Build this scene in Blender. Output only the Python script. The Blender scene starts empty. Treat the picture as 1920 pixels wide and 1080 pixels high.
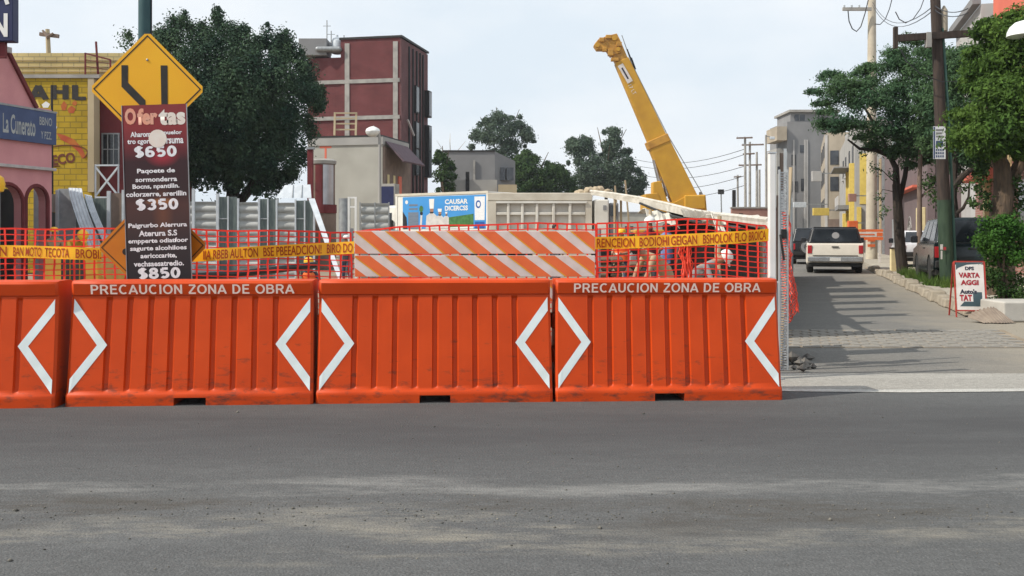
import bpy, bmesh, math, random
import numpy as np
from math import radians, pi, sin, cos
from mathutils import Vector, Matrix, Quaternion
rng = random.Random(7)
sc = bpy.context.scene
col = sc.collection

# ------------------------------------------------------------ camera, sky, sun
H = 1.35                    # eye height
F = 35 / 36 * 1920          # focal length in photo pixels
YH = 442                    # horizon row of the photo
cd = bpy.data.cameras.new('camera'); cam = bpy.data.objects.new('camera', cd); col.objects.link(cam)
cam.location = (0, 0, H); cam.rotation_euler = (pi / 2, 0, 0)
cd.lens = 35; cd.sensor_width = 36; cd.shift_y = -(540 - YH) / 1920; cd.clip_start = 0.1; cd.clip_end = 4000
sc.camera = cam

SUN = Vector((-0.70, -0.23, 0.70)).normalized()      # towards the sun
world = bpy.data.worlds.new('World'); sc.world = world; world.use_nodes = True
wn, wl = world.node_tree.nodes, world.node_tree.links
wn.clear()
wo = wn.new('ShaderNodeOutputWorld')
sky = wn.new('ShaderNodeTexSky'); sky.sky_type = 'NISHITA'; sky.sun_disc = False
sky.sun_elevation = math.asin(SUN.z); sky.sun_rotation = math.atan2(SUN.x, SUN.y)
sky.dust_density = 3.0; sky.air_density = 1.0
b1 = wn.new('ShaderNodeBackground'); b1.inputs['Strength'].default_value = 0.09
wl.new(sky.outputs[0], b1.inputs['Color'])
b2 = wn.new('ShaderNodeBackground'); b2.inputs['Strength'].default_value = 0.98
wtc = wn.new('ShaderNodeTexCoord'); wmp = wn.new('ShaderNodeMapping'); wmp.inputs['Scale'].default_value = (1.0, 1.0, 2.2)
wmp.inputs['Location'].default_value = (0.35, 0.2, 0.1)
wno = wn.new('ShaderNodeTexNoise'); wno.inputs['Scale'].default_value = 2.6; wno.inputs['Detail'].default_value = 7; wno.inputs['Roughness'].default_value = 0.55
wl.new(wtc.outputs['Generated'], wmp.inputs['Vector']); wl.new(wmp.outputs[0], wno.inputs['Vector'])
wcr = wn.new('ShaderNodeValToRGB'); wcr.color_ramp.elements[0].position = 0.40; wcr.color_ramp.elements[0].color = (0.83, 0.925, 1.01, 1)
wcr.color_ramp.elements[1].position = 0.70; wcr.color_ramp.elements[1].color = (1.04, 1.07, 1.10, 1)
wl.new(wno.outputs['Fac'], wcr.inputs['Fac']); wl.new(wcr.outputs[0], b2.inputs['Color'])
wmx = wn.new('ShaderNodeMixShader'); wmx.inputs['Fac'].default_value = 0.9
wl.new(b1.outputs[0], wmx.inputs[1]); wl.new(b2.outputs[0], wmx.inputs[2]); wl.new(wmx.outputs[0], wo.inputs['Surface'])

sd = bpy.data.lights.new('sun', 'SUN'); sun = bpy.data.objects.new('sun', sd); col.objects.link(sun)
sd.energy = 4.2; sd.angle = radians(0.8); sd.color = (1.0, 0.93, 0.82)
sun.rotation_euler = (-SUN).to_track_quat('-Z', 'Y').to_euler(); sun.location = SUN * 60
vs = sc.view_settings
vs.view_transform = 'Standard'; vs.look = 'None'; vs.gamma = 1; vs.exposure = 0.05; vs.use_curve_mapping = False

# ------------------------------------------------------------ helpers
def P(px, py, Y):
    "photo pixel at a known distance -> point in the place"
    return Vector(((px - 960) / F * Y, Y, H + (YH - py) / F * Y))
def G(px, py):
    "photo pixel on the ground -> point"
    Y = H * F / (py - YH)
    return Vector(((px - 960) / F * Y, Y, 0))
TAN = 0.287                                  # the side street runs off to the right
SANG = -math.atan(TAN)
def SL(a, Y, z=0): return Vector((a + TAN * Y, Y, z))

def S(r, g, b):
    f = lambda c: ((c / 255 + 0.055) / 1.055) ** 2.4 if c > 10.3 else c / 255 / 12.92
    return (f(r), f(g), f(b))

MATS = {}
def pm(name, c1, c2=None, scale=4.0, rough=0.75, bump=0.0, bscale=60.0, metal=0.0, spec=0.35, stretch=(1, 1, 1), lo=0.38, hi=0.62, detail=6, island=0.0):
    "procedural material: two tones through noise, fine relief"
    m = bpy.data.materials.new(name); m.use_nodes = True
    n, l = m.node_tree.nodes, m.node_tree.links
    b = n['Principled BSDF']
    b.inputs['Roughness'].default_value = rough; b.inputs['Metallic'].default_value = metal
    b.inputs['Specular IOR Level'].default_value = spec
    c2 = c2 or tuple(min(1, c * 0.8) for c in c1)
    tc = n.new('ShaderNodeTexCoord'); mp = n.new('ShaderNodeMapping'); mp.inputs['Scale'].default_value = stretch
    l.new(tc.outputs['Object'], mp.inputs['Vector'])
    no = n.new('ShaderNodeTexNoise'); no.inputs['Scale'].default_value = scale; no.inputs['Detail'].default_value = detail
    l.new(mp.outputs[0], no.inputs['Vector'])
    r = n.new('ShaderNodeValToRGB'); e = r.color_ramp.elements
    e[0].position = lo; e[0].color = (*c1, 1); e[1].position = hi; e[1].color = (*c2, 1)
    l.new(no.outputs['Fac'], r.inputs['Fac'])
    out = r.outputs['Color']
    if island:
        g = n.new('ShaderNodeNewGeometry'); mr = n.new('ShaderNodeMapRange')
        mr.inputs['To Min'].default_value = 1 - island; mr.inputs['To Max'].default_value = 1 + island
        l.new(g.outputs['Random Per Island'], mr.inputs['Value'])
        mu = n.new('ShaderNodeMix'); mu.data_type = 'RGBA'; mu.blend_type = 'MULTIPLY'; mu.inputs['Factor'].default_value = 1
        l.new(out, mu.inputs['A']); l.new(mr.outputs[0], mu.inputs['B']); out = mu.outputs['Result']
    l.new(out, b.inputs['Base Color'])
    if bump:
        n2 = n.new('ShaderNodeTexNoise'); n2.inputs['Scale'].default_value = bscale; n2.inputs['Detail'].default_value = 4
        l.new(mp.outputs[0], n2.inputs['Vector'])
        bp = n.new('ShaderNodeBump'); bp.inputs['Strength'].default_value = bump; bp.inputs['Distance'].default_value = 0.02
        l.new(n2.outputs['Fac'], bp.inputs['Height']); l.new(bp.outputs[0], b.inputs['Normal'])
    MATS[name] = m
    return m
def nodes(m): return m.node_tree.nodes, m.node_tree.links, m.node_tree.nodes['Principled BSDF']

def leafmat(name, dark, light, trans=0.25):
    m = pm(name, dark, light, scale=0.9, rough=0.75, spec=0.12, lo=0.3, hi=0.7, island=0.35)
    n, l, b = nodes(m)
    t = n.new('ShaderNodeBsdfTranslucent'); mx = n.new('ShaderNodeMixShader'); mx.inputs['Fac'].default_value = trans
    src = b.inputs['Base Color'].links[0].from_socket
    l.new(src, t.inputs['Color']); out = n['Material Output']
    l.new(b.outputs[0], mx.inputs[1]); l.new(t.outputs[0], mx.inputs[2]); l.new(mx.outputs[0], out.inputs['Surface'])
    return m

def wm(o):
    M = Matrix.Identity(4)
    while o is not None:
        M = o.matrix_basis @ M; o = o.parent
    return M

class MB:
    "collects shapes; build() links them as one mesh object"
    def __init__(s): s.v = []; s.f = []
    def add(s, vs, fs, M=None):
        k = len(s.v)
        s.v += [(M @ Vector(v)) if M is not None else Vector(v) for v in vs]
        s.f += [tuple(k + i for i in f) for f in fs]
        return s
    def box(s, x0, x1, y0, y1, z0, z1, M=None):
        v = [(x, y, z) for z in (z0, z1) for y in (y0, y1) for x in (x0, x1)]
        return s.add(v, [(0, 2, 3, 1), (4, 5, 7, 6), (0, 1, 5, 4), (2, 6, 7, 3), (0, 4, 6, 2), (1, 3, 7, 5)], M)
    def hexa(s, b, t):
        "four bottom points, four top points, counter-clockwise seen from above"
        return s.add(list(b) + list(t), [(3, 2, 1, 0), (4, 5, 6, 7), (0, 1, 5, 4), (1, 2, 6, 5), (2, 3, 7, 6), (3, 0, 4, 7)])
    def prism(s, poly, fn, a, b):
        "poly of 2-D points, fn(u,v,t)->xyz, from t=a to t=b"
        n = len(poly)
        v = [fn(u, w, a) for u, w in poly] + [fn(u, w, b) for u, w in poly]
        fs = [tuple(range(n))[::-1], tuple(range(n, 2 * n))] + [(i, (i + 1) % n, n + (i + 1) % n, n + i) for i in range(n)]
        return s.add(v, fs)
    def tube(s, pts, rad, n=8, caps=True):
        pts = [Vector(p) for p in pts]
        if not hasattr(rad, '__len__'): rad = [rad] * len(pts)
        k = len(s.v); up = None
        for i, p in enumerate(pts):
            t = (pts[min(i + 1, len(pts) - 1)] - pts[max(i - 1, 0)]).normalized()
            if up is None: up = t.orthogonal().normalized()
            up = (up - t * up.dot(t))
            up = up.normalized() if up.length > 1e-6 else t.orthogonal().normalized()
            w = t.cross(up)
            for j in range(n):
                a = 2 * pi * j / n
                s.v.append(p + (up * cos(a) + w * sin(a)) * rad[i])
        for i in range(len(pts) - 1):
            for j in range(n):
                a = k + i * n + j; b = k + i * n + (j + 1) % n
                s.f.append((a, b, b + n, a + n))
        if caps:
            s.f.append(tuple(range(k + n - 1, k - 1, -1))); e = k + (len(pts) - 1) * n
            s.f.append(tuple(range(e, e + n)))
        return s
    def beam(s, p, q, w, h=None):
        "square bar from p to q"
        p, q = Vector(p), Vector(q); h = h or w
        t = (q - p).normalized(); u = t.cross(Vector((0, 0, 1)))
        u = u.normalized() if u.length > 1e-4 else Vector((1, 0, 0))
        v = u.cross(t); a, b = u * w / 2, v * h / 2
        ring = lambda c: [c - a - b, c + a - b, c + a + b, c - a + b]
        return s.add(ring(p) + ring(q), [(0, 1, 2, 3), (7, 6, 5, 4), (0, 4, 5, 1), (1, 5, 6, 2), (2, 6, 7, 3), (3, 7, 4, 0)])
    def lathe(s, prof, n=16, M=None):
        "profile of (radius, z)"
        v = [(r * cos(2 * pi * j / n), r * sin(2 * pi * j / n), z) for r, z in prof for j in range(n)]
        fs = [(i * n + j, i * n + (j + 1) % n, (i + 1) * n + (j + 1) % n, (i + 1) * n + j) for i in range(len(prof) - 1) for j in range(n)]
        fs += [tuple(range(n - 1, -1, -1)), tuple(range((len(prof) - 1) * n, len(prof) * n))]
        return s.add(v, fs, M)
    def build(s, name, mat, parent=None, world=False, smooth=False, bevel=0.0, fix=False):
        me = bpy.data.meshes.new(name)
        v = s.v
        if world and parent is not None:
            Mi = wm(parent).inverted(); v = [Mi @ p for p in v]
        me.from_pydata([tuple(p) for p in v], [], s.f)
        me.materials.append(mat)
        if fix:
            bm = bmesh.new(); bm.from_mesh(me); bmesh.ops.recalc_face_normals(bm, faces=bm.faces); bm.to_mesh(me); bm.free()
        if smooth:
            me.polygons.foreach_set('use_smooth', [True] * len(me.polygons)); me.set_sharp_from_angle(angle=radians(38))
        me.update()
        o = bpy.data.objects.new(name, me); col.objects.link(o); o.parent = parent
        if bevel:
            bv = o.modifiers.new('bevel', 'BEVEL'); bv.width = bevel; bv.segments = 2; bv.limit_method = 'ANGLE'; bv.angle_limit = radians(40)
            if not smooth: me.polygons.foreach_set('use_smooth', [True] * len(me.polygons)); bv.harden_normals = True
        return o

def thing(name, label, cat, loc=(0, 0, 0), rz=0.0, group=None):
    o = bpy.data.objects.new(name, None); col.objects.link(o)
    o.location = loc; o.rotation_euler = (0, 0, rz); o.empty_display_size = 0.2
    return tag(o, label, cat, group)
def tag(o, label, cat, group=None):
    o['label'] = label; o['category'] = cat
    if group: o['group'] = group
    return o
def struct(o, label=None):
    o['kind'] = 'structure'
    if label: o['label'] = label
    return o
def copy_tree(o, parent=None):
    c = o.copy(); col.objects.link(c); c.parent = parent
    for ch in o.children: copy_tree(ch, c)
    return c
def bx(name, mat, parent, x0, x1, y0, y1, z0, z1, world=False, bevel=0.0):
    return MB().box(x0, x1, y0, y1, z0, z1).build(name, mat, parent, world=world, bevel=bevel)
def fbox(name, mat, parent, px0, px1, py0, py1, Y, depth, bevel=0.0):
    "a box whose front stands at distance Y and covers these photo pixels"
    a = P(px0, py1, Y); b = P(px1, py0, Y)
    return MB().box(a.x, b.x, Y, Y + depth, a.z, b.z).build(name, mat, parent, world=True, bevel=bevel)

def text(body, w, h, mat, parent, M, name='lettering', bold=0.0, shear=0.0, world=False):
    "flat lettering scaled to w x h, its centre and plane given by matrix M (x right, y up)"
    c = bpy.data.curves.new('t', 'FONT'); c.body = body; c.size = 1; c.offset = bold; c.resolution_u = 3; c.shear = shear
    o = bpy.data.objects.new('t', c); me = bpy.data.meshes.new_from_object(o); bpy.data.objects.remove(o)
    xs = [v.co.x for v in me.vertices]; ys = [v.co.y for v in me.vertices]
    x0, x1, y0, y1 = min(xs), max(xs), min(ys), max(ys)
    if w is None: w = (x1 - x0) / (y1 - y0) * h
    Mi = (wm(parent).inverted() @ M) if world else M
    for v in me.vertices:
        v.co = Mi @ Vector(((v.co.x - (x0 + x1) / 2) / (x1 - x0) * w, (v.co.y - (y0 + y1) / 2) / (y1 - y0) * h, 0))
    me.name = name; me.materials.clear(); me.materials.append(mat)
    ob = bpy.data.objects.new(name, me); col.objects.link(ob); ob.parent = parent
    return ob
def arc(cx, cy, rx, ry, a0, a1, n=10): return [(cx + rx * cos(radians(a0 + (a1 - a0) * i / n)), cy + ry * sin(radians(a0 + (a1 - a0) * i / n))) for i in range(n + 1)]
GL = {  # grotesque capitals and figures: (advance, strokes) on a unit cap height, pen 0.16
    'P': (.72, [[(.14, 0), (.14, 1)], [(.14, .93), (.40, .93)] + arc(.40, .70, .21, .23, 90, -90) + [(.14, .47)]]),
    'R': (.78, [[(.14, 0), (.14, 1)], [(.14, .93), (.42, .93)] + arc(.42, .70, .21, .23, 90, -90) + [(.14, .47)], [(.42, .47), (.68, 0)]]),
    'E': (.70, [[(.14, 0), (.14, 1)], [(.14, .93), (.62, .93)], [(.14, .52), (.58, .52)], [(.14, .07), (.64, .07)]]),
    'C': (.78, [arc(.42, .5, .31, .44, 50, 310, 18)]),
    'A': (.76, [[(.06, 0), (.38, .97)], [(.70, 0), (.38, .97)], [(.18, .29), (.58, .29)]]),
    'U': (.78, [[(.14, 1), (.14, .36)] + arc(.39, .36, .25, .30, 180, 360) + [(.64, 1)]]),
    'I': (.32, [[(.16, 0), (.16, 1)]]),
    'O': (.82, [arc(.41, .5, .32, .44, 90, 450, 22)]),
    'N': (.78, [[(.14, 0), (.14, 1)], [(.14, .95), (.64, .05)], [(.64, 0), (.64, 1)]]),
    'Z': (.70, [[(.08, .93), (.60, .93)], [(.60, .90), (.10, .10)], [(.06, .07), (.64, .07)]]),
    'D': (.78, [[(.14, 0), (.14, 1)], [(.14, .93), (.34, .93)] + arc(.34, .5, .31, .43, 90, -90, 14) + [(.14, .07)]]),
    'B': (.76, [[(.14, 0), (.14, 1)], [(.14, .93), (.40, .93)] + arc(.40, .735, .20, .195, 90, -90) + [(.14, .54)], [(.40, .54)] + arc(.42, .305, .23, .235, 90, -90) + [(.14, .07)]]),
    '$': (.68, [arc(.34, .72, .23, .20, 30, 270, 12) + arc(.34, .29, .23, .22, 90, -150, 12), [(.34, -.08), (.34, 1.08)]]),
    '6': (.68, [arc(.34, .30, .22, .23, 0, 360, 18), [(.12, .32), (.12, .62)] + arc(.36, .62, .24, .31, 180, 50, 8)]),
    '5': (.68, [[(.58, .93), (.16, .93)], [(.17, .93), (.15, .55)], [(.14, .56)] + arc(.33, .32, .24, .25, 125, -140, 14)]),
    '0': (.68, [arc(.34, .5, .23, .43, 90, 450, 22)]),
    '3': (.68, [arc(.32, .72, .22, .21, 150, -90, 12), arc(.32, .28, .24, .23, 90, -150, 12)]),
    '8': (.68, [arc(.34, .73, .20, .20, 0, 360, 16), arc(.34, .28, .24, .22, 0, 360, 16)]),
    'H': (.78, [[(.14, 0), (.14, 1)], [(.64, 0), (.64, 1)], [(.14, .52), (.64, .52)]]),
    'L': (.64, [[(.14, 0), (.14, 1)], [(.14, .07), (.60, .07)]]),
    ' ': (.34, [])}
def stroke_text(body, w, h, mat, parent, M, name='lettering', pen=0.16, gap=0.04):
    mb = MB(); x = 0; k = 0
    for ch in body:
        adv, sts = GL[ch]
        for st in sts:
            k += 1; st = [Vector((p[0] + x, p[1])) for p in st]; L_, R_ = [], []
            closed = len(st) > 5 and (st[0] - st[-1]).length < 1e-4
            for i, p in enumerate(st):
                a_ = st[i - 1] if i else (st[-2] if closed else None); b_ = st[i + 1] if i < len(st) - 1 else (st[1] if closed else None)
                d0 = (p - a_).normalized() if a_ is not None and (p - a_).length > 1e-6 else None
                d1 = (b_ - p).normalized() if b_ is not None and (b_ - p).length > 1e-6 else None
                if d0 is None: d0 = d1
                if d1 is None: d1 = d0
                n_ = Vector((-(d0.y + d1.y), d0.x + d1.x)).normalized(); q = pen / 2 / max(.5, n_.dot(Vector((-d1.y, d1.x))))
                L_.append(p + n_ * q); R_.append(p - n_ * q)
            z = (k % 4) * .0002
            mb.add([(v.x, v.y, z) for pr in zip(R_, L_) for v in pr], [(2 * i, 2 * i + 2, 2 * i + 3, 2 * i + 1) for i in range(len(st) - 1)])
        x += adv + gap
    tot = x - gap
    for i, v in enumerate(mb.v): mb.v[i] = M @ Vector((v.x / tot * w - w / 2, (v.y - .5) * h, v.z))
    return mb.build(name, mat, parent)
UP = Matrix(((1, 0, 0, 0), (0, 0, -1, 0), (0, 1, 0, 0), (0, 0, 0, 1)))      # stands text upright facing the camera side
def at(x, y, z): return Matrix.Translation((x, y, z)) @ UP

def npmesh(name, V, Fq, mat, parent=None, smooth=False):
    me = bpy.data.meshes.new(name); nv, nf, k = len(V), len(Fq), Fq.shape[1]
    me.vertices.add(nv); me.vertices.foreach_set('co', np.asarray(V, np.float32).ravel())
    me.loops.add(nf * k); me.loops.foreach_set('vertex_index', Fq.astype(np.int32).ravel())
    me.polygons.add(nf); me.polygons.foreach_set('loop_start', np.arange(0, nf * k, k, dtype=np.int32))
    me.update(calc_edges=True); me.materials.append(mat)
    if smooth: me.polygons.foreach_set('use_smooth', [True] * nf)
    o = bpy.data.objects.new(name, me); col.objects.link(o); o.parent = parent
    return o

def leaves(name, clumps, mat, parent, size=(0.12, 0.05), seed=1, per=200, shell=0.55, droop=0.0):
    "leaf-sized faces spread through clumps (x,y,z,rx,ry,rz[,n])"
    g = np.random.default_rng(seed); Cs = []
    for c in clumps:
        n = int(c[6]) if len(c) > 6 else per
        d = g.normal(size=(n, 3)); d /= np.linalg.norm(d, axis=1)[:, None]
        r = shell + (1 - shell) * g.random(n) ** 0.8
        r *= 1 + 0.55 * g.random(n) * (g.random(n) < 0.28)
        p = np.array(c[:3]) + d * r[:, None] * np.array(c[3:6])
        nn = d * 0.9 + g.normal(size=(n, 3)) * 0.55 + np.array([0, 0, 0.35])
        Cs.append((p, nn))
    p = np.vstack([c[0] for c in Cs]); nn = np.vstack([c[1] for c in Cs]); n = len(p)
    nn /= np.linalg.norm(nn, axis=1)[:, None]
    a = g.normal(size=(n, 3)) + np.array([0, 0, -droop]); a -= nn * (a * nn).sum(1)[:, None]; a /= np.linalg.norm(a, axis=1)[:, None]
    b = np.cross(nn, a); s = (0.7 + 0.6 * g.random(n))[:, None]
    L = a * s * size[0] / 2; W = b * s * size[1] / 2
    V = np.stack([p - L, p + W - L * 0.1, p + L, p - W - L * 0.1], 1).reshape(-1, 3)
    Fq = np.arange(4 * n).reshape(-1, 4)
    return npmesh(name, V, Fq, mat, parent)

# ------------------------------------------------------------ materials
M = {}
def mk(k, *a, **kw): M[k] = pm(k, *a, **kw)
mk('orange_plastic', (0.60, 0.062, 0.006), (0.53, 0.052, 0.005), scale=3, rough=0.5, bump=0.03, bscale=140, spec=0.22)
n, l, b = nodes(M['orange_plastic'])           # scuffs and grime with a shape of their own, thicker near the plinth
tc = n.new('ShaderNodeTexCoord'); sp = n.new('ShaderNodeSeparateXYZ'); l.new(tc.outputs['Object'], sp.inputs[0])
oi = n.new('ShaderNodeObjectInfo'); ad = n.new('ShaderNodeVectorMath'); ad.operation = 'ADD'
cb = n.new('ShaderNodeCombineXYZ'); l.new(oi.outputs['Random'], cb.inputs[0]); ml = n.new('ShaderNodeVectorMath'); ml.operation = 'SCALE'; ml.inputs['Scale'].default_value = 37
l.new(cb.outputs[0], ml.inputs[0]); l.new(tc.outputs['Object'], ad.inputs[0]); l.new(ml.outputs[0], ad.inputs[1])
mp = n.new('ShaderNodeMapping'); mp.inputs['Scale'].default_value = (2.2, 2, 6); l.new(ad.outputs[0], mp.inputs['Vector'])
ns = n.new('ShaderNodeTexNoise'); ns.inputs['Scale'].default_value = 2.6; ns.inputs['Detail'].default_value = 9; ns.inputs['Roughness'].default_value = 0.7
l.new(mp.outputs[0], ns.inputs['Vector'])
zr = n.new('ShaderNodeMapRange'); zr.inputs['From Min'].default_value = 0.0; zr.inputs['From Max'].default_value = 0.75; zr.inputs['To Min'].default_value = 0.49; zr.inputs['To Max'].default_value = 0.66
l.new(sp.outputs['Z'], zr.inputs['Value'])
sb = n.new('ShaderNodeMath'); sb.operation = 'SUBTRACT'; l.new(ns.outputs['Fac'], sb.inputs[0]); l.new(zr.outputs[0], sb.inputs[1])
mg = n.new('ShaderNodeMapRange'); mg.inputs['From Min'].default_value = 0.0; mg.inputs['From Max'].default_value = 0.16; mg.inputs['To Max'].default_value = 0.85
l.new(sb.outputs[0], mg.inputs['Value'])
mx = n.new('ShaderNodeMix'); mx.data_type = 'RGBA'; src = b.inputs['Base Color'].links[0].from_socket
l.new(mg.outputs[0], mx.inputs['Factor']); l.new(src, mx.inputs['A']); mx.inputs['B'].default_value = (0.06, 0.035, 0.025, 1); l.new(mx.outputs['Result'], b.inputs['Base Color'])

mk('reflective_white', (0.74, 0.80, 0.80), (0.66, 0.72, 0.72), scale=8, rough=0.45)
mk('pink_white', (0.95, 0.74, 0.64), (0.92, 0.70, 0.60), rough=0.5)
mk('board_white', S(214, 208, 204), S(200, 194, 188), scale=6, rough=0.5)
mk('board_orange', S(222, 112, 62), S(214, 104, 56), scale=6, rough=0.5)
mk('board_yellow', S(226, 168, 40), rough=0.5)
mk('net', (0.86, 0.045, 0.022), (0.78, 0.035, 0.02), scale=5, rough=0.55)
mk('net_orange', (0.85, 0.10, 0.05), (0.75, 0.07, 0.035), scale=5, rough=0.55)
mk('tape', (0.90, 0.50, 0.02), (0.88, 0.42, 0.015), scale=5, rough=0.4)
mk('tape_ink', (0.42, 0.055, 0.01), rough=0.5)
mk('sign_yellow', (0.80, 0.42, 0.015), (0.74, 0.35, 0.012), scale=2.2, rough=0.4, lo=0.3, hi=0.75)
mk('sign_orange', (0.62, 0.21, 0.012), (0.52, 0.15, 0.01), scale=3.5, rough=0.45, lo=0.3, hi=0.75)
mk('sign_black', (0.018, 0.016, 0.014), (0.03, 0.024, 0.02), scale=9, rough=0.5)
mk('sign_back', (0.25, 0.26, 0.27), rough=0.5, metal=0.6)
mk('print_white', (0.80, 0.81, 0.83), (0.66, 0.67, 0.70), scale=30, rough=0.6)
mk('print_salmon', (0.70, 0.30, 0.20), (0.66, 0.36, 0.27), scale=9, rough=0.6)
mk('print_pale', (0.72, 0.68, 0.62), (0.70, 0.62, 0.55), scale=9, rough=0.6)
mk('steel', (0.34, 0.36, 0.37), (0.27, 0.28, 0.29), scale=6, rough=0.5, metal=0.5)
mk('galv', (0.40, 0.43, 0.45), (0.32, 0.35, 0.37), scale=5, rough=0.6, metal=0.15)
mk('galv_light', (0.56, 0.60, 0.64), (0.47, 0.51, 0.55), scale=5, rough=0.55)
mk('corrugated', (0.43, 0.44, 0.43), (0.33, 0.34, 0.33), scale=2.5, rough=0.6, stretch=(1, 1, 3))
mk('fibreglass', (0.09, 0.115, 0.115), (0.13, 0.16, 0.15), scale=4, rough=0.35, stretch=(6, 6, 1))
mk('white_paint', (0.78, 0.78, 0.76), (0.70, 0.70, 0.68), scale=3, rough=0.5)
mk('white_metal', (0.76, 0.75, 0.70), (0.60, 0.58, 0.52), scale=1.5, rough=0.5, lo=0.4, hi=0.75)
mk('truck_white', (0.72, 0.70, 0.64), (0.56, 0.53, 0.46), scale=1.2, rough=0.5, lo=0.4, hi=0.72)
mk('truck_beige', (0.62, 0.58, 0.49), (0.48, 0.43, 0.35), scale=1.2, rough=0.6, lo=0.4, hi=0.72)
mk('truck_inset', (0.60, 0.57, 0.52), (0.48, 0.45, 0.40), scale=2, rough=0.6)
mk('black', (0.015, 0.015, 0.016), (0.022, 0.021, 0.02), scale=4, rough=0.6)
mk('rubber', (0.02, 0.02, 0.02), (0.032, 0.03, 0.028), scale=9, rough=0.85)
mk('glass', (0.012, 0.015, 0.02), (0.02, 0.024, 0.03), scale=1.5, rough=0.08, spec=0.6)
mk('glass_far', (0.03, 0.035, 0.045), (0.055, 0.06, 0.07), scale=1.5, rough=0.15, spec=0.6)
mk('chrome', (0.55, 0.55, 0.55), (0.45, 0.45, 0.45), rough=0.25, metal=0.9)
mk('crane_yellow', (0.58, 0.32, 0.035), (0.46, 0.24, 0.03), scale=1.2, rough=0.5, lo=0.35, hi=0.75)
mk('crane_yellow_dark', (0.55, 0.29, 0.05), (0.40, 0.20, 0.04), scale=2.5, rough=0.55)
mk('machine_yellow', (0.55, 0.30, 0.03), (0.42, 0.22, 0.03), scale=2, rough=0.5)
mk('helmet_yellow', (0.86, 0.50, 0.03), (0.82, 0.44, 0.02), rough=0.35)
mk('helmet_white', (0.80, 0.79, 0.76), rough=0.35)
mk('skin', (0.36, 0.19, 0.12), (0.31, 0.155, 0.095), scale=9, rough=0.6)
mk('vest_orange', (0.80, 0.16, 0.03), (0.70, 0.13, 0.03), rough=0.8)
mk('vest_stripe', (0.72, 0.74, 0.66), rough=0.4)
mk('cloth_blue', (0.16, 0.22, 0.42), (0.12, 0.17, 0.34), rough=0.9)
mk('cloth_white', (0.62, 0.60, 0.58), (0.52, 0.50, 0.49), rough=0.9)
mk('cloth_dark', (0.035, 0.036, 0.045), (0.05, 0.05, 0.06), rough=0.9)
mk('cloth_tan', (0.42, 0.30, 0.18), (0.34, 0.24, 0.15), rough=0.9)
mk('cloth_yellow', (0.62, 0.42, 0.06), (0.52, 0.34, 0.05), rough=0.8)
mk('denim', (0.06, 0.075, 0.12), (0.045, 0.055, 0.09), rough=0.9)
mk('boot', (0.05, 0.035, 0.025), rough=0.8)
mk('pole_green', (0.022, 0.065, 0.075), (0.03, 0.08, 0.085), scale=3, rough=0.5)
mk('pole_green_base', (0.040, 0.068, 0.040), (0.024, 0.046, 0.027), scale=5, rough=0.7, bump=.3, bscale=20, stretch=(2, 2, .5))
mk('conduit_green', (0.05, 0.12, 0.095), (0.04, 0.10, 0.08), rough=0.55)
mk('wood_dark', (0.060, 0.042, 0.034), (0.035, 0.026, 0.022), scale=5, rough=0.85, stretch=(4, 4, 0.4), bump=0.3, bscale=20)
mk('wood_light', (0.45, 0.36, 0.24), (0.36, 0.28, 0.18), scale=5, rough=0.8, stretch=(4, 4, 0.4))
mk('concrete', (0.36, 0.345, 0.32), (0.27, 0.26, 0.245), scale=2, rough=0.85, bump=0.15, bscale=40)
mk('concrete_pole', (0.52, 0.47, 0.37), (0.44, 0.39, 0.31), scale=2, rough=0.85)
mk('concrete_light', (0.48, 0.455, 0.41), (0.38, 0.36, 0.325), scale=2.5, rough=0.9, bump=0.2, bscale=50)
mk('kerb_stone', (0.34, 0.295, 0.23), (0.25, 0.215, 0.165), scale=4, rough=0.9, bump=0.5, bscale=18)
mk('dirt', (0.30, 0.245, 0.18), (0.22, 0.175, 0.125), scale=1.5, rough=0.95, bump=0.5, bscale=12)
mk('rubble_dark', (0.09, 0.085, 0.08), (0.15, 0.14, 0.125), scale=9, rough=0.95, bump=0.5, bscale=20)
mk('plaster_pink', (0.66, 0.31, 0.32), (0.58, 0.26, 0.275), scale=1.2, rough=0.9, bump=0.1, bscale=30)
mk('plaster_maroon', (0.16, 0.028, 0.032), (0.12, 0.022, 0.026), scale=2, rough=0.8)
mk('trim_pale', (0.50, 0.46, 0.45), rough=0.8)
mk('navy', (0.018, 0.024, 0.085), (0.014, 0.019, 0.07), scale=4, rough=0.5)
mk('sign_blue', (0.055, 0.085, 0.19), (0.045, 0.07, 0.16), scale=3, rough=0.5)
mk('sign_letter', (0.40, 0.42, 0.42), rough=0.6)
mk('stucco', (0.42, 0.41, 0.37), (0.33, 0.32, 0.285), scale=0.6, rough=0.9, bump=0.15, bscale=8, lo=0.3, hi=0.7)
mk('stucco_grey', (0.25, 0.25, 0.255), (0.20, 0.20, 0.205), scale=0.6, rough=0.9, lo=0.3, hi=0.7)
mk('stucco_greylight', (0.38, 0.37, 0.35), (0.29, 0.285, 0.275), scale=0.5, rough=0.9, lo=0.3, hi=0.7)
mk('stucco_mauve', (0.165, 0.125, 0.128), (0.135, 0.102, 0.105), scale=0.5, rough=0.9, lo=0.3, hi=0.7)
mk('stucco_beige', (0.40, 0.345, 0.27), (0.32, 0.275, 0.215), scale=0.6, rough=0.9)
mk('stucco_tan', (0.46, 0.38, 0.25), (0.38, 0.31, 0.2), scale=0.6, rough=0.9)
mk('stucco_white', (0.46, 0.45, 0.44), (0.38, 0.37, 0.36), scale=0.6, rough=0.9)
mk('salmon', (0.66, 0.16, 0.10), (0.60, 0.14, 0.09), scale=0.8, rough=0.8)
mk('yellow_wall', (0.66, 0.50, 0.12), (0.58, 0.43, 0.10), rough=0.85)
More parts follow.
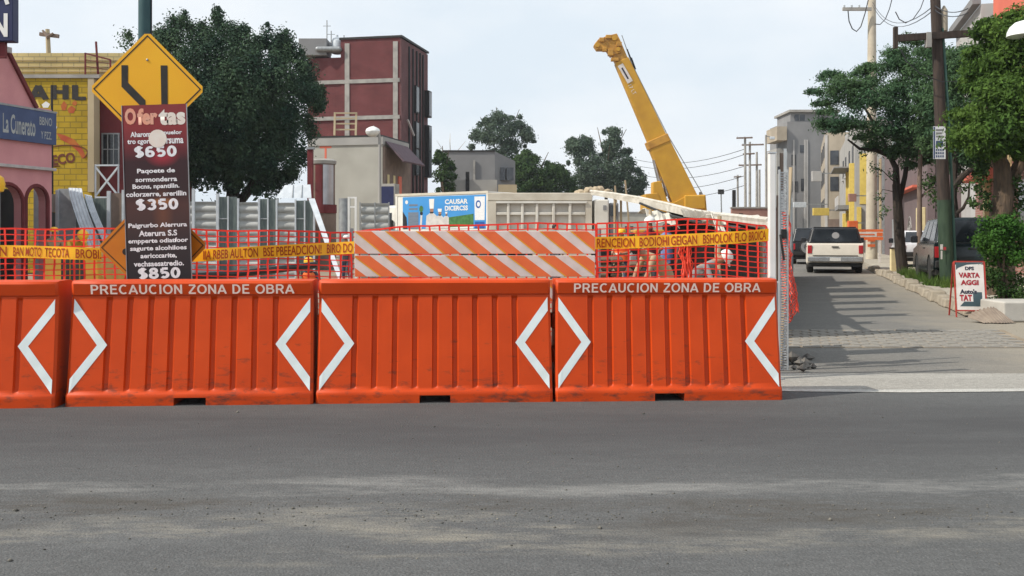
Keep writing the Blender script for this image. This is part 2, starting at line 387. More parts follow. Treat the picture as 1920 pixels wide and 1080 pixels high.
mk('cream', (0.68, 0.58, 0.33), (0.62, 0.52, 0.29), rough=0.85)
mk('brown_panel', (0.22, 0.16, 0.13), (0.17, 0.125, 0.10), scale=2, rough=0.8)
mk('maroon_awning', (0.13, 0.085, 0.10), (0.10, 0.065, 0.08), scale=3, rough=0.8)
mk('lamp_globe', (0.80, 0.82, 0.80), (0.74, 0.76, 0.74), rough=0.3)
mk('bark', (0.13, 0.09, 0.06), (0.075, 0.055, 0.04), scale=6, rough=0.95, stretch=(3, 3, 0.6), bump=0.8, bscale=14)
mk('bark_dark', (0.05, 0.038, 0.03), (0.03, 0.024, 0.02), scale=6, rough=0.95, stretch=(3, 3, 0.6), bump=0.8, bscale=14)
mk('wire', (0.03, 0.03, 0.035), rough=0.6)
mk('car_white', (0.70, 0.66, 0.58), (0.66, 0.62, 0.54), rough=0.3, spec=0.5)
mk('car_white_cool', (0.72, 0.74, 0.78), rough=0.25, spec=0.5)
mk('car_dark', (0.004, 0.011, 0.014), (0.006, 0.014, 0.017), rough=0.15, spec=0.5)
mk('car_black', (0.012, 0.013, 0.016), rough=0.25, spec=0.6)
mk('lamp_red', (0.42, 0.015, 0.02), rough=0.25, spec=0.6)
mk('lamp_clear', (0.6, 0.6, 0.6), rough=0.2)
mk('plate', (0.62, 0.62, 0.60), (0.5, 0.5, 0.48), scale=30, rough=0.5)
mk('red_frame', (0.42, 0.045, 0.03), (0.30, 0.035, 0.025), scale=8, rough=0.6)
mk('ink_red', (0.33, 0.02, 0.03), rough=0.6)
mk('ink_dark', (0.03, 0.03, 0.05), rough=0.6)
mk('panel_teal', (0.05, 0.085, 0.10), rough=0.5)
mk('ad_blue', (0.045, 0.24, 0.60), (0.06, 0.30, 0.66), scale=0.8, rough=0.4, lo=0.3, hi=0.7)
mk('ad_deep', (0.02, 0.10, 0.36), rough=0.4)
mk('ad_green', (0.07, 0.20, 0.06), (0.04, 0.13, 0.035), scale=6, rough=0.5)
mk('ad_black', (0.015, 0.016, 0.02), rough=0.5)
mk('ad_grey', (0.16, 0.20, 0.26), (0.13, 0.17, 0.23), scale=2, rough=0.5, stretch=(1, 1, 6))
mk('shelter_shade', (0.006, 0.006, 0.006), (0.012, 0.011, 0.010), scale=3, rough=0.9, spec=0.1)  # near black, stands in for the shade inside the shelter
mk('white_tarp', (0.60, 0.57, 0.51), (0.46, 0.43, 0.37), scale=2.5, rough=0.7, bump=0.3, bscale=6)
mk('sack', (0.45, 0.37, 0.26), (0.36, 0.29, 0.2), scale=6, rough=0.95)
mk('brick_pink', (0.36, 0.20, 0.16), (0.29, 0.16, 0.13), scale=2, rough=0.9)
mk('pipe_black', (0.02, 0.02, 0.02), rough=0.5)
# ---- materials with a pattern of their own
def asphalt(name, base, dark, pale, band=None):
    m = pm(name, base, tuple(c * 0.86 for c in base), scale=0.7, rough=0.9, bump=0.6, bscale=75, lo=0.3, hi=0.7, spec=0.25)
    n, l, b = nodes(m); tc = n.new('ShaderNodeTexCoord')
    src = b.inputs['Base Color'].links[0].from_socket
    def layer(src, scale, stretch, lo, hi, colr, amt, rough=0.65, loc=(0, 0, 0)):
        mp = n.new('ShaderNodeMapping'); mp.inputs['Scale'].default_value = stretch; mp.inputs['Location'].default_value = loc
        l.new(tc.outputs['Object'], mp.inputs['Vector'])
        no = n.new('ShaderNodeTexNoise'); no.inputs['Scale'].default_value = scale; no.inputs['Detail'].default_value = 8; no.inputs['Roughness'].default_value = rough
        l.new(mp.outputs[0], no.inputs['Vector'])
        mr = n.new('ShaderNodeMapRange'); mr.inputs['From Min'].default_value = lo; mr.inputs['From Max'].default_value = hi; mr.inputs['To Max'].default_value = amt
        l.new(no.outputs['Fac'], mr.inputs['Value'])
        mx = n.new('ShaderNodeMix'); mx.data_type = 'RGBA'; l.new(mr.outputs[0], mx.inputs['Factor']); l.new(src, mx.inputs['A']); mx.inputs['B'].default_value = (*colr, 1)
        return mx.outputs['Result']
    src = layer(src, 1.0, (0.22, 1.1, 1), 0.42, 0.72, dark, 0.75)
    src = layer(src, 1.0, (0.35, 1.6, 1), 0.55, 0.78, pale, 0.55, loc=(3, 7, 0))
    src = layer(src, 1.0, (0.10, 5.0, 1), 0.60, 0.74, tuple(c * 1.7 for c in base), 0.5, 0.75, (9, 2, 0))      # long scuffs
    src = layer(src, 1.0, (0.16, 6.0, 1), 0.60, 0.74, tuple(c * 0.55 for c in base), 0.6, 0.75, (1, 8, 0))
    src = layer(src, 9, (0.6, 1.4, 1), 0.46, 0.66, tuple(c * 0.68 for c in base), 0.8, 0.8, (4, 1, 0))     # mottling
    src = layer(src, 22, (0.8, 1.3, 1), 0.50, 0.68, tuple(c * 1.45 for c in base), 0.7, 0.8, (7, 3, 0))
    src = layer(src, 90, (1, 1, 1), 0.56, 0.70, tuple(c * 1.9 for c in base), 0.55, 0.5)       # light chippings
    src = layer(src, 70, (1, 1, 1), 0.60, 0.72, tuple(c * 0.3 for c in base), 0.7, 0.5, (5, 5, 5))    # dark pits
    if band:
        sp = n.new('ShaderNodeSeparateXYZ'); l.new(tc.outputs['Object'], sp.inputs[0])
        for y0, y1, soft, colr, amt, wob in band:
            no = n.new('ShaderNodeTexNoise'); no.inputs['Scale'].default_value = 1.1; no.inputs['Detail'].default_value = 7
            mp = n.new('ShaderNodeMapping'); mp.inputs['Scale'].default_value = (0.5, 1.6, 1); l.new(tc.outputs['Object'], mp.inputs['Vector']); l.new(mp.outputs[0], no.inputs['Vector'])
            wo_ = n.new('ShaderNodeMath'); wo_.operation = 'MULTIPLY_ADD'; l.new(no.outputs['Fac'], wo_.inputs[0]); wo_.inputs[1].default_value = wob; l.new(sp.outputs['Y'], wo_.inputs[2])
            off = wob * 0.5
            r1 = n.new('ShaderNodeMapRange'); r1.inputs['From Min'].default_value = y0 + off - soft; r1.inputs['From Max'].default_value = y0 + off + soft; l.new(wo_.outputs[0], r1.inputs['Value'])
            r2 = n.new('ShaderNodeMapRange'); r2.inputs['From Min'].default_value = y1 + off + soft; r2.inputs['From Max'].default_value = y1 + off - soft; l.new(wo_.outputs[0], r2.inputs['Value'])
            mu = n.new('ShaderNodeMath'); mu.operation = 'MULTIPLY'; l.new(r1.outputs[0], mu.inputs[0]); l.new(r2.outputs[0], mu.inputs[1])
            m2 = n.new('ShaderNodeMath'); m2.operation = 'MULTIPLY'; l.new(mu.outputs[0], m2.inputs[0]); m2.inputs[1].default_value = amt
            n3 = n.new('ShaderNodeTexNoise'); n3.inputs['Scale'].default_value = 0.8; n3.inputs['Detail'].default_value = 10; n3.inputs['Roughness'].default_value = 0.82
            mp3 = n.new('ShaderNodeMapping'); mp3.inputs['Scale'].default_value = (0.7, 2.6, 1); mp3.inputs['Location'].default_value = (y0 * 3.7, y0, 0); l.new(tc.outputs['Object'], mp3.inputs['Vector']); l.new(mp3.outputs[0], n3.inputs['Vector'])
            r3 = n.new('ShaderNodeMapRange'); r3.inputs['From Min'].default_value = 0.46 if soft < .4 else 0.15; r3.inputs['From Max'].default_value = 0.60; l.new(n3.outputs['Fac'], r3.inputs['Value'])
            m3 = n.new('ShaderNodeMath'); m3.operation = 'MULTIPLY'; l.new(m2.outputs[0], m3.inputs[0]); l.new(r3.outputs[0], m3.inputs[1])
            mx = n.new('ShaderNodeMix'); mx.data_type = 'RGBA'; l.new(m3.outputs[0], mx.inputs['Factor']); l.new(src, mx.inputs['A']); mx.inputs['B'].default_value = (*colr, 1)
            src = mx.outputs['Result']
    l.new(src, b.inputs['Base Color'])
    return m
M['asphalt'] = asphalt('asphalt', (0.107, 0.109, 0.109), (0.083, 0.085, 0.087), (0.175, 0.177, 0.176),
    band=[(6.0, 7.9, 0.6, (0.066, 0.066, 0.068), 1.1, 1.0), (4.7, 5.15, 0.12, (0.075, 0.07, 0.063), 1.0, 1.2), (4.3, 4.72, 0.10, (0.30, 0.275, 0.225), 0.55, 1.8), (5.2, 5.5, 0.05, (0.30, 0.295, 0.28), 0.45, 1.2)])
def kerb_dirt(m):
    "tan soil that thickens towards the kerb, ragged"
    n, l, b = nodes(m); src = b.inputs['Base Color'].links[0].from_socket; tc = n.new('ShaderNodeTexCoord'); sp = n.new('ShaderNodeSeparateXYZ'); l.new(tc.outputs['Object'], sp.inputs[0])
    ma = n.new('ShaderNodeMath'); ma.operation = 'MULTIPLY_ADD'; l.new(sp.outputs['Y'], ma.inputs[0]); ma.inputs[1].default_value = -TAN; l.new(sp.outputs['X'], ma.inputs[2])
    no = n.new('ShaderNodeTexNoise'); no.inputs['Scale'].default_value = 0.9; no.inputs['Detail'].default_value = 9; no.inputs['Roughness'].default_value = 0.7; l.new(tc.outputs['Object'], no.inputs['Vector'])
    m2 = n.new('ShaderNodeMath'); m2.operation = 'MULTIPLY_ADD'; l.new(no.outputs['Fac'], m2.inputs[0]); m2.inputs[1].default_value = 2.4; l.new(ma.outputs[0], m2.inputs[2])
    mr = n.new('ShaderNodeMapRange'); mr.inputs['From Min'].default_value = 2.7; mr.inputs['From Max'].default_value = 4.3; mr.inputs['To Max'].default_value = 0.85; l.new(m2.outputs[0], mr.inputs['Value'])
    mx = n.new('ShaderNodeMix'); mx.data_type = 'RGBA'; l.new(mr.outputs[0], mx.inputs['Factor']); l.new(src, mx.inputs['A']); mx.inputs['B'].default_value = (0.30, 0.265, 0.21, 1); l.new(mx.outputs['Result'], b.inputs['Base Color'])
    return m
M['street'] = asphalt('street_asphalt', (0.175, 0.168, 0.155), (0.135, 0.131, 0.123), (0.29, 0.27, 0.235))

def brickmat(name, c1, c2, mortar, sx, sy, rough=0.9, ms=0.012):
    m = bpy.data.materials.new(name); m.use_nodes = True; n, l, b = nodes(m)
    b.inputs['Roughness'].default_value = rough; b.inputs['Specular IOR Level'].default_value = 0.2
    tc = n.new('ShaderNodeTexCoord'); sp = n.new('ShaderNodeSeparateXYZ'); l.new(tc.outputs['Object'], sp.inputs[0])
    ad = n.new('ShaderNodeMath'); l.new(sp.outputs['X'], ad.inputs[0]); l.new(sp.outputs['Y'], ad.inputs[1])
    cb = n.new('ShaderNodeCombineXYZ'); l.new(ad.outputs[0], cb.inputs[0]); l.new(sp.outputs['Z'], cb.inputs[1])
    br = n.new('ShaderNodeTexBrick'); br.inputs['Scale'].default_value = 1.0; br.inputs['Brick Width'].default_value = sx; br.inputs['Row Height'].default_value = sy
    br.inputs['Mortar Size'].default_value = ms; br.inputs['Color1'].default_value = (*c1, 1); br.inputs['Color2'].default_value = (*c2, 1); br.inputs['Mortar'].default_value = (*mortar, 1)
    l.new(cb.outputs[0], br.inputs['Vector'])
    no = n.new('ShaderNodeTexNoise'); no.inputs['Scale'].default_value = 0.8; no.inputs['Detail'].default_value = 7; l.new(tc.outputs['Object'], no.inputs['Vector'])
    mr = n.new('ShaderNodeMapRange'); mr.inputs['From Min'].default_value = 0.3; mr.inputs['From Max'].default_value = 0.7; mr.inputs['To Min'].default_value = 0.78; mr.inputs['To Max'].default_value = 1.12
    l.new(no.outputs['Fac'], mr.inputs['Value'])
    mx = n.new('ShaderNodeMix'); mx.data_type = 'RGBA'; mx.blend_type = 'MULTIPLY'; mx.inputs['Factor'].default_value = 1
    l.new(br.outputs['Color'], mx.inputs['A']); l.new(mr.outputs[0], mx.inputs['B']); l.new(mx.outputs['Result'], b.inputs['Base Color'])
    bp = n.new('ShaderNodeBump'); bp.inputs['Strength'].default_value = 0.4; bp.inputs['Distance'].default_value = 0.02; l.new(br.outputs['Fac'], bp.inputs['Height']); bp.invert = True
    l.new(bp.outputs[0], b.inputs['Normal'])
    return m
M['brick_red'] = brickmat('brick_red', (0.160, 0.034, 0.036), (0.128, 0.027, 0.030), (0.15, 0.08, 0.08), 0.26, 0.085)
M['brick_red_street'] = brickmat('brick_red_street', (0.15, 0.062, 0.066), (0.125, 0.052, 0.056), (0.15, 0.10, 0.10), 0.26, 0.085)
M['brick_cream'] = brickmat('brick_cream', (0.56, 0.46, 0.22), (0.50, 0.41, 0.20), (0.34, 0.29, 0.17), 0.42, 0.21, ms=0.018)
M['brick_mural'] = brickmat('brick_mural', (0.47, 0.32, 0.03), (0.38, 0.26, 0.025), (0.25, 0.18, 0.03), 0.42, 0.21, ms=0.018)
M['brick_house'] = brickmat('brick_house', (0.34, 0.16, 0.13), (0.28, 0.13, 0.11), (0.34, 0.26, 0.22), 0.26, 0.085)

# banner print: dark red fading to near black with a glow, part of the print
m = pm('banner_print', (0.03, 0.012, 0.014), (0.02, 0.014, 0.016), scale=8, rough=0.55); M['banner'] = m
n, l, b = nodes(m); tc = n.new('ShaderNodeTexCoord'); sp = n.new('ShaderNodeSeparateXYZ'); l.new(tc.outputs['Object'], sp.inputs[0])
mr = n.new('ShaderNodeMapRange'); mr.inputs['From Max'].default_value = 1.6; l.new(sp.outputs['Z'], mr.inputs['Value'])
r = n.new('ShaderNodeValToRGB'); e = r.color_ramp.elements
e[0].position = 0.0; e[0].color = (0.016, 0.015, 0.018, 1); e[1].position = 1.0; e[1].color = (0.20, 0.028, 0.030, 1)
for p_, c_ in ((0.2, (0.028, 0.02, 0.022)), (0.42, (0.07, 0.030, 0.026)), (0.5, (0.03, 0.014, 0.016)), (0.66, (0.035, 0.012, 0.016)), (0.74, (0.13, 0.018, 0.024)), (0.86, (0.23, 0.026, 0.03))):
    x = e.new(p_); x.color = (*c_, 1)
l.new(mr.outputs[0], r.inputs['Fac'])
src = r.outputs['Color']
for cz, cx, rz_, rx_, c_, am in ((0.70, 0.04, 0.035, 0.16, (0.45, 0.17, 0.04), 0.9), (0.60, 0.05, 0.30, 0.10, (0.20, 0.07, 0.03), 0.5), (1.10, 0.06, 0.10, 0.16, (0.45, 0.03, 0.05), 0.8)):
    mp = n.new('ShaderNodeMapping'); mp.inputs['Location'].default_value = (-cx / rx_, 0, -cz / rz_); mp.inputs['Scale'].default_value = (1 / rx_, 0, 1 / rz_); l.new(tc.outputs['Object'], mp.inputs['Vector'])
    gr = n.new('ShaderNodeTexGradient'); gr.gradient_type = 'SPHERICAL'; l.new(mp.outputs[0], gr.inputs['Vector'])
    m2 = n.new('ShaderNodeMath'); m2.operation = 'MULTIPLY'; m2.inputs[1].default_value = am; l.new(gr.outputs['Fac'], m2.inputs[0])
    mx = n.new('ShaderNodeMix'); mx.data_type = 'RGBA'; l.new(m2.outputs[0], mx.inputs['Factor']); l.new(src, mx.inputs['A']); mx.inputs['B'].default_value = (*c_, 1); src = mx.outputs['Result']
l.new(src, b.inputs['Base Color'])

# ------------------------------------------------------------ ground, roads
def sheet(name, pts, z, mat):
    return struct(MB().add([(x, y, z) for x, y in pts], [tuple(range(len(pts)))]).build(name, mat))
kerb_dirt(M['street'])
sheet('ground', [(-600, -120), (600, -120), (600, 600), (-600, 600)], -0.03, M['dirt'])
# the avenue in front, bent slightly by a fine grid so that it is not a perfect plane
def grid(name, x0, x1, y0, y1, nx, ny, z, mat, amp, seed):
    g = np.random.default_rng(seed); X, Y = np.meshgrid(np.linspace(x0, x1, nx), np.linspace(y0, y1, ny))
    Z = np.zeros_like(X) + z
    for k in range(14):
        a, b_, ph = g.normal() * 0.9, g.normal() * 2.2, g.random() * 6.28
        Z += amp * np.sin(a * X + b_ * Y + ph) / 4
    Z = np.minimum(Z, z + 0.002)
    i = np.arange(nx * ny).reshape(ny, nx)
    Fq = np.stack([i[:-1, :-1], i[:-1, 1:], i[1:, 1:], i[1:, :-1]], -1).reshape(-1, 4)
    return struct(npmesh(name, np.stack([X, Y, Z], -1).reshape(-1, 3), Fq, mat, smooth=True))
grid('avenue_road', -45, 45, -25, 9.1, 181, 120, 0.0, M['asphalt'], 0.0004, 3)
k0, k1 = 10.0, 140.0
sheet('side_street_road', [SL(-0.25, 9.6).xy, (32, 9.6), (32, 16.4), SL(3.0, 16.4).xy, SL(3.0, k1).xy, SL(-4.0, k1).xy, SL(-0.4, 60).xy], -0.004, M['street'])
M['gutter'] = asphalt('concrete_gutter', (0.33, 0.315, 0.285), (0.25, 0.24, 0.22), (0.52, 0.50, 0.46))
sheet('concrete_gutter', [(-12, 8.75), (26, 8.75), (26, 9.75), (-12, 9.75)], 0.003, M['gutter'])
m = asphalt('dust', (0.46, 0.45, 0.42), (0.36, 0.35, 0.33), (0.6, 0.59, 0.56))
sheet('dust_strip', [(2.3, 8.62), (3.4, 8.55), (5.2, 8.66), (7.6, 8.58), (7.6, 8.74), (5.0, 8.78), (3.2, 8.72), (2.3, 8.76)], 0.0048, m)
# right-hand pavement with a sloping kerb apron
pv = MB()
ys = [16.3, 18, 20, 24, 28, 34, 42, 60, 90, 120]
for i in range(len(ys) - 1):
    ya, yb = ys[i], ys[i + 1]
    za, zb = [0.02 if y < 16.5 else 0.13 for y in (ya, yb)]
    pv.hexa([SL(3.05, ya, -0.05), SL(9.5, ya, -0.05), SL(9.5, yb, -0.05), SL(3.05, yb, -0.05)],
            [SL(3.05, ya, za), SL(9.5, ya, za + 0.05), SL(9.5, yb, zb + 0.05), SL(3.05, yb, zb)])
m = asphalt('pavement_concrete', (0.40, 0.365, 0.30), (0.31, 0.28, 0.23), (0.52, 0.48, 0.41))
pavement = struct(pv.build('pavement', m))
# paving setts across the mouth of the street
setts = struct(sheet('sett_band', [SL(-0.2, 12.0).xy, SL(2.95, 12.0).xy, SL(2.95, 14.3).xy, SL(-0.2, 14.3).xy], 0.0, M['dirt']))
mk('sett', (0.245, 0.228, 0.20), (0.19, 0.178, 0.16), scale=3, rough=0.9, bump=0.3, bscale=30, island=0.2)
sme = None; cnt = 0
for r_ in range(12):
    for c_ in range(13):
        y = 12.1 + r_ * 0.185; a = -0.08 + c_ * 0.245 + (0.12 if r_ % 2 else 0)
        if a > 2.85: continue
        if sme is None:
            o = MB().hexa([(-.115, -.08, -.02), (.115, -.08, -.02), (.115, .08, -.02), (-.115, .08, -.02)], [(-.1, -.068, .012), (.1, -.068, .012), (.1, .068, .012), (-.1, .068, .012)]).build('sett', M['sett'], setts)
            sme = o
        else:
            o = sme.copy(); col.objects.link(o)
        p = SL(a, y); o.location = (p.x, p.y, rng.uniform(-0.003, 0.004)); o.rotation_euler = (rng.uniform(-.02, .02), rng.uniform(-.02, .02), SANG * 0.3 + rng.uniform(-.05, .05))
# kerb stones
kerb = struct(sheet('kerb', [SL(2.78, 16.6).xy, SL(3.04, 16.6).xy, SL(3.04, 42).xy, SL(2.78, 42).xy], 0.02, M['dirt']))
y = 16.9
while y < 40:
    ln = rng.uniform(0.55, 1.0) * (0.8 + y / 60); c = SL(2.93 + rng.uniform(-.05, .05), y + ln / 2, 0.01); h = rng.uniform(0.12, 0.22)
    w = rng.uniform(.14, .18)
    o = MB().hexa([(-w, -ln * .48, -.02), (w, -ln * .48, -.02), (w, ln * .48, -.02), (-w, ln * .48, -.02)],
                  [(-w * rng.uniform(.6, .85), -ln * .43, h), (w * .8, -ln * .42, h * .97), (w * .8, ln * .43, h), (-w * rng.uniform(.6, .85), ln * .43, h * .95)]).build('kerb_stone', M['kerb_stone'], kerb, bevel=0.035)
    o.location = c; o.rotation_euler = (0, 0, SANG + rng.uniform(-.06, .06)); y += ln + 0.02
# loose grit in the rut of the avenue
g = np.random.default_rng(5); n_ = 1500
gx = g.uniform(-6, 6, n_); gy = np.where(g.random(n_) < .6, 4.85 + g.normal(0, .13, n_), g.uniform(2.6, 8, n_)); gs = g.uniform(.002, .007, n_) * np.where(g.random(n_) < .02, 2.0, 1)
base = np.array([[1, 0, 0], [0, 1, 0], [-1, 0, 0], [0, -1, 0], [0, 0, .8], [0, 0, -.8]]); fb = np.array([[0, 1, 4], [1, 2, 4], [2, 3, 4], [3, 0, 4], [1, 0, 5], [2, 1, 5], [3, 2, 5], [0, 3, 5]])
V = (base[None] * (0.7 + .6 * g.random((n_, 6, 1)))) * gs[:, None, None] + np.stack([gx, gy, gs * .3], -1)[:, None]
mk('grit', (0.07, 0.068, 0.062), (0.18, 0.165, 0.14), scale=14, rough=0.95, island=0.4)
o = npmesh('grit', V.reshape(-1, 3), (np.arange(n_)[:, None, None] * 6 + fb[None]).reshape(-1, 3), M['grit']); o['kind'] = 'stuff'; o['label'] = 'loose dark grit scattered along the rut in the asphalt'

# ------------------------------------------------------------ plastic barriers
BL = 1.92
GROOVES = [-0.66 + 0.165 * i for i in range(9)]
def prof_y(z):
    pts = [(0, .268), (.085, .268), (.10, .258), (.112, .246), (.862, .150), (.872, .146), (.875, .160), (.965, .174), (.985, .160), (.99, .12)]
    for (a, ya), (b_, yb) in zip(pts, pts[1:]):
        if z <= b_: return ya + (yb - ya) * (z - a) / (b_ - a)
    return .12
def barrier_shell():
    zs = [0, .062, .085, .10, .112, .124, .14, .30, .45, .60, .75, .835, .85, .862, .872, .875, .90, .965, .985, .99]
    xs = [-BL / 2, -BL / 2 + .02]
    for g_ in GROOVES: xs += [g_ - .026, g_ - .017, g_ + .013, g_ + .026]
    xs += [-.125, .125, BL / 2 - .02, BL / 2]; xs = sorted(xs)
    def y(x, z, side):
        yy = prof_y(z)
        for g_ in GROOVES:
            if g_ - .024 < x < g_ + .024 and .12 < z < .86:
                d = .024 if .135 < z < .846 else .013
                yy -= d
        if abs(x) > BL / 2 - .01: yy -= .016
        return yy * side
    mb = MB(); nx, nz = len(xs), len(zs)
    idx = {}
    for side in (-1, 1):
        for i, x in enumerate(xs):
            for j, z in enumerate(zs):
                xx = x * (1 - .014 * z / .99)
                idx[side, i, j] = len(mb.v); mb.v.append(Vector((xx, y(x, z, side), z)))
    i0, i1 = xs.index(-.125), xs.index(.125)
    for i in range(nx - 1):
        for j in range(nz - 1):
            if i0 <= i < i1 and j == 0: continue
            a = [idx[-1, i, j], idx[-1, i + 1, j], idx[-1, i + 1, j + 1], idx[-1, i, j + 1]]
            mb.f.append(tuple(a)); b_ = [idx[1, i, j], idx[1, i + 1, j], idx[1, i + 1, j + 1], idx[1, i, j + 1]]; mb.f.append(tuple(b_[::-1]))
        mb.f.append((idx[-1, i, nz - 1], idx[-1, i + 1, nz - 1], idx[1, i + 1, nz - 1], idx[1, i, nz - 1]))
        if not i0 <= i < i1: mb.f.append((idx[1, i, 0], idx[1, i + 1, 0], idx[-1, i + 1, 0], idx[-1, i, 0]))
        else: mb.f.append((idx[1, i, 1], idx[1, i + 1, 1], idx[-1, i + 1, 1], idx[-1, i, 1]))
    for i, fl in ((i0, 1), (i1, -1)):
        q = (idx[-1, i, 0], idx[-1, i, 1], idx[1, i, 1], idx[1, i, 0]); mb.f.append(q[::fl])
    for i, fl in ((0, -1), (nx - 1, 1)):
        ring = [idx[-1, i, j] for j in range(nz)] + [idx[1, i, j] for j in range(nz - 1, -1, -1)]
        mb.f.append(tuple(ring[::-1][::fl]))
    return mb
def on_face(x, z, d=.0028): return (x * (1 - .014 * z / .99), -(prof_y(z) + d), z)
shell = barrier_shell()
def chevron(sgn, grow=1.0):
    e = BL / 2 - .024
    out = [(e, .845), (e - .275 * grow, .478), (e, .105)]; inn = [(e, .215), (e - .195 * grow, .478), (e, .735)]
    mb = MB(); pts = []
    for (xa, za), (xb, zb) in (((e, .845), out[1]), (out[1], (e, .105))): pass
    # two mitred bars, each cut into short quads so that it hugs the face
    for o0, o1, n0, n1 in ((out[0], out[1], inn[2], inn[1]), (out[1], out[2], inn[1], inn[0])):
        k = 6; vs_ = []
        for t in range(k + 1):
            u = t / k
            vs_.append(on_face(sgn * (o0[0] + (o1[0] - o0[0]) * u), o0[1] + (o1[1] - o0[1]) * u))
            vs_.append(on_face(sgn * (n0[0] + (n1[0] - n0[0]) * u), n0[1] + (n1[1] - n0[1]) * u))
        mb.add(vs_, [((2 * t, 2 * t + 1, 2 * t + 3, 2 * t + 2) if sgn > 0 else (2 * t + 2, 2 * t + 3, 2 * t + 1, 2 * t)) for t in range(k)])
    return mb
def barrier(label, x0, y0, x1, y1, lettered, mesh_from=None):
    c = Vector(((x0 + x1) / 2, (y0 + y1) / 2 + .268, 0)); ln = math.hypot(x1 - x0, y1 - y0)
    t = thing('plastic_barrier', label, 'barrier', c, math.atan2(y1 - y0, x1 - x0), 'plastic barriers closing the avenue')
    t.scale = (ln / BL, 1, 1)
    if mesh_from is None:
        shell.build('body', M['orange_plastic'], t, smooth=True, fix=True)
        for s_ in (-1, 1): chevron(s_).build('reflective_chevron', M['reflective_white'], t)
    else:
        for ch in mesh_from.children:
            if ch.name.startswith('lettering'): continue
            q = ch.copy(); col.objects.link(q); q.parent = t
    # coupling lugs and pin where two barriers meet
    for z_ in (.30, .58): MB().box(-BL / 2 - .012, -BL / 2 + .01, -.10, .10, z_, z_ + .12).build('coupling_lug', M['orange_plastic'], t)
    if lettered:
        stroke_text('PRECAUCION ZONA DE OBRA', 1.60, 0.076, M['pink_white'], t, Matrix.Translation((0.0, -.1715, .920)) @ Matrix.Rotation(math.atan2(.014, .09), 4, 'X') @ UP)
    return t
b2 = barrier('orange plastic barrier lettered PRECAUCION ZONA DE OBRA, below the Ofertas banner', -3.545, 7.85, -1.612, 7.97, True)
b3 = barrier('orange plastic barrier without lettering, under the striped board barricade', -1.590, 7.985, .318, 8.085, False, b2)
b4 = barrier('orange plastic barrier lettered PRECAUCION ZONA DE OBRA, at the end beside the side street', .340, 8.09, 2.213, 8.185, True, b2)
b1_ = barrier('orange plastic barrier cut off by the left edge of the picture', -5.53, 7.68, -3.605, 7.80, False, b2)

# ------------------------------------------------------------ striped board barricade behind them
def clip(poly, x0, x1):
    for sgn, lim in ((1, x0), (-1, -x1)):
        out = []
        for i in range(len(poly)):
            a, b_ = poly[i], poly[(i + 1) % len(poly)]; da, db = sgn * a[0] - lim, sgn * b_[0] - lim
            if da >= 0: out.append(a)
            if (da >= 0) != (db >= 0):
                t = da / (da - db); out.append((a[0] + (b_[0] - a[0]) * t, a[1] + (b_[1] - a[1]) * t))
        poly = out
        if len(poly) < 3: return None
    return poly
YB = 8.92
bl = P(665, 522, YB); br = P(1116, 522, YB)
bar = thing('board_barricade', 'road barricade of wide boards striped orange and white, behind the unlettered barrier', 'barricade', ((bl.x + br.x) / 2, YB, 0), radians(0.4))
bw = (br.x - bl.x) / 2; s_ = YB / F
for row, (pt, pb, ph) in enumerate(((433, 476, 0), (479, 519, -3), (524, 566, 4))):
    zt, zb = H + (YH - pt) * s_, H + (YH - pb) * s_
    bd = MB().box(-bw, bw, 0, .022, zb, zt).build('board', M['board_white'], bar, bevel=.004)
    hgt = zt - zb; per = 57.8 * s_; sl = 52 * s_
    for k in range(-2, 9):
        xo = -bw + (2 + ph) * s_ + k * per
        for off, wd, mt, nm, pr in ((0, 29.5 * s_, 'board_orange', 'stripe', .0025), (-3.4 * s_, 3.4 * s_, 'board_yellow', 'stripe_edge', .0035)):
            q = clip([(xo + off, zt), (xo + off + sl, zb), (xo + off + sl + wd, zb), (xo + off + wd, zt)], -bw + .003, bw - .003)
            if q: MB().add([(x, -pr, max(zb + .002, min(zt - .002, z))) for x, z in q], [tuple(range(len(q)))]).build(nm, M[mt], bd)
for sx in (-.72, .72):
    MB().box(sx - .03, sx + .03, .024, .06, 0.06, 1.40).build('upright', M['galv'], bar)
    MB().box(sx - .03, sx + .03, -.10, .55, 0.0, .058).build('foot', M['galv'], bar)

# ------------------------------------------------------------ road signs and the Ofertas banner
YS = 8.86; s_ = YS / F
def diamond(name, label, cx, cy, half, mat, tilt, Y, edge_dark):
    c = P(cx, cy, Y); t = thing(name, label, 'road sign', (c.x, Y, 0)); R = half * Y / F
    A = Matrix.Translation((0, 0, c.z)) @ Matrix.Rotation(tilt, 4, 'Y')
    def ring(r0, r1, y, nm, mt):
        v = []
        for r_ in (r0, r1): v += [A @ Vector((r_ * a, y, r_ * b_)) for a, b_ in ((1, 0), (0, 1), (-1, 0), (0, -1))]
        return MB().add(v, [(i, (i + 1) % 4, 4 + (i + 1) % 4, 4 + i) for i in range(4)]).build(nm, mt, t, fix=False)
    def plate(r_, y0, y1, cut=.05):
        pts = []
        for k in range(4):
            for d in (-cut, cut):
                a = k * pi / 2; v = Vector((cos(a), sin(a))) * (r_ - cut * r_); w = Vector((-sin(a), cos(a))) * d * r_
                pts.append(tuple(v + w))
        return MB().prism(pts, lambda u, w, tt: A @ Vector((u, tt, w)), y0, y1)
    plate(R, 0, .004).build('plate', mat, t, fix=True)
    ring(R * .93, R * .90, -.0022, 'border_line', edge_dark)
    MB().box(-.03, .03, .008, .055, 0.03, c.z + R * .7).build('post', M['galv'], t)
    MB().box(-.25, .25, .0, .3, 0.0, .025).build('base_plate', M['steel'], t)
    return t, A, R
mk('edge_brown', (0.10, 0.045, 0.01), rough=0.5)
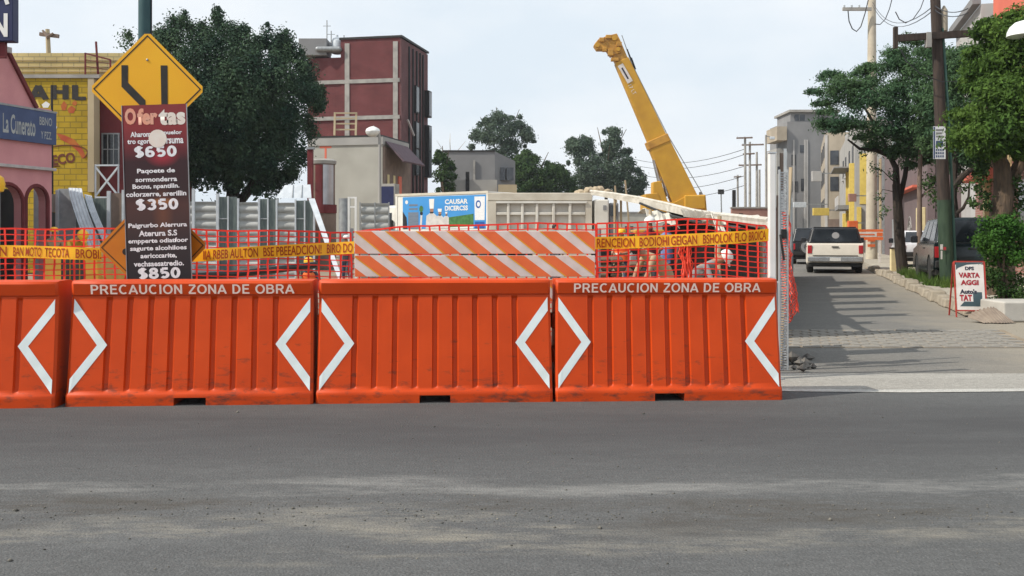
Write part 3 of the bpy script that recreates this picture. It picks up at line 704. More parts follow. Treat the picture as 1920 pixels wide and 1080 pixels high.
t, A, R = diamond('diamond_sign', 'yellow diamond road sign with black lane narrowing bars above the Ofertas banner', 276, 167, 109, M['sign_yellow'], radians(0.3), YS, M['sign_black'])
def spoly(t, A, pts, cx, cy, mat, name, Y, y=-.0026):
    mb = MB().add([A @ Vector(((x - cx) * Y / F, y, (cy - yy) * Y / F)) for x, yy in pts], [tuple(range(len(pts)))[::-1]]); return mb.build(name, mat, t)
spoly(t, A, [(227.5, 122.5), (240, 122.5), (240, 155), (273, 188), (273, 204), (267, 204), (262, 197), (228, 163)], 276, 167, M['sign_black'], 'lane_bar', YS)
spoly(t, A, [(301, 122.5), (314, 122.5), (315, 204), (303, 204)], 276, 167, M['sign_black'], 'lane_bar', YS)
for dx, dz in ((0, .26), (0, -.2)):
    MB().lathe([(.010, 0), (.010, .006), (.004, .009)], 8, A @ Matrix.Translation((dx, -.001, dz)) @ Matrix.Rotation(pi / 2, 4, 'X')).build('bolt', M['steel'], t)
t, A, R = diamond('diamond_sign', 'weathered orange diamond road sign half hidden behind the lower Ofertas banner', 286, 462, 104, M['sign_orange'], radians(-1.2), YS + .10, M['edge_brown'])
MB().lathe([(.03, 0), (.03, .003)], 14, Matrix.Translation((P(236, 472, YS + .1).x - t.location.x, -.004, P(236, 472, YS + .1).z)) @ Matrix.Rotation(pi / 2, 4, 'X')).build('symbol', M['sign_black'], t)
YO = 8.78; so = YO / F
bb = P(299, 527, YO)
ban = thing('offer_banner', 'tall dark red banner headed Ofertas with white prices, in front of two diamond signs', 'banner', bb)
ban.rotation_euler = (0, radians(-1.75), 0)
BH = 331 * so; BW = 60 * so
MB().box(-BW, BW, 0, .006, 0, BH).build('sheet', M['banner'], ban)
for e_ in (-BW - .006, BW + .0005): MB().box(e_, e_ + .0055, -.004, .010, 0, BH).build('edging', M['steel'], ban)
def bt(s0, cx, cy, w, h, mat='print_white', bold=0.03):
    # cx, cy in photo pixels measured on the upright banner: x from its middle, y from its foot
    return text(s0, w * so, h * so, M[mat], ban, Matrix.Translation((cx * so, -.0022, cy * so)) @ UP, bold=bold)
bt('O', -45, 310, 21, 31, 'print_salmon', .05); bt('fer', -13, 309, 38, 31, 'print_salmon', .05); bt('tas', 33, 307, 50, 30, 'print_pale', .05)
bt('Aharom', -27, 276, 38, 10); bt('puelor', 34, 277, 34, 10); bt('tro cgora', -29, 261, 46, 11); bt('rsuma', 37, 262, 32, 10)
MB().lathe([(.01, 0), (17 * so, 0), (17 * so, .001)], 22, Matrix.Translation((5 * so, -.0030, 267 * so)) @ Matrix.Rotation(pi / 2, 4, 'X')).build('white_disc', M['print_pale'], ban)
def price(s0, cy): stroke_text(s0, 79 * so, 19 * so, M['print_white'], ban, Matrix.Translation((0, -.0022, cy * so)) @ UP, pen=.24, gap=.10)
price('$650', 243); price('$350', 144); price('$850', 15)
bt('Paqoete de', 0, 206, 71, 11); bt('sormonderra', 0, 191, 78, 9); bt('Bocns, npantilln.', -1, 177, 88, 11); bt('colorzerre, arerillin', -1, 163, 113, 11)
bt('Paigrurbo Alerrura', 0, 104, 110, 11); bt('Aterura S.S', 0, 90, 72, 11); bt('empperte odiatfoor', 0, 75, 112, 11); bt('sagurte alcohiloes', 0, 61, 106, 11)
bt('aericccarite,', 0, 47, 68, 10); bt('vechsaesatredio.', 0, 33, 94, 10)

# ------------------------------------------------------------ orange safety net and caution tape
def net_mesh(path, ztop, zbot, cw, chh, wv, wh, seed, wob=.012, ruck=None):
    "path: list of (x,y) ; ztop/zbot functions of arclength fraction"
    g = np.random.default_rng(seed)
    seg = [0]
    for a, b_ in zip(path, path[1:]): seg.append(seg[-1] + math.hypot(b_[0] - a[0], b_[1] - a[1]))
    L = seg[-1]; nv = max(2, int(L / cw)); nr = max(2, int((ztop(.5) - zbot(.5)) / chh))
    def pt(u):
        s0 = u * L
        for k in range(len(path) - 1):
            if s0 <= seg[k + 1] + 1e-9:
                t = (s0 - seg[k]) / (seg[k + 1] - seg[k]); return path[k][0] + (path[k + 1][0] - path[k][0]) * t, path[k][1] + (path[k + 1][1] - path[k][1]) * t
        return path[-1]
    ph = g.random(6) * 6.28
    grid_ = []
    for i in range(nv + 1):
        u = i / nv; x, y = pt(u); colm = []
        if ruck: x, y = ruck(u, x, y)
        for j in range(nr + 1):
            v = j / nr; z = zbot(u) + (ztop(u) - zbot(u)) * v
            dx = wob * (sin(9 * u * L / 2 + ph[0] + 3 * v) + .7 * sin(4.1 * u * L + ph[1] - 5 * v)) * .8
            dy = wob * 2.2 * (sin(2.3 * u * L + ph[2] + 2 * v) + .6 * sin(5.7 * u * L + ph[3] + 4 * v))
            dz = wob * (.8 * sin(3.1 * u * L + ph[4]) * (1 - .4 * v) + .35 * sin(7 * u * L + ph[5] + 2 * v))
            colm.append(Vector((x + dx + g.normal() * .002, y + dy, z + dz + g.normal() * .0015)))
        grid_.append(colm)
    mb = MB()
    def strip(pts, w, horiz):
        k = len(mb.v); d = .004
        for p in pts:
            o_ = Vector((0, 0, w / 2)) if horiz else Vector((w / 2, 0, 0))
            mb.v += [p - o_ + Vector((0, -d / 2, 0)), p + o_ + Vector((0, -d / 2, 0)), p + o_ + Vector((0, d / 2, 0)), p - o_ + Vector((0, d / 2, 0))]
        for t in range(len(pts) - 1):
            for q in range(4): mb.f.append((k + 4 * t + q, k + 4 * t + (q + 1) % 4, k + 4 * t + 4 + (q + 1) % 4, k + 4 * t + 4 + q))
    for i in range(nv + 1): strip(grid_[i], wv, False)
    for j in range(nr + 1): strip([grid_[i][j] for i in range(nv + 1)], wh * (1.6 if j in (0, nr) else 1), True)
    return mb
YN = 9.28
def interp(pts):
    def f(x):
        for (a, ya), (b_, yb) in zip(pts, pts[1:]):
            if x <= b_: return ya + (yb - ya) * max(0, (x - a) / (b_ - a))
        return pts[-1][1]
    return f
fence = thing('safety_fence', 'red orange plastic safety net strung on thin posts behind the barriers', 'safety fence', (0, 0, 0))
spans = [(-140, 348, YN - .04, YN, [(-140, 427), (348, 432)]), (348, 657, YN, YN, [(348, 429), (657, 437)]),
         (657, 1118, YN + .02, YN + .08, [(657, 437), (700, 430), (750, 424), (1118, 419)]), (1118, 1437, YN + .08, YN + .2, [(1118, 419), (1260, 412), (1330, 412), (1437, 424)])]
for k, (a, b_, ya, yb, tops) in enumerate(spans):
    pa, pb = P(a, 500, ya), P(b_, 500, yb); f = interp(tops)
    zt = lambda u, a=a, b_=b_, ya=ya, yb=yb, f=f: P(0, f(a + (b_ - a) * u), ya + (yb - ya) * u).z
    zb = lambda u: 0.34
    ruck = (lambda u, x, y: (x - .10 * math.exp(-((u - .47) / .05) ** 2) * sin((u - .47) * 60), y)) if k == 3 else None
    net_mesh([(pa.x, ya), (pb.x, yb)], zt, zb, .092, .052, .017, .010, 20 + k, ruck=ruck).build('net', M['net'], fence)
for px, y in ((-140, YN), (348, YN + .03), (655, YN + .05), (1120, YN + .12), (1432, YN + .24)):
    p = P(px, 428, y); MB().tube([(p.x, y, 0), (p.x + .02, y + .01, p.z)], .018, 8).build('fence_post', M['steel'], fence)
for px, wd in ((1280, .035), (1292, .02)):        # gathered folds of the net
    p = P(px, 420, YN + .12)
    mb = MB()
    for k in range(7):
        ph = rng.random() * 6; mb.tube([(p.x + rng.uniform(-wd, wd) + .018 * sin(ph + q * 1.1), p.y - .02 + .02 * cos(ph + q), .55 + q * .09) for q in range(10)], .006, 5)
    mb.build('net_fold', M['net_orange'], fence)

def tape(label, pts, words, Y0):
    "pts: list of (px, py_mid) ; a flat band 23 px tall that wavers a little"
    t = thing('caution_tape', label, 'caution tape', (0, 0, 0)); hw = 11.5 * Y0 / F; n_ = 60; V = []
    f = interp(pts); xa, xb = pts[0][0], pts[-1][0]
    def c(px, off, d=0.0):
        y = Y0 + .012 * sin(px * .03) + .008 * sin(px * .071 + 1); p = P(px, f(px), y); tw = .12 * sin(px * .021); return Vector((p.x, y + off * tw - d, p.z + off))
    mb = MB()
    for i in range(n_ + 1):
        px = xa + (xb - xa) * i / n_; mb.v += [c(px, -hw), c(px, hw), c(px, hw, -.0012), c(px, -hw, -.0012)]
    for i in range(n_):
        for q in range(4): mb.f.append((4 * i + q, 4 * i + 4 + q, 4 * i + 4 + (q + 1) % 4, 4 * i + (q + 1) % 4))
    band = mb.build('band', M['tape'], t)
    for w, x0, x1 in words:
        o = text(w, 1, 1, M['tape_ink'], t, Matrix.Identity(4), bold=.012)
        for v in o.data.vertices:
            px = x0 + (v.co.x + .5) * (x1 - x0); v.co = c(px, v.co.y * hw * 1.5, .004)
    return t
tape('yellow caution tape with red lettering running left of the diamond signs', [(-60, 470), (60, 472), (190, 477)], [('AN', -16, 13), ('BAN MOTO', 25, 78), ('TECOTA', 84, 130), ('BROBI.', 142, 190)], YN - .10)
tape('yellow caution tape with red lettering between the diamond signs and striped boards', [(352, 480), (500, 472), (664, 464)], [('IIA RBEB AULTON', 381, 484), ('BSE PBEEADCION!', 494, 603), ('BIRO DO', 613, 661)], YN - .10)
tape('yellow caution tape with red lettering right of the striped boards', [(1110, 456), (1200, 454), (1330, 448), (1400, 444), (1441, 440)], [('RENCEION', 1119, 1190), ('BODIOHI', 1199, 1254), ('GEIGAN', 1258, 1307), ('BSHOLOK', 1318, 1374), ('FLO', 1378, 1400), ('BROICA', 1404, 1436)], YN - .06)
# ------------------------------------------------------------ left: pink shop, mural building, tree, brick block
def window(parent, mat, M4, w, h, fr=.06, bars=(1, 0), frame_mat=None, sill=False):
    "window on a plane: M4 has x right, y up, z out of the wall; glass is a sub-part of the frame"
    fm = frame_mat or MATS['steel']; mb = MB(); d = .05
    def b(x0, x1, y0, y1, z0=.0, z1=d): mb.box(x0, x1, y0, y1, z0, z1, M4)
    b(-w / 2, w / 2, h / 2 - fr, h / 2); b(-w / 2, w / 2, -h / 2, -h / 2 + fr); b(-w / 2, -w / 2 + fr, -h / 2 + fr, h / 2 - fr); b(w / 2 - fr, w / 2, -h / 2 + fr, h / 2 - fr)
    for i in range(bars[0]): x = -w / 2 + w * (i + 1) / (bars[0] + 1); b(x - fr / 3, x + fr / 3, -h / 2 + fr, h / 2 - fr, .0, d * .8)
    for i in range(bars[1]): y = -h / 2 + h * (i + 1) / (bars[1] + 1); b(-w / 2 + fr, w / 2 - fr, y - fr / 3, y + fr / 3, .0, d * .7)
    if sill: b(-w / 2 - .08, w / 2 + .08, -h / 2 - .08, -h / 2 - .002, 0, .14)
    o = mb.build('window', fm, parent, world=True)
    MB().box(-w / 2 + .01, w / 2 - .01, -h / 2 + .01, h / 2 - .01, .004, .016, M4).build('pane', mat, o, world=True)
    return o
def facing(p):                      # wall facing the camera
    return Matrix.Translation(p) @ UP
def street_left(p):                 # wall facing the street on its left (right-hand houses)
    return Matrix.Translation(p) @ Matrix.Rotation(SANG - pi / 2, 4, 'Z') @ UP
def street_right(p):                # wall facing right (left-hand houses)
    return Matrix.Translation(p) @ Matrix.Rotation(SANG + pi / 2, 4, 'Z') @ UP

# pink shop: street front runs along the avenue, arches below a blue sign
YP0, YP1 = 21.5, 27.0
xo = P(97, 0, YP1).x - TAN * YP1                                # a-offset of its front
pink = thing('pink_shop', 'pink plastered shop with dark arched openings at the left edge', 'building', SL(xo, YP1), SANG)
# local frame: +y along the street, +x towards the street; the front is at x=0
ln = 6.4
def L2(Y): return (Y - YP1) / cos(SANG)
mb = MB()
z1 = P(0, 321, YP1).z; ztop = P(0, 140, YP1).z
arches = [(-1.55, .52), (-.55, .40), (-3.0, .62), (-4.5, .62)]
# lower wall as piers and spandrels around round-headed openings
def arch_wall(mb, y0, y1, zt, ops, thick):
    ops = sorted(ops); cur = y0
    for yc, r_ in ops:
        sp_ = zt - .42 - r_
        mb.box(-thick, 0, cur, yc - r_, 0, zt)
        n_ = 10; prev = None
        for i in range(n_):
            a0, a1 = pi - pi * i / n_, pi - pi * (i + 1) / n_
            ya, yb = yc + r_ * cos(a0), yc + r_ * cos(a1); za, zb = sp_ + r_ * sin(a0), sp_ + r_ * sin(a1)
            mb.hexa([(-thick, ya, za), (0, ya, za), (0, yb, zb), (-thick, yb, zb)], [(-thick, ya, zt), (0, ya, zt), (0, yb, zt), (-thick, yb, zt)])
        cur = yc + r_
    mb.box(-thick, 0, cur, y1, 0, zt)
arch_wall(mb, -ln, 0, z1, arches, .3)
mb.build('arcade_wall', M['plaster_pink'], pink)
for yc, r_ in arches:
    mb = MB(); sp_ = z1 - .42 - r_
    pts = [(yc - r_, 0), (yc - r_, sp_)] + [(yc + r_ * cos(a), sp_ + r_ * sin(a)) for a in [pi - pi * i / 12 for i in range(13)]] + [(yc + r_, 0)]
    mb.tube([(0.0, y, z) for y, z in pts], .055, 6).build('arch_trim', M['plaster_maroon'], pink)
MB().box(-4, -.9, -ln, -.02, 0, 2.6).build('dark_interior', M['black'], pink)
MB().box(-4.2, -.002, -ln, 0, z1 + .082, P(0, 206, YP1).z).build('upper_wall', M['plaster_pink'], pink)
MB().box(-.3, .12, -ln, .05, z1, z1 + .08).build('ledge', M['trim_pale'], pink, bevel=.01)
# sloping gable end with a dark coping
zt0 = P(0, 196, YP1).z; mb = MB(); zu = P(0, 206, YP1).z
ya, za, yb, zb_ = -.62, zu, -1.56, P(0, 100, 25.5).z
mb.hexa([(-4.2, -ln, zu), (-.01, -ln, zu), (-.01, -.62, zu), (-4.2, -.62, zu)], [(-4.2, -ln, zb_), (-.01, -ln, zb_), (-.01, yb, zb_), (-4.2, yb, zb_)]).build('gable', M['plaster_pink'], pink)
MB().beam((-.05, -.58, zu - .02), (-.05, -1.58, zb_ + .05), .22, .10).build('coping', M['plaster_maroon'], pink)
MB().box(-.5, .12, -ln, -1.55, zb_, zb_ + .14).build('cornice', M['trim_pale'], pink)
# blue fascia sign
bs = thing('shop_sign', 'blue fascia sign with pale lettering on the pink shop', 'sign', SL(xo, YP1), SANG)
zA, zB = P(0, 272, YP1).z, P(0, 213, YP1).z
MB().box(.004, .10, -ln, .06, zA, zB).build('panel', M['sign_blue'], bs)
MB().box(.0, .115, -ln, .075, zB, zB + .05).build('frame', M['steel'], bs)
def bsx(y): return bs.matrix_basis @ Vector((.106, y, (zA + zB) / 2))
Rm = Matrix.Rotation(SANG + pi / 2, 4, 'Z') @ UP
zc = (zA + zB) / 2
text('La Cunerato', 1.12, .50, M['sign_letter'], bs, Matrix.Translation((.106, -1.28, zc - .02)) @ Matrix.Rotation(pi / 2, 4, 'Z') @ UP, bold=.02)
text('BBNO', .46, .22, M['sign_letter'], bs, Matrix.Translation((.106, -.34, zc + .17)) @ Matrix.Rotation(pi / 2, 4, 'Z') @ UP, bold=.01)
text('Y PZZ.', .40, .20, M['sign_letter'], bs, Matrix.Translation((.106, -.32, zc - .2)) @ Matrix.Rotation(pi / 2, 4, 'Z') @ UP, bold=.01)
# navy blade sign at the very left edge
nb = thing('blade_sign', 'navy blade sign with white letters A and N above the pink shop', 'sign', P(-10, 321, 24.5))
nb.location.z = 0
fbox('box', M['navy'], nb, -46, 24, -60, 77, 24.3, .3, bevel=.02)
fbox('bracket', M['plaster_maroon'], nb, -20, 9, 77.5, 108, 24.42, .12)
p = P(-1, 47, 24.29); stroke_text('N', 36 * 24.3 / F, 44 * 24.3 / F, M['white_paint'], nb, wm(nb).inverted() @ Matrix.Translation(p) @ UP)
p = P(-1, -14, 24.29); stroke_text('A', 36 * 24.3 / F, 44 * 24.3 / F, M['white_paint'], nb, wm(nb).inverted() @ Matrix.Translation(p) @ UP)
# yellow signal/lamp bit at the left edge
yl = thing('yellow_lantern', 'yellow hanging lantern cut off by the left edge beside the arches', 'lantern', (P(-2, 345, 23).x, 23, 0))
c = P(-3, 345, 23); MB().lathe([(.02, -.2), (.10, -.17), (.14, .0), (.10, .15), (.03, .2)], 12, Matrix.Translation((0, 0, c.z))).build('globe', M['helmet_yellow'], yl, smooth=True)
MB().tube([(0, 0, 0), (-.05, .1, c.z - .18)], .03, 8).build('stem', M['steel'], yl)

# mural building
YM = 36.0
mur = thing('mural_building', 'building with yellow painted mural wall and cream block parapet', 'building', (P(110, 0, YM).x, YM, 0))
a, b_ = P(-60, 530, YM), P(172, 140, YM)
MB().box(a.x, b_.x, YM, YM + 7, 0, b_.z).build('mural_wall', M['brick_mural'], mur, world=True)
c = P(240, 96, YM)
MB().box(a.x, P(240, 0, YM + .9).x, YM + .9, YM + 8, b_.z + .004, c.z + .1).build('parapet_wall', M['brick_cream'], mur, world=True)
fbox('coping', M['concrete'], mur, -60, 186, 139.6, 146, YM - .08, .8)
fbox('corner_pier', M['stucco_tan'], mur, 164.5, 176, 147, 360, YM - .06, .5)
fbox('side_wall', M['plaster_maroon'], mur, 173, 262, 141, 535, YM + .7, 6)
for k, yy in enumerate((112, 124, 133)):
    fbox('course', M['stucco_tan'], mur, -20, 232, yy, yy + 1.3, YM + .86, .03)
window(mur, M['glass'], facing(P(208, 280, YM + .69)), 34 * YM / F, 62 * YM / F, .05, (2, 1))
stroke_text('AHL', 108 * YM / F, 27 * YM / F, M['sign_black'], mur, wm(mur).inverted() @ Matrix.Translation(P(109, 173, YM - .012)) @ UP, pen=.26, gap=.12)
mk('mural_red', (0.38, 0.07, 0.03), (0.44, 0.14, 0.03), scale=3, rough=0.9)
mk('mural_dark', (0.16, 0.05, 0.03), rough=0.9)
text('TECO', 58 * YM / F, 20 * YM / F, M['mural_dark'], mur, wm(mur).inverted() @ Matrix.Translation(P(112, 299, YM - .012)) @ Matrix.Rotation(radians(-9), 4, 'Y') @ UP, bold=.04)
def mpoly(pts, mat, nm, Y=YM, d=.008): MB().add([P(x, y, Y - d) for x, y in pts], [tuple(range(len(pts)))[::-1]]).build(nm, mat, mur, world=True)
mpoly([(106, 250), (120, 253), (140, 262), (155, 280), (162, 296), (154, 297), (146, 284), (130, 270), (114, 262)], M['mural_red'], 'mural_shape')
mpoly([(62, 190), (70, 186), (76, 200), (72, 214), (64, 206)], M['yellow_wall'], 'mural_shape')
for (x, y, w, h) in ((86, 196, 8, 6), (120, 198, 6, 9), (134, 205, 8, 7), (102, 239, 5, 7), (140, 193, 5, 5)):
    mpoly([(x - w, y), (x, y - h), (x + w, y - 1), (x + w * .5, y + h), (x - w * .6, y + h)], M['mural_red' if x > 110 else 'white_paint'], 'mural_shape')
ov = [(112 + 52 * cos(t * pi / 12), 297 - 5 - 19 * sin(t * pi / 12) + (52 * cos(t * pi / 12)) * -.12) for t in range(-2, 19)]
MB().tube([P(x, y, YM - .012) for x, y in ov], .018, 4).build('mural_ring', M['mural_dark'], mur, world=True)
# roof railing and aerial mast
mb = MB()
for q in (((160, 143), (160, 99)), ((160, 100), (207, 112)), ((207, 112), (207, 140))): mb.beam(P(*q[0], YM + .3), P(*q[1], YM + .3), .05)
for yy in (112, 124): mb.beam(P(161, yy, YM + .3), P(206, yy + 8, YM + .3), .02)
mb.build('roof_railing', M['plaster_maroon'], mur, world=True)
MB().beam(P(184, 139, YM + .45), P(180, 78, YM + .45), .06).build('mast', M['plaster_maroon'], mur, world=True)
# scaffold frame leaning on the maroon wall
sf = thing('scaffold_frame', 'pale braced scaffold frame against the dark red wall', 'scaffold', (P(200, 0, 34).x, 34, 0))
mb = MB()
for q in (((179, 310), (179, 532)), ((222, 310), (222, 532)), ((178, 310), (223, 310)), ((180, 314), (221, 366)), ((221, 314), (180, 366)), ((179, 370), (222, 370))): mb.beam(P(*q[0], 34), P(*q[1], 34.05), .055)
mb.build('tube_frame', M['galv_light'], sf, world=True)
# wooden cross on the skyline
cr = thing('wayside_cross', 'weathered cross rising above the cream parapet', 'cross', (P(90, 0, 46).x, 46, 0))
MB().tube([P(90, 520, 46), P(91, 97, 46), P(89, 55, 46)], [.16, .11, .10], 8).build('upright', M['stucco_tan'], cr, world=True)
MB().beam(P(75, 64, 46), P(110, 68, 46), .16).build('crossbar', M['brown_panel'], cr, world=True)
MB().tube([P(80, 57, 45.9), P(90, 70, 45.85), P(100, 62, 45.9)], [.05, .12, .05], 6).build('carving', M['brown_panel'], cr, world=True)
# black thin pole in front of the mural
tp = thing('thin_pole', 'thin black pole in front of the yellow mural wall', 'pole', (P(99, 0, 31).x, 31, 0))
MB().tube([(0, 0, 0), (-.03, 0, P(0, 160, 31).z)], .035, 8).build('shaft', M['black'], tp)

# green lamp column behind the diamond sign
gp = thing('lamp_column', 'thick dark green lamp column rising behind the yellow diamond sign', 'lamp post', (P(272, 0, 15).x, 15, 0))
MB().tube([(0, 0, 0), (0, 0, 2), (0, 0, 9)], [.13, .105, .085], 18).build('shaft', M['pole_green'], gp, smooth=True)
MB().lathe([(.24, 0), (.24, .03), (.15, .05), (.14, .4)], 18).build('foot', M['pole_green'], gp, smooth=True)
MB().tube([(0, 0, 8.9), (.3, 0, 9.2), (1.4, 0, 9.3)], .05, 8).build('arm', M['pole_green'], gp)
MB().lathe([(.02, -.06), (.16, -.04), (.2, .02), (.08, .10)], 12, Matrix.Translation((1.5, 0, 9.28))).build('lamp_head', M['lamp_globe'], gp, smooth=True)
MB().tube([(.10, -.02, 0.4), (.105, -.02, 8.8)], .012, 6).build('cable', M['wire'], gp)
ct = MB()
for k in range(40): a = rng.random() * 6.28; z = rng.uniform(4.55, 4.9); ct.add([(.1 + .05 * cos(a), .05 * sin(a), z), (.16 + .05 * cos(a), .08 * sin(a), z + .05), (.12 + .05 * cos(a), .1 * sin(a), z + .08)], [(0, 1, 2)])

# ---- big dense tree
M['leaf_dark'] = leafmat('leaf_dark', (0.013, 0.040, 0.031), (0.072, 0.120, 0.060), .12)  # lighter tone raised to put highlights on the clumps into the colour
M['leaf_mid'] = leafmat('leaf_mid', (0.028, 0.062, 0.020), (0.060, 0.105, 0.030), .25)
M['leaf_right'] = leafmat('leaf_right', (0.045, 0.100, 0.022), (0.11, 0.185, 0.035), .35)
M['leaf_feather'] = leafmat('leaf_feather', (0.042, 0.098, 0.054), (0.092, 0.160, 0.066), .3)
M['leaf_hazed'] = leafmat('leaf_hazed', (0.060, 0.095, 0.070), (0.10, 0.14, 0.09), .25)  # paled so that distance haze is put into the leaf colour
M['leaf_bush'] = leafmat('leaf_bush', (0.035, 0.10, 0.016), (0.075, 0.16, 0.026), .25)
M['leaf_ivy'] = leafmat('leaf_ivy', (0.03, 0.07, 0.018), (0.055, 0.10, 0.025), .25)
M['grass'] = leafmat('grass', (0.06, 0.12, 0.025), (0.12, 0.17, 0.04), .3)
def crown_shape(seed, n, outline, Y, depth, rmin, rmax, spires=(), flat=(1, .85)):
    "clumps inside an outline given in photo pixels (list of (px,py)), thick in y; more at the surface"
    g = random.Random(seed); xs = [p[0] for p in outline]; ys = [p[1] for p in outline]; out = []
    def inside(x, y):
        c = False; j = len(outline) - 1
        for i in range(len(outline)):
            (xi, yi), (xj, yj) = outline[i], outline[j]
            if (yi > y) != (yj > y) and x < (xj - xi) * (y - yi) / (yj - yi) + xi: c = not c
            j = i
        return c
    def edge(x, y):
        return min(((x - a[0]) ** 2 + (y - a[1]) ** 2) ** .5 for a in dense)
    dense = []
    for i in range(len(outline)):
        a, b_ = outline[i], outline[(i + 1) % len(outline)]
        for t in range(8): dense.append((a[0] + (b_[0] - a[0]) * t / 8, a[1] + (b_[1] - a[1]) * t / 8))
    maxe = 1
    cand = []
    while len(cand) < n:
        x, y = g.uniform(min(xs), max(xs)), g.uniform(min(ys), max(ys))
        if inside(x, y): e = edge(x, y); maxe = max(maxe, e); cand.append((x, y, e))
    for x, y, e in cand:
        d = depth * (min(1, e / maxe) ** .5); s0 = g.choice((-1, -1, -1, 1)); yy = Y + s0 * d * g.uniform(.55, 1)
        r_ = g.uniform(rmin, rmax) * min(1, .45 + e * Y / F / rmax * .6); p = P(x, y, Y); out.append((p.x, yy, p.z, r_ * flat[0] * g.uniform(.8, 1.25), r_ * flat[0], r_ * flat[1] * g.uniform(.8, 1.25)))
    for x, y0, y1 in spires:
        for t in range(5):
            u = t / 4; p = P(x + g.uniform(-2, 2), y0 + (y1 - y0) * u, Y); r_ = .10 + .5 * (1 - u); out.append((p.x, Y - .3, p.z, r_, r_, r_ * 1.2, 90))
    return out
YT = 43.0
bt_ = thing('street_tree', 'large dense dark green tree behind the Ofertas banner', 'tree', (P(440, 0, YT).x, YT, 0))
mb = MB(); bx0 = P(440, 0, YT).x
mb.tube([(bx0, YT, -.05), (bx0 + .1, YT, 1.5), (bx0 - .1, YT, 3), (bx0 + .1, YT, 6)], [.38, .3, .27, .15], 10)
for q in range(9):
    a = q * .7; mb.tube([(bx0, YT, 2.4 + q * .25), (bx0 + 1.3 * cos(a), YT + 1.2 * sin(a), 4.0 + q * .3), (bx0 + 2.6 * cos(a), YT + 2.3 * sin(a), 5.4 + q * .35)], [.14, .09, .03], 6)
mb.build('trunk', M['bark_dark'], bt_, world=True)
ol = [(300, 70), (330, 40), (350, 30), (368, 58), (395, 50), (414, 22), (432, 52), (470, 58), (492, 72), (505, 50), (518, 82), (540, 66), (560, 92), (585, 110), (600, 150), (612, 185), (590, 225), (585, 265), (575, 310), (540, 335), (505, 355), (468, 362), (420, 350), (380, 362), (345, 350), (330, 320), (300, 330), (250, 300), (240, 200), (270, 130), (285, 90)]
cl = crown_shape(11, 300, ol, YT, 3.1, .45, .95, flat=(.85, 1.05), spires=((350, 60, 26), (414, 60, 20), (505, 85, 48), (540, 95, 62), (330, 60, 38), (245, 82, 66)))
Mi = wm(bt_).inverted(); tr = lambda cs, t: [tuple(Vector(c[:3]) - t.location) + tuple(c[3:]) for c in cs]
leaves('crown', tr(cl, bt_), M['leaf_dark'], bt_, (.12, .065), 3, 480, .35)
o = leaves('inner_foliage', tr([(P(430, 0, YT).x, YT, 6.2, 2.6, 1.9, 2.6, 5000)], bt_), M['leaf_dark'], bt_, (.30, .20), 4)

# ---- brick block
YK = 77.0
kx = P(750, 0, YK).x; ka = kx - TAN * YK
bk = thing('brick_block', 'tall red brick block with pale concrete frame and dark street windows', 'building', (kx, YK, 0), SANG * .75)
hb = P(0, 70, YK).z; wl_ = 155 * YK / F; wd = 7.0
mb = MB(); px_ = lambda q: q * YK / F
lowx = -px_(118)
mb.box(lowx, -.002, 0, wd, 0, hb); mb.build('brick_wall', M['brick_red'], bk)
MB().box(-px_(185), lowx - .002, .05, wd, 0, P(0, 103, YK).z).build('low_wing', M['brick_red'], bk)
MB().box(.0, .12, .0, wd, 0, hb - .1).build('street_front', M['brick_red_street'], bk)
MB().box(lowx - .1, .2, -.1, wd + .1, hb, hb + .16).build('roof_coping', M['black'], bk)
for nm, xs_ in (('column', (-px_(8), -px_(104))),):
    for x in xs_: MB().box(x - .22, x + .16, -.06, .0, 0, hb - .3).build(nm, M['concrete'], bk)
for py in (150, 219): z = P(0, py, YK).z; MB().box(-px_(184), -.02, -.075, -.003, z - .15, z + .15).build('floor_beam', M['concrete'], bk)
# street front: dark fins and windows
for k, yy in enumerate((1.7, 2.7, 3.7, 4.6, 5.4)): MB().box(.123, .24, yy, yy + .14, 0, hb - .4).build('fin', M['black'], bk)
for py in (178, 248, 300):
    z = P(0, py, YK).z
    for yy in (3.0, 5.9):
        MB().box(.125, .5 if yy > 5 else .3, yy + .12, yy + 1.0, z - 1.0, z + 1.2).build('window_bay', M['black'], bk)
        o = bk.children[-1]
        MB().box(.503 if yy > 5 else .303, .53 if yy > 5 else .33, yy + .2, yy + .92, z - .9, z + 1.1).build('pane', M['glass_far'], o)
MB().beam((.3, 1.0, P(0, 222, YK).z), (.5, 2.0, P(0, 250, YK).z), .12).build('brace', M['trim_pale'], bk)
# roof clutter: water tank, stair hut, aerials
wt = thing('roof_shed', 'grey stair hut on the roof of the brick block behind the tree', 'shed', (P(585, 0, YK + 1).x, YK + 1, P(0, 103, YK).z))
fbox('hut', M['stucco_grey'], wt, 560, 612, 72, 103, YK + 1.0, 2); fbox('canopy', M['steel'], wt, 590, 640, 86, 96, YK + .6, 1.2, bevel=.2)
tk = thing('water_tank', 'pale rounded water tank on the brick block roof', 'tank', (P(632, 0, YK + 2).x, YK + 2, P(0, 92, YK + 2).z))
MB().lathe([(.3, -.4), (.55, -.3), (.55, .55), (.4, .8), (.1, .95), (.1, 1.1)], 14).build('drum', M['galv_light'], tk, smooth=True)
for i, (x, y0, y1) in enumerate(((613, 92, 38), (621, 90, 58), (645, 90, 66))):
    am = thing('roof_aerial', ('tallest thin aerial on the brick block roof', 'middle thin aerial beside the roof water tank', 'short thin aerial right of the roof water tank')[i], 'aerial', P(x, y0, YK + 1.5), group='roof aerials'); d = P(x, y1, YK + 1.5) - P(x, y0, YK + 1.5)
    MB().tube([(0, 0, -.6), d], .045, 6).build('mast', M['steel'], am); MB().beam((-.3, 0, d.z * .8), (.3, 0, d.z * .8), .04).build('crossbar', M['steel'], am)
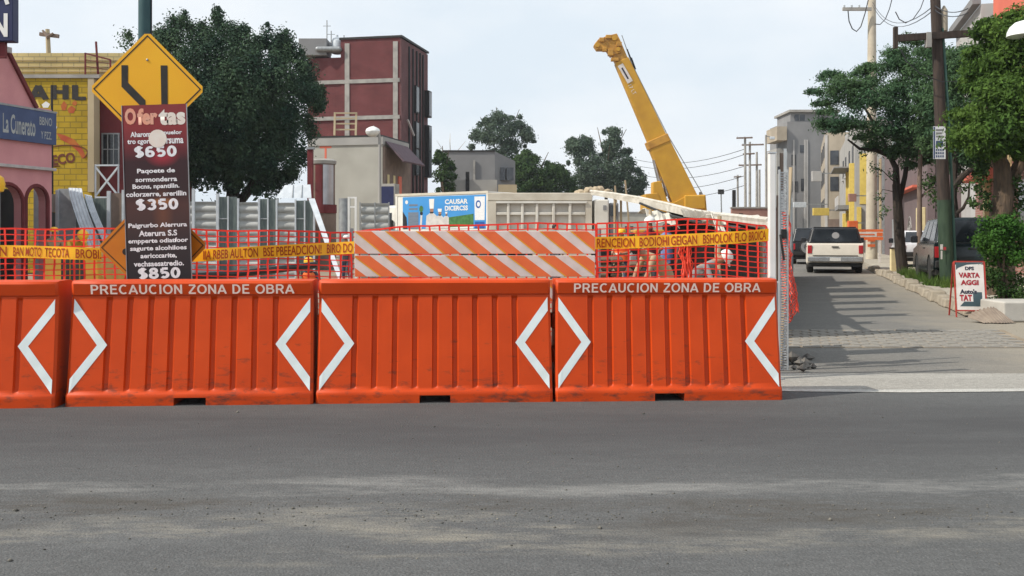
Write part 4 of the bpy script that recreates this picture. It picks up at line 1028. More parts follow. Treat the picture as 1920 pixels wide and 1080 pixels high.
# wooden rack on the wall
ld = thing('wooden_rack', 'pale timber ladder frame standing against the brick wall', 'ladder', (P(646, 0, 72).x, 72, P(0, 254, 72).z))
for px in (627, 667): MB().beam(P(px, 254, 72), P(px + 1, 211, 72.3), .14).build('stile', M['stucco_tan'], ld, world=True)
for py in (212, 222, 232, 243): MB().beam(P(628, py, 72.2), P(667, py, 72.2), .10).build('rung', M['stucco_tan'], ld, world=True)

# ---- stucco house in front of it
YH1 = 62.0
sx1 = P(717, 0, YH1).x
st = thing('stucco_house', 'stained pale stucco house with flat roof before the brick block', 'building', (sx1, YH1, 0), SANG * .8)
hz = P(0, 256, YH1).z; q = YH1 / F
MB().box(-150 * q, 0, 0, 5, 0, hz - .5).build('wall', M['stucco'], st)
MB().box(-150 * q, .05, -.08, 5, hz - .498, hz).build('parapet', M['stucco_greylight'], st)
MB().box(-150 * q, 0, -.1, 5, hz + .002, hz + .1).build('roof_edge', M['black'], st)
MB().box(-52 * q, -40 * q, -.09, -.085, 0, .1).build('door_step', M['concrete'], st)
red = MB().box(-116 * q, -112 * q, -.012, -.004, P(0, 302, YH1).z, P(0, 274, YH1).z).build('painted_mark', M['salmon'], st)
MB().box(-126 * q, -102 * q, -.014, -.005, P(0, 275.5, YH1).z, P(0, 272, YH1).z).build('painted_mark', M['salmon'], st)
MB().box(.0, .1, .05, 5.2, 0, hz - .6).build('street_front', M['brown_panel'], st)
MB().add([(.1, .3, hz - .25), (.1, 4.6, hz - .25), (1.3, 4.6, hz - 1.5), (1.3, .3, hz - 1.5), (.1, .3, hz - .32), (.1, 4.6, hz - .32), (1.25, 4.6, hz - 1.58), (1.25, .3, hz - 1.58)], [(0, 3, 2, 1), (4, 5, 6, 7), (0, 4, 7, 3), (1, 2, 6, 5), (3, 7, 6, 2), (0, 1, 5, 4)]).build('awning', M['maroon_awning'], st)
for k in range(3): MB().box(.105, .13, .6 + k * 1.1, .6 + k * 1.1 + .35, 3.4, 5.2).build('shop_window', M['cream'], st)
MB().box(.105, .16, 2.6, 3.2, 2.0, 5.2).build('hanging_cloth', M['salmon'], st)
MB().box(.0, .9, -.3, .6, 0.0, P(0, 345, YH1).z).build('annex', M['concrete'], st)
MB().box(.05, .85, -.31, -.302, .2, P(0, 350, YH1).z).build('dark_door', M['navy'], st)
# lamp globe on its column
lg = thing('street_lamp', 'white egg-shaped street lamp in front of the stucco house', 'street lamp', (P(712, 0, 40).x, 40, 0))
c = P(699, 247, 40)
MB().tube([(0, 0, 0), (0, 0, c.z - .3), (-.05, 0, c.z + .05), (c.x - lg.location.x, 0, c.z + .22)], [.08, .06, .05, .04], 8).build('column', M['stucco_greylight'], lg)
MB().lathe([(.02, -.21), (.16, -.18), (.27, -.08), (.30, .02), (.25, .12), (.14, .18), (.05, .21)], 18, Matrix.Translation((c.x - lg.location.x, 0, c.z))).build('globe', M['lamp_globe'], lg, smooth=True)
# maroon round kiln-like tower
tw = thing('round_kiosk', 'dark red cylindrical kiosk tower with painted silver highlight behind the metal hoarding', 'tower', (P(606, 0, 41).x, 41, 0))
q = 41 / F
MB().lathe([(24 * q, 0), (24 * q, P(0, 386, 41).z), (22 * q, P(0, 386, 41).z + .01), (22 * q, P(0, 308, 41).z)], 28).build('drum', M['brown_panel'], tw, smooth=True)
mk('silver', (0.5, 0.5, 0.52), (0.40, 0.40, 0.42), scale=2, rough=0.35, metal=0.6)
def sect(a0, a1, r_, z0, z1, n_=6):
    mb = MB()
    for i in range(n_):
        a, b_ = radians(a0 + (a1 - a0) * i / n_), radians(a0 + (a1 - a0) * (i + 1) / n_)
        mb.hexa([(r_ * cos(a), r_ * sin(a), z0), ((r_ + .02) * cos(a), (r_ + .02) * sin(a), z0), ((r_ + .02) * cos(b_), (r_ + .02) * sin(b_), z0), (r_ * cos(b_), r_ * sin(b_), z0)], [(r_ * cos(a), r_ * sin(a), z1), ((r_ + .02) * cos(a), (r_ + .02) * sin(a), z1), ((r_ + .02) * cos(b_), (r_ + .02) * sin(b_), z1), (r_ * cos(b_), r_ * sin(b_), z1)])
    return mb
sect(-80, -25, 22 * q + .004, P(0, 384, 41).z, P(0, 310, 41).z).build('silver_highlight', M['silver'], tw, smooth=True)  # highlight on the round drum, put in as a silver strip
sect(-118, -82, 22 * q + .004, P(0, 384, 41).z, P(0, 310, 41).z).build('red_panel', M['plaster_maroon'], tw, smooth=True)
sect(-175, -5, 25 * q, P(0, 400, 41).z, P(0, 384, 41).z, 14).build('red_band', M['plaster_maroon'], tw, smooth=True)
MB().lathe([(24 * q, P(0, 308, 41).z), (25 * q, P(0, 302, 41).z), (20 * q, P(0, 301, 41).z + .05)], 28).build('cap', M['concrete'], tw, smooth=True)
rp = thing('red_pole', 'dark red square post left of the round kiosk tower', 'post', (P(582, 0, 40).x, 40, 0))
fbox('shaft', M['plaster_maroon'], rp, 576, 586, 280, 505, 40, .2); fbox('cap', M['steel'], rp, 574, 588, 275.5, 279.8, 39.95, .3)

# ------------------------------------------------------------ metal hoarding round the site (left and far side)
YQ = 28.5
def corrug(parent, px0, px1, py0, Y, waves=7, mat='corrugated', py1=530):
    a, b_ = P(px0, py1, Y), P(px1, py0, Y); z0 = .04; n_ = waves * 6; mb = MB(); vs_ = []
    for i in range(n_ + 1):
        z = z0 + (b_.z - z0) * i / n_; ph = (i % 6); d = (0, .0, .012, .045, .045, .012)[ph]
        vs_ += [(a.x, Y + d, z), (b_.x, Y + d, z), (b_.x, Y + d + .006, z), (a.x, Y + d + .006, z)]
    fs = []
    for i in range(n_):
        k = 4 * i
        for q0, q1 in ((0, 1), (1, 2), (2, 3), (3, 0)): fs.append((k + q0, k + q1, k + 4 + q1, k + 4 + q0))
    mb.add(vs_, fs).build('corrugated_panel', M[mat], parent, world=True)
ho = thing('site_hoarding', 'grey hoarding of corrugated panels and dark translucent strips round the works', 'hoarding', (P(460, 0, YQ).x, YQ, 0))
for px0, px1, py in ((365, 404.5, 378), (448, 483, 379), (520, 552, 380)):
    corrug(ho, px0, px1, py, YQ + .06, 10)
for px0, px1, py in ((359.5, 364.5, 355), (405, 410, 363), (444.5, 447.5, 372), (483.5, 487, 373), (517, 519.7, 374), (552.3, 555, 374), (587, 590, 374)):
    fbox('post', M['galv_light'], ho, px0, px1, py, 530, YQ, .08)
for px0, px1, py in ((410.5, 444, 369), (487.5, 516.5, 373), (555.5, 586.5, 376)):
    fbox('translucent_strip', M['fibreglass'], ho, px0, px1, py, 530, YQ + .07, .02)
    c = (px0 + px1) / 2; fbox('mid_rail', M['galv_light'], ho, c - 1.3, c + 1.3, py - 1, 530, YQ + .03, .035)
    fbox('cross_rail', M['galv'], ho, px0 + .2, c - 1.5, 409, 411, YQ + .03, .03)
ho2 = thing('site_hoarding', 'short run of grey corrugated hoarding left of the advertisement truck', 'hoarding', (P(700, 0, 33).x, 33, 0))
corrug(ho2, 677, 702, 381, 33, 9); corrug(ho2, 704, 728, 381, 33, 9)
for x in (675, 702.8, 729): fbox('post', M['steel'], ho2, x - 1, x + 1, 379, 522, 32.95, .05)
ho3 = thing('site_hoarding', 'patched grey hoarding below the yellow mural wall', 'hoarding', (P(140, 0, YQ).x, YQ, 0))
for px0, px1, py in ((63, 72, 345), (104, 108.5, 356), (200, 206, 358), (228, 232, 356)):
    fbox('post', M['galv_light'], ho3, px0, px1, py, 530, YQ - .05, .09)
fbox('panel', M['stucco'], ho3, 72.5, 103.5, 364, 398, YQ + .03, .03); fbox('panel', M['fibreglass'], ho3, 72.5, 103.5, 398.5, 530, YQ + .03, .03)
fbox('panel', M['galv'], ho3, 109, 142, 354, 530, YQ + .03, .03); fbox('panel', M['fibreglass'], ho3, 142.4, 199, 372, 530, YQ + .05, .03)
corrug(ho3, 142.6, 199.5, 372, YQ + .12, 9); fbox('panel', M['brown_panel'], ho3, 206.5, 227.5, 362, 530, YQ + .03, .03)
corrug(ho3, 233, 359, 378, YQ + .06, 10)
# two loose corrugated sheets bent over the hoarding
def bent(label, tops, bots, Y0, seed, grp='bent roofing sheets over the hoarding'):
    t = thing('roofing_sheet', label, 'metal sheet', (P(tops[0][0], 0, Y0).x, Y0, 0), group=grp); mb = MB(); n_ = 14; m_ = 20; V = []
    for i in range(n_ + 1):
        u = i / n_
        for j in range(m_ + 1):
            v = j / m_; xl = tops[0][0] + (bots[0][0] - tops[0][0]) * (u ** 1.25); xr = tops[1][0] + (bots[1][0] - tops[1][0]) * (u ** 1.25)
            yl = tops[0][1] + (bots[0][1] - tops[0][1]) * u; yr = tops[1][1] + (bots[1][1] - tops[1][1]) * u
            V.append(P(xl + (xr - xl) * v, yl + (yr - yl) * v, Y0 - 1.6 * u ** .8 + (.03 if j % 5 in (1, 2) else 0) - .25 * sin(u * 2.6)))
    nn = len(V); V2 = [p + Vector((0, .008, -.004)) for p in V]
    mb.add(V + V2, [(i * (m_ + 1) + j, i * (m_ + 1) + j + 1, (i + 1) * (m_ + 1) + j + 1, (i + 1) * (m_ + 1) + j) for i in range(n_) for j in range(m_)] + [(nn + i * (m_ + 1) + j, nn + (i + 1) * (m_ + 1) + j, nn + (i + 1) * (m_ + 1) + j + 1, nn + i * (m_ + 1) + j + 1) for i in range(n_) for j in range(m_)])
    mb.build('sheet', M['galv_light'], t, world=True)
bent('pale bent corrugated sheet slumped over the hoarding left of the banner', [(128, 352), (153, 353)], [(196, 540), (228, 540)], YQ - .1, 1)
bent('narrow pale bent sheet beside the wider slumped sheet', [(158, 364), (172, 367)], [(228, 520), (243, 520)], YQ - .2, 2)
# white sheet roof bits + leaning plank + gate frame
wr = thing('white_canopy', 'low white sheet metal canopy under the big tree', 'canopy', (P(548, 0, 31).x, 31, 0))
MB().hexa([P(518, 371, 31), P(584, 371, 31), P(584, 371, 33), P(518, 371, 33)], [P(534, 347, 31.4), P(582, 346, 31.4), P(582, 346, 32.8), P(534, 347, 32.8)]).build('roof', M['galv_light'], wr, world=True)
for x in (520, 582): fbox('post', M['galv'], wr, x - 1.5, x + 1.5, 371.5, 524, 31.02, .08)
for x in (549, 566): MB().beam(P(x - 1, 370, 30.98), P(x + 1, 347, 31.38), .02).build('seam', M['steel'], wr, world=True)
lp = thing('leaning_board', 'pale board leaning against the hoarding end', 'board', (P(612, 440, 26).x, 26, 0))
MB().hexa([P(640, 540, 26), P(648, 540, 26), P(648, 540, 26.05), P(640, 540, 26.05)], [P(578, 372, 28.3), P(590, 372, 28.3), P(590, 372, 28.35), P(578, 372, 28.35)]).build('plank', M['galv_light'], lp, world=True)
gt = thing('gate_frame', 'white tubular gate frame between the kiosk tower and hoarding', 'gate', (P(662, 0, 30).x, 30, 0))
for x in (654, 667): MB().beam(P(x, 527, 30), P(x, 369, 30), .06).build('post', M['white_paint'], gt, world=True)
for y in (370.5, 388): MB().beam(P(655, y, 30), P(666, y, 30), .05).build('rail', M['white_paint'], gt, world=True)
dk = thing('dark_drum', 'tall dark steel drum behind the white gate frame', 'drum', (P(646, 0, 34).x, 34, 0)); q = 34 / F
MB().lathe([(11 * q, 0), (11 * q, 1.3), (11.5 * q, 1.32), (11 * q, 1.36), (11 * q, P(0, 372, 34).z)], 18).build('body', M['steel'], dk, smooth=True)
# low trees far behind, grey house
def tree(label, cx, ground_py_Y, outline, Y, depth, mat, leaf, per, n, seed, rr, group, trunk_r=.25, bark='bark'):
    t = thing('tree', label, 'tree', (P(cx, 0, Y).x, Y, 0), group=group)
    zc = P(0, sum(p[1] for p in outline) / len(outline), Y).z; zt = P(0, min(p[1] for p in outline), Y).z
    mb = MB().tube([(0, 0, -.05), (.1, 0, zc * .5), (0, 0, zc), (.1, 0, zt * .9)], [trunk_r, trunk_r * .8, trunk_r * .5, .04], 8)
    for k in range(7):
        a = k * 2.4; w = (max(p[0] for p in outline) - min(p[0] for p in outline)) / 2 * Y / F * .6
        mb.tube([(0, 0, zc * (.55 + .06 * k)), (w * .5 * cos(a), w * .5 * sin(a), zc * (.75 + .06 * k)), (w * cos(a), w * sin(a), zc * (.95 + .06 * k))], [trunk_r * .45, trunk_r * .3, .03], 5)
    mb.build('trunk', M[bark], t)
    leaves('crown', tr(crown_shape(seed, n, outline, Y, depth, *rr), t), M[mat], t, leaf, seed, per, .4)
    return t
FG = 'trees on the skyline behind the trucks'
tree('tall grey green skyline tree behind the grey house', 940, 0, [(905, 222), (922, 205), (940, 205), (955, 222), (975, 215), (982, 240), (1005, 245), (1002, 268), (975, 280), (985, 310), (970, 330), (930, 320), (900, 285), (872, 280), (885, 255)], 125, 3, 'leaf_hazed', (.26, .15), 200, 110, 31, (.5, 1.2), FG)
tree('low rounded skyline tree beside the tall one', 1000, 0, [(968, 300), (990, 285), (1010, 300), (1045, 310), (1068, 330), (1075, 365), (965, 365)], 112, 3, 'leaf_mid', (.26, .15), 240, 110, 32, (.6, 1.2), FG)
tree('two peaked skyline tree nearest the crane', 1135, 0, [(1062, 270), (1082, 256), (1104, 258), (1112, 285), (1135, 290), (1130, 250), (1142, 237), (1160, 240), (1164, 275), (1185, 285), (1192, 310), (1208, 330), (1205, 365), (1068, 365), (1066, 310)], 118, 3, 'leaf_hazed', (.26, .15), 230, 150, 33, (.6, 1.2), FG)
tree('small dark shrub-like tree between brick block and grey house', 832, 0, [(816, 290), (828, 280), (842, 295), (852, 320), (848, 365), (812, 365)], 92, 1.5, 'leaf_mid', (.24, .14), 140, 26, 34, (.4, .8), FG)
# bare tree
bt2 = thing('bare_tree', 'leafless pale tree beside the brick block roofline', 'tree', (P(842, 0, 100).x, 100, 0))
mb = MB().tube([(0, 0, 0), (.1, 0, 6), (.15, 0, 9.5)], [.2, .12, .06], 6)
for k in range(16):
    a = rng.uniform(-1.1, 1.1); z = rng.uniform(7, 10); ll = rng.uniform(.8, 1.9)
    mb.tube([(.12, 0, z), (.12 + ll * .6 * sin(a), rng.uniform(-.4, .4), z + ll * .5), (.12 + ll * sin(a), rng.uniform(-.6, .6), z + ll * 1.0)], [.05, .035, .012], 4)
mb.build('trunk', M['stucco_tan'], bt2)
gh = thing('grey_house', 'plain grey concrete house with flat roof behind the trucks', 'building', (P(900, 0, 96).x, 96, 0)); YG = 96
a, b_ = P(832, 0, YG), P(928, 284, YG)
MB().box(a.x, b_.x, YG, YG + 6, 0, b_.z).build('wall', M['stucco_grey'], gh, world=True)
c = P(966, 0, YG + 1.5)
MB().hexa([Vector((b_.x + .004, YG, 0)), Vector((c.x, YG + 1.5, 0)), Vector((c.x, YG + 6, 0)), Vector((b_.x + .004, YG + 6, 0))], [Vector((b_.x + .004, YG, b_.z)), Vector((c.x, YG + 1.5, P(0, 300, YG).z)), Vector((c.x, YG + 6, P(0, 300, YG).z)), Vector((b_.x + .004, YG + 6, b_.z))]).build('side_wing', M['stucco_grey'], gh, world=True)
fbox('roof_edge', M['black'], gh, 830, 929, 281.5, 284, YG - .1, 6)
fbox('garden_wall', M['stucco_greylight'], gh, 848, 932, 337, 420, YG - 4, .3); fbox('porch', M['stucco_tan'], gh, 934, 969, 346, 420, YG - 5, 2)
for x0, x1 in ((938, 947), (950, 963)): fbox('window', M['glass_far'], gh, x0, x1, 314, 338, YG + .3, .6)
fbox('drain_pipe', M['concrete'], gh, 887, 891, 300, 360, YG - .2, .15); fbox('door', M['black'], gh, 873, 880, 322, 360, YG - 4.1, .08)
# ------------------------------------------------------------ trucks in the works
def wheel(parent, x, y, r_, w, axis='x', name='wheel', rim='steel'):
    R0 = Matrix.Translation((x, y, r_)) @ (Matrix.Rotation(pi / 2, 4, 'Y') if axis == 'x' else Matrix.Rotation(pi / 2, 4, 'X'))
    o = MB().lathe([(r_ * .62, -w / 2), (r_ * .92, -w / 2), (r_, -w * .35), (r_, w * .35), (r_ * .92, w / 2), (r_ * .62, w / 2)], 22, R0).build(name, M['rubber'], parent, smooth=True)
    MB().lathe([(.02, -w * .44), (r_ * .2, -w * .46), (r_ * .25, -w * .38), (r_ * .56, -w * .36), (r_ * .62, -w * .48), (r_ * .62, w * .48), (r_ * .56, w * .36), (r_ * .25, w * .38), (r_ * .2, w * .46), (.02, w * .44)], 18, R0).build('rim', M[rim], o, smooth=True)
    return o
pl, pr = P(742, 0, 54), P(915, 0, 50); d_ = Vector((pr.x - pl.x, pr.y - pl.y)); LN = d_.length
ta = thing('box_truck', 'box truck with blue chef advertisement on its side', 'truck', (pl.x, pl.y, 0), math.atan2(d_.y, d_.x))
zt = 3.58
MB().box(0, LN, 0, 2.4, 1.0, zt).build('cargo_box', M['white_metal'], ta, bevel=.04)
MB().box(-.02, LN + .02, -.035, .0, zt - .10, zt + .03).build('top_rail', M['truck_beige'], ta)
for x in (0.0, LN - .10): MB().box(x, x + .14, -.03, -.001, .95, zt - .102).build('corner_post', M['white_metal'], ta)
MB().box(-1.55, -.05, .1, 2.3, .75, 3.0).build('cab', M['white_metal'], ta, bevel=.15)
MB().box(-1.2, -.4, .08, .099, 1.8, 2.6).build('cab_window', M['glass'], ta)
MB().box(-1.2, LN, .3, 2.1, .55, .98).build('chassis', M['black'], ta)
MB().box(-.55, -.25, -.12, .05, 1.7, 2.2).build('mirror', M['black'], ta)
for x in (-.8, LN - 1.6, LN - .6): wheel(ta, x, .25, .48, .28, 'y'); wheel(ta, x, 2.15, .48, .28, 'y')
X0, X1, Z0, Z1 = .55, LN - .12, 1.72, zt - .16
MB().box(X0, X1, -.02, -.002, Z0, Z1).build('advert_panel', M['ad_blue'], ta)
def U(u, v): return X0 + (X1 - X0) * u, Z0 + (Z1 - Z0) * v        # 0..1 across the panel
def apoly(pts, mat, nm, d): MB().add([(U(u, v)[0], -.02 - d, U(u, v)[1]) for u, v in pts], [tuple(range(len(pts)))[::-1]]).build(nm, M[mat], ta)
def adisc(u, v, ru, rv, mat, nm, d): apoly([(u + ru * cos(t * pi / 9), v - rv * sin(t * pi / 9)) for t in range(18)], mat, nm, d)
apoly([(.0, .55), (.05, .35), (.06, 0), (.0, 0)], 'ad_black', 'print', .003); apoly([(.07, .52), (.20, .52), (.20, .0), (.07, .0)], 'ad_grey', 'print', .003)
adisc(.05, .84, .018, .06, 'white_paint', 'print', .003)
for v in (.74, .62): apoly([(.08, v - .03), (.19, v - .03), (.19, v + .03), (.08, v + .03)], 'ad_grey', 'print', .004)
apoly([(.50, .32), (.62, .36), (.86, .44), (.86, .06), (.5, .0)], 'ad_green', 'print', .003)
apoly([(.52, .0), (.86, .0), (.86, .06), (.60, .04)], 'white_paint', 'print', .004)
for k, (u, v, sc_) in enumerate(((.36, .40, 1.0), (.46, .34, .8), (.54, .36, .45))):        # cooks in white, printed
    apoly([(u - .07 * sc_, .0), (u - .06 * sc_, v), (u - .02 * sc_, v + .08 * sc_), (u + .03 * sc_, v + .08 * sc_), (u + .07 * sc_, v - .02), (u + .08 * sc_, .0)], 'cloth_white', 'print', .005 + k * .002)
    adisc(u + .005, v + .17 * sc_, .022 * sc_, .085 * sc_, 'skin', 'print', .006 + k * .002)
    apoly([(u - .02 * sc_, v + .22 * sc_), (u + .03 * sc_, v + .22 * sc_), (u + .035 * sc_, v + (.52 if k == 0 else .34) * sc_), (u - .028 * sc_, v + (.52 if k == 0 else .34) * sc_)], 'white_paint', 'print', .007 + k * .002)
    apoly([(u - .022 * sc_, v + .12 * sc_), (u + .03 * sc_, v + .12 * sc_), (u + .02 * sc_, v + .07 * sc_), (u - .012 * sc_, v + .07 * sc_)], 'ad_black', 'print', .008 + k * .002)
apoly([(.215, .0), (.24, .0), (.25, .42), (.225, .42)], 'cloth_white', 'print', .005); adisc(.235, .62, .025, .1, 'ad_green', 'print', .005); adisc(.237, .48, .018, .06, 'ad_black', 'print', .004)
for i, (s0, v) in enumerate((('CAUSAR', .82), ('DICERCSS', .62))):
    text(s0, .27 * (X1 - X0), .15 * (Z1 - Z0), M['white_paint'], ta, Matrix.Translation((U(.66, v)[0], -.026, U(.66, v)[1])) @ UP, bold=.035)
apoly([(.875, .25), (.985, .25), (.99, .95), (.87, .95)], 'print_white', 'print', .004); apoly([(.875, .0), (.985, .0), (.985, .20), (.875, .20)], 'ad_deep', 'print', .004)
adisc(.915, .72, .03, .12, 'ad_deep', 'print', .006); adisc(.917, .72, .018, .07, 'print_white', 'print', .007)

YD = 40.0
db = thing('dump_truck', 'beige white dump truck with ribbed steel bed behind the striped boards', 'truck', (P(1010, 0, YD).x, YD, 0))
def FB(nm, mat, a0, a1, b0, b1, dY=0.0, dep=.1, bevel=0.0, par=None): return fbox(nm, M[mat], par or db, a0, a1, b0, b1, YD + dY, dep, bevel)
FB('bed', 'truck_inset', 916, 1109, 366, 430, .16, 2.2)
FB('top_rail', 'truck_beige', 914, 1111, 361.5, 376, 0, .3, .03); FB('rail_lip', 'white_metal', 930, 1100, 377, 381, -.04, .12)
FB('end_post', 'truck_beige', 914, 930, 376.2, 430, .02, .2); FB('end_post', 'truck_beige', 1098, 1110, 376.2, 430, .02, .2)
for x in (953, 979.5, 1007, 1038, 1069): FB('rib', 'truck_white', x - 2.6, x + 2.6, 381.3, 430, .0, .15, .02)
xs_ = [930.5, 950.2, 955.8, 976.8, 982.2, 1004.3, 1009.7, 1035.3, 1040.7, 1066.3, 1071.7, 1097.5]
for i in range(0, 12, 2): FB('mid_rail', 'truck_white', xs_[i], xs_[i + 1], 398, 403, .03, .12, .015)
FB('floor_rail', 'truck_beige', 914, 1110, 430.3, 437, .0, .3); FB('chassis', 'black', 918, 1170, 438, 462, .5, 1.2)
FB('cab', 'truck_white', 1114, 1142, 374, 450, .05, 2.1, .06); FB('cab_front', 'stucco_grey', 1142.5, 1160, 380, 450, .15, 1.9, .06)
FB('door_window', 'glass', 1144.5, 1156, 385, 405, .10, .05); FB('badge', 'stucco_grey', 1131, 1137, 385, 394, .03, .015)
for px in (945, 975, 1140):
    p = P(px, 0, YD); wheel(db, p.x - db.location.x, .55, .52, .3, 'y'); wheel(db, p.x - db.location.x, 2.0, .52, .3, 'y')
# load heaped on top
mb = MB()
g = random.Random(4)
for k in range(40):
    u = g.random(); c = P(1085 + 60 * u, 0, YD + .6); z = P(0, 362, YD).z + .05 + .18 * sin(u * 3.1) * g.random(); r_ = g.uniform(.08, .2)
    mb.lathe([(.02, -r_ * .6), (r_, -r_ * .2), (r_ * .9, r_ * .3), (.02, r_ * .6)], 6, Matrix.Translation((c.x, YD + .3 + g.random(), z)) @ Matrix.Rotation(g.random(), 4, 'X'))
o = mb.build('rubble_load', M['sack'], db, world=True); o['kind'] = 'stuff'
for k, (x0, y0, x1, y1) in enumerate(((1153, 348, 1166, 368), (1172, 338, 1187, 360))):
    t = thing('loose_stick', ('short stick poking up behind the dump truck', 'taller stick poking up nearer the crane')[k], 'stick', P(x1, y1 + 60, YD + 3)); t.location.z = 0
    MB().beam(Vector((P(x1, 0, YD + 3).x, YD + 3, 0)), P(x0, y0, YD + 3), .07).build('shaft', M['wood_light'], t, world=True)

# ------------------------------------------------------------ mobile crane
YC = 55.0
cr = thing('mobile_crane', 'yellow mobile crane with its telescopic boom raised', 'crane', (P(1268, 0, YC).x, YC, 0)); q = YC / F
def beam2(name, a, b_, wa, wb, dep, mat, y0=YC, par=None, bevel=.04):
    "tapered box girder in the picture plane, dep thick in y, widths in photo pixels"
    a, b_ = P(*a, y0), P(*b_, y0); t = (b_ - a).normalized(); n_ = Vector((t.z, 0, -t.x)); wa, wb = wa * q / 2, wb * q / 2; D = Vector((0, dep, 0))
    v = [a - n_ * wa, a + n_ * wa, a + n_ * wa + D, a - n_ * wa + D, b_ - n_ * wb, b_ + n_ * wb, b_ + n_ * wb + D, b_ - n_ * wb + D]
    mb = MB().add(v, [(0, 1, 2, 3), (7, 6, 5, 4), (0, 4, 5, 1), (1, 5, 6, 2), (2, 6, 7, 3), (3, 7, 4, 0)])
    return mb.build(name, mat, par or cr, world=True, bevel=bevel, fix=True)
boom = beam2('boom', (1292, 390), (1234, 262), 50, 40, .85, M['crane_yellow'])
beam2('boom_middle', (1236, 266), (1166, 112), 37, 27, .70, M['crane_yellow'], YC + .07)
beam2('boom_collar', (1238, 272), (1232, 258), 44, 43, .93, M['crane_yellow_dark'], YC - .04)
beam2('boom_tip', (1167, 116), (1154, 84), 25, 24, .6, M['crane_yellow_dark'], YC + .12)
def poly_c(name, pts, mat, y0, dep): return MB().prism([(p[0], p[1]) for p in pts], lambda u, v, t: P(u, v, YC) + Vector((0, y0 + t, 0)), 0, dep).build(name, mat, cr, world=True, fix=True, bevel=.03)
poly_c('boom_head', [(1114, 83), (1122, 73), (1140, 66), (1157, 62), (1164, 76), (1166, 98), (1146, 104), (1138, 92), (1120, 92)], M['crane_yellow_dark'], .06, .75)
for k, (x, y, r_) in enumerate(((1120, 84, 4.5), (1152, 71, 5), (1159, 92, 4))):
    c = P(x, y, YC) ; MB().lathe([(.03, 0), (r_ * q, 0), (r_ * q * .85, .05), (r_ * q, .1), (.03, .1)], 16, Matrix.Translation(c + Vector((0, .05, 0))) @ Matrix.Rotation(pi / 2, 4, 'X')).build('sheave', M['crane_yellow'], cr, world=True, smooth=True)
for (x0, y0, x1, y1) in ((1168, 100, 1181, 124), (1176, 92, 1190, 128), (1184, 108, 1192, 130)): MB().beam(P(x0, y0, YC + .3), P(x1, y1, YC + .3), .05).build('cable_guide', M['black'], cr, world=True)
for x, y in ((1178, 117), (1186, 127)): fbox('bracket', M['black'], cr, x - 5, x + 4, y - 3, y + 3, YC + .2, .3)
MB().tube([P(1166, 66, YC + .4), P(1184, 118, YC + .4), P(1250, 250, YC + .4), P(1318, 365, YC + .4)], .025, 5).build('hoist_cable', M['steel'], cr, world=True)
lab = beam2('name_plate', (1182, 154), (1163, 121), 11, 11, .03, M['board_white'], YC - .005 - .0, bevel=.0)
lab.location.y = -.0; lab.data.transform(Matrix.Translation((0, .03, 0)))
t_ = (P(1163, 121, YC) - P(1182, 154, YC)).normalized(); ang = math.atan2(t_.z, t_.x)
beam2('plate_print', (1178, 148), (1166, 127), 3, 3, .004, M['ink_dark'], YC + .02, bevel=0)
text('17 LT', 20 * q, 7 * q, M['board_white'], cr, Matrix.Translation(P(1185.5, 168, YC + .055)) @ Matrix.Rotation(-(ang - pi), 4, 'Y') @ UP, world=True)
for dx in (0, 9): MB().tube([P(1243 + dx, 368, YC + .2), P(1226 + dx, 300, YC + .2)], [.13, .10], 10).build('lift_cylinder', M['chrome'], cr, world=True, smooth=True)
beam2('cylinder_bracket', (1240, 392), (1232, 340), 32, 15, .9, M['crane_yellow'], YC - .1)
poly_c('slew_frame', [(1210, 364), (1232, 362), (1238, 375), (1262, 380), (1290, 366), (1322, 365), (1325, 398), (1210, 398)], M['crane_yellow'], -.15, 2.4)
fbox('counterweight', M['crane_yellow'], cr, 1284, 1323, 366, 392, YC - .3, 2.6, .06)
fbox('winch', M['black'], cr, 1290, 1302, 358, 366, YC + .3, 1.0, .1); fbox('exhaust', M['steel'], cr, 1312, 1316, 360, 366, YC + .4, .2)
for (x0, x1, y0, y1) in ((1124, 1133, 70, 78), (1136, 1147, 65, 72), (1140, 1150, 92, 104), (1156, 1166, 78, 86), (1130, 1138, 88, 96), (1146, 1160, 108, 114)): fbox('head_fitting', M['crane_yellow_dark'], cr, x0, x1, y0, y1, YC - .05, .3, .02)
fbox('operator_cab', M['crane_yellow_dark'], cr, 1300, 1322, 399, 430, YC - .5, 1.0, .05); fbox('cab_glass', M['glass'], cr, 1303, 1319, 402, 416, YC - .53, .02)
fbox('carrier', M['crane_yellow_dark'], cr, 1190, 1400, 430.5, 458, YC, 2.5, .08)
for px in (1205, 1240, 1330, 1380):
    p = P(px, 0, YC); wheel(cr, p.x - cr.location.x, .2, .6, .36, 'y'); wheel(cr, p.x - cr.location.x, 2.3, .6, .36, 'y')

# ------------------------------------------------------------ white tarpaulin shelter over the trench
sh = thing('tarpaulin_shelter', 'low shelter roofed with a long white tarpaulin sloping down to the right', 'shelter', (P(1300, 0, 22).x, 22, 0))
edge = [(1108, 361, 33), (1150, 366, 31), (1200, 374, 28.5), (1250, 385, 26), (1300, 398, 23), (1340, 405, 20), (1390, 411, 16.5), (1442, 418, 13)]
hem = [4, 7, 9, 11, 10, 9, 8, 8]
mb = MB()
f3, b3 = [], []
for i, (x, y, Y) in enumerate(edge):
    p = P(x, y, Y); h = hem[i] * Y / F; wv = .05 * sin(i * 2.2)
    mb.v += [p + Vector((0, wv, -h)), p + Vector((0, 0, 0)), p + Vector((.5, 2.6, .12 + .05 * sin(i * 3))), p + Vector((.5, 2.6, .10)), p + Vector((.01, .03, -.02)), p + Vector((0.01, .03 + wv, -h))]
for i in range(len(edge) - 1):
    k = 6 * i
    for a_ in range(6): b_ = (a_ + 1) % 6; mb.f.append((k + a_, k + 6 + a_, k + 6 + b_, k + b_))
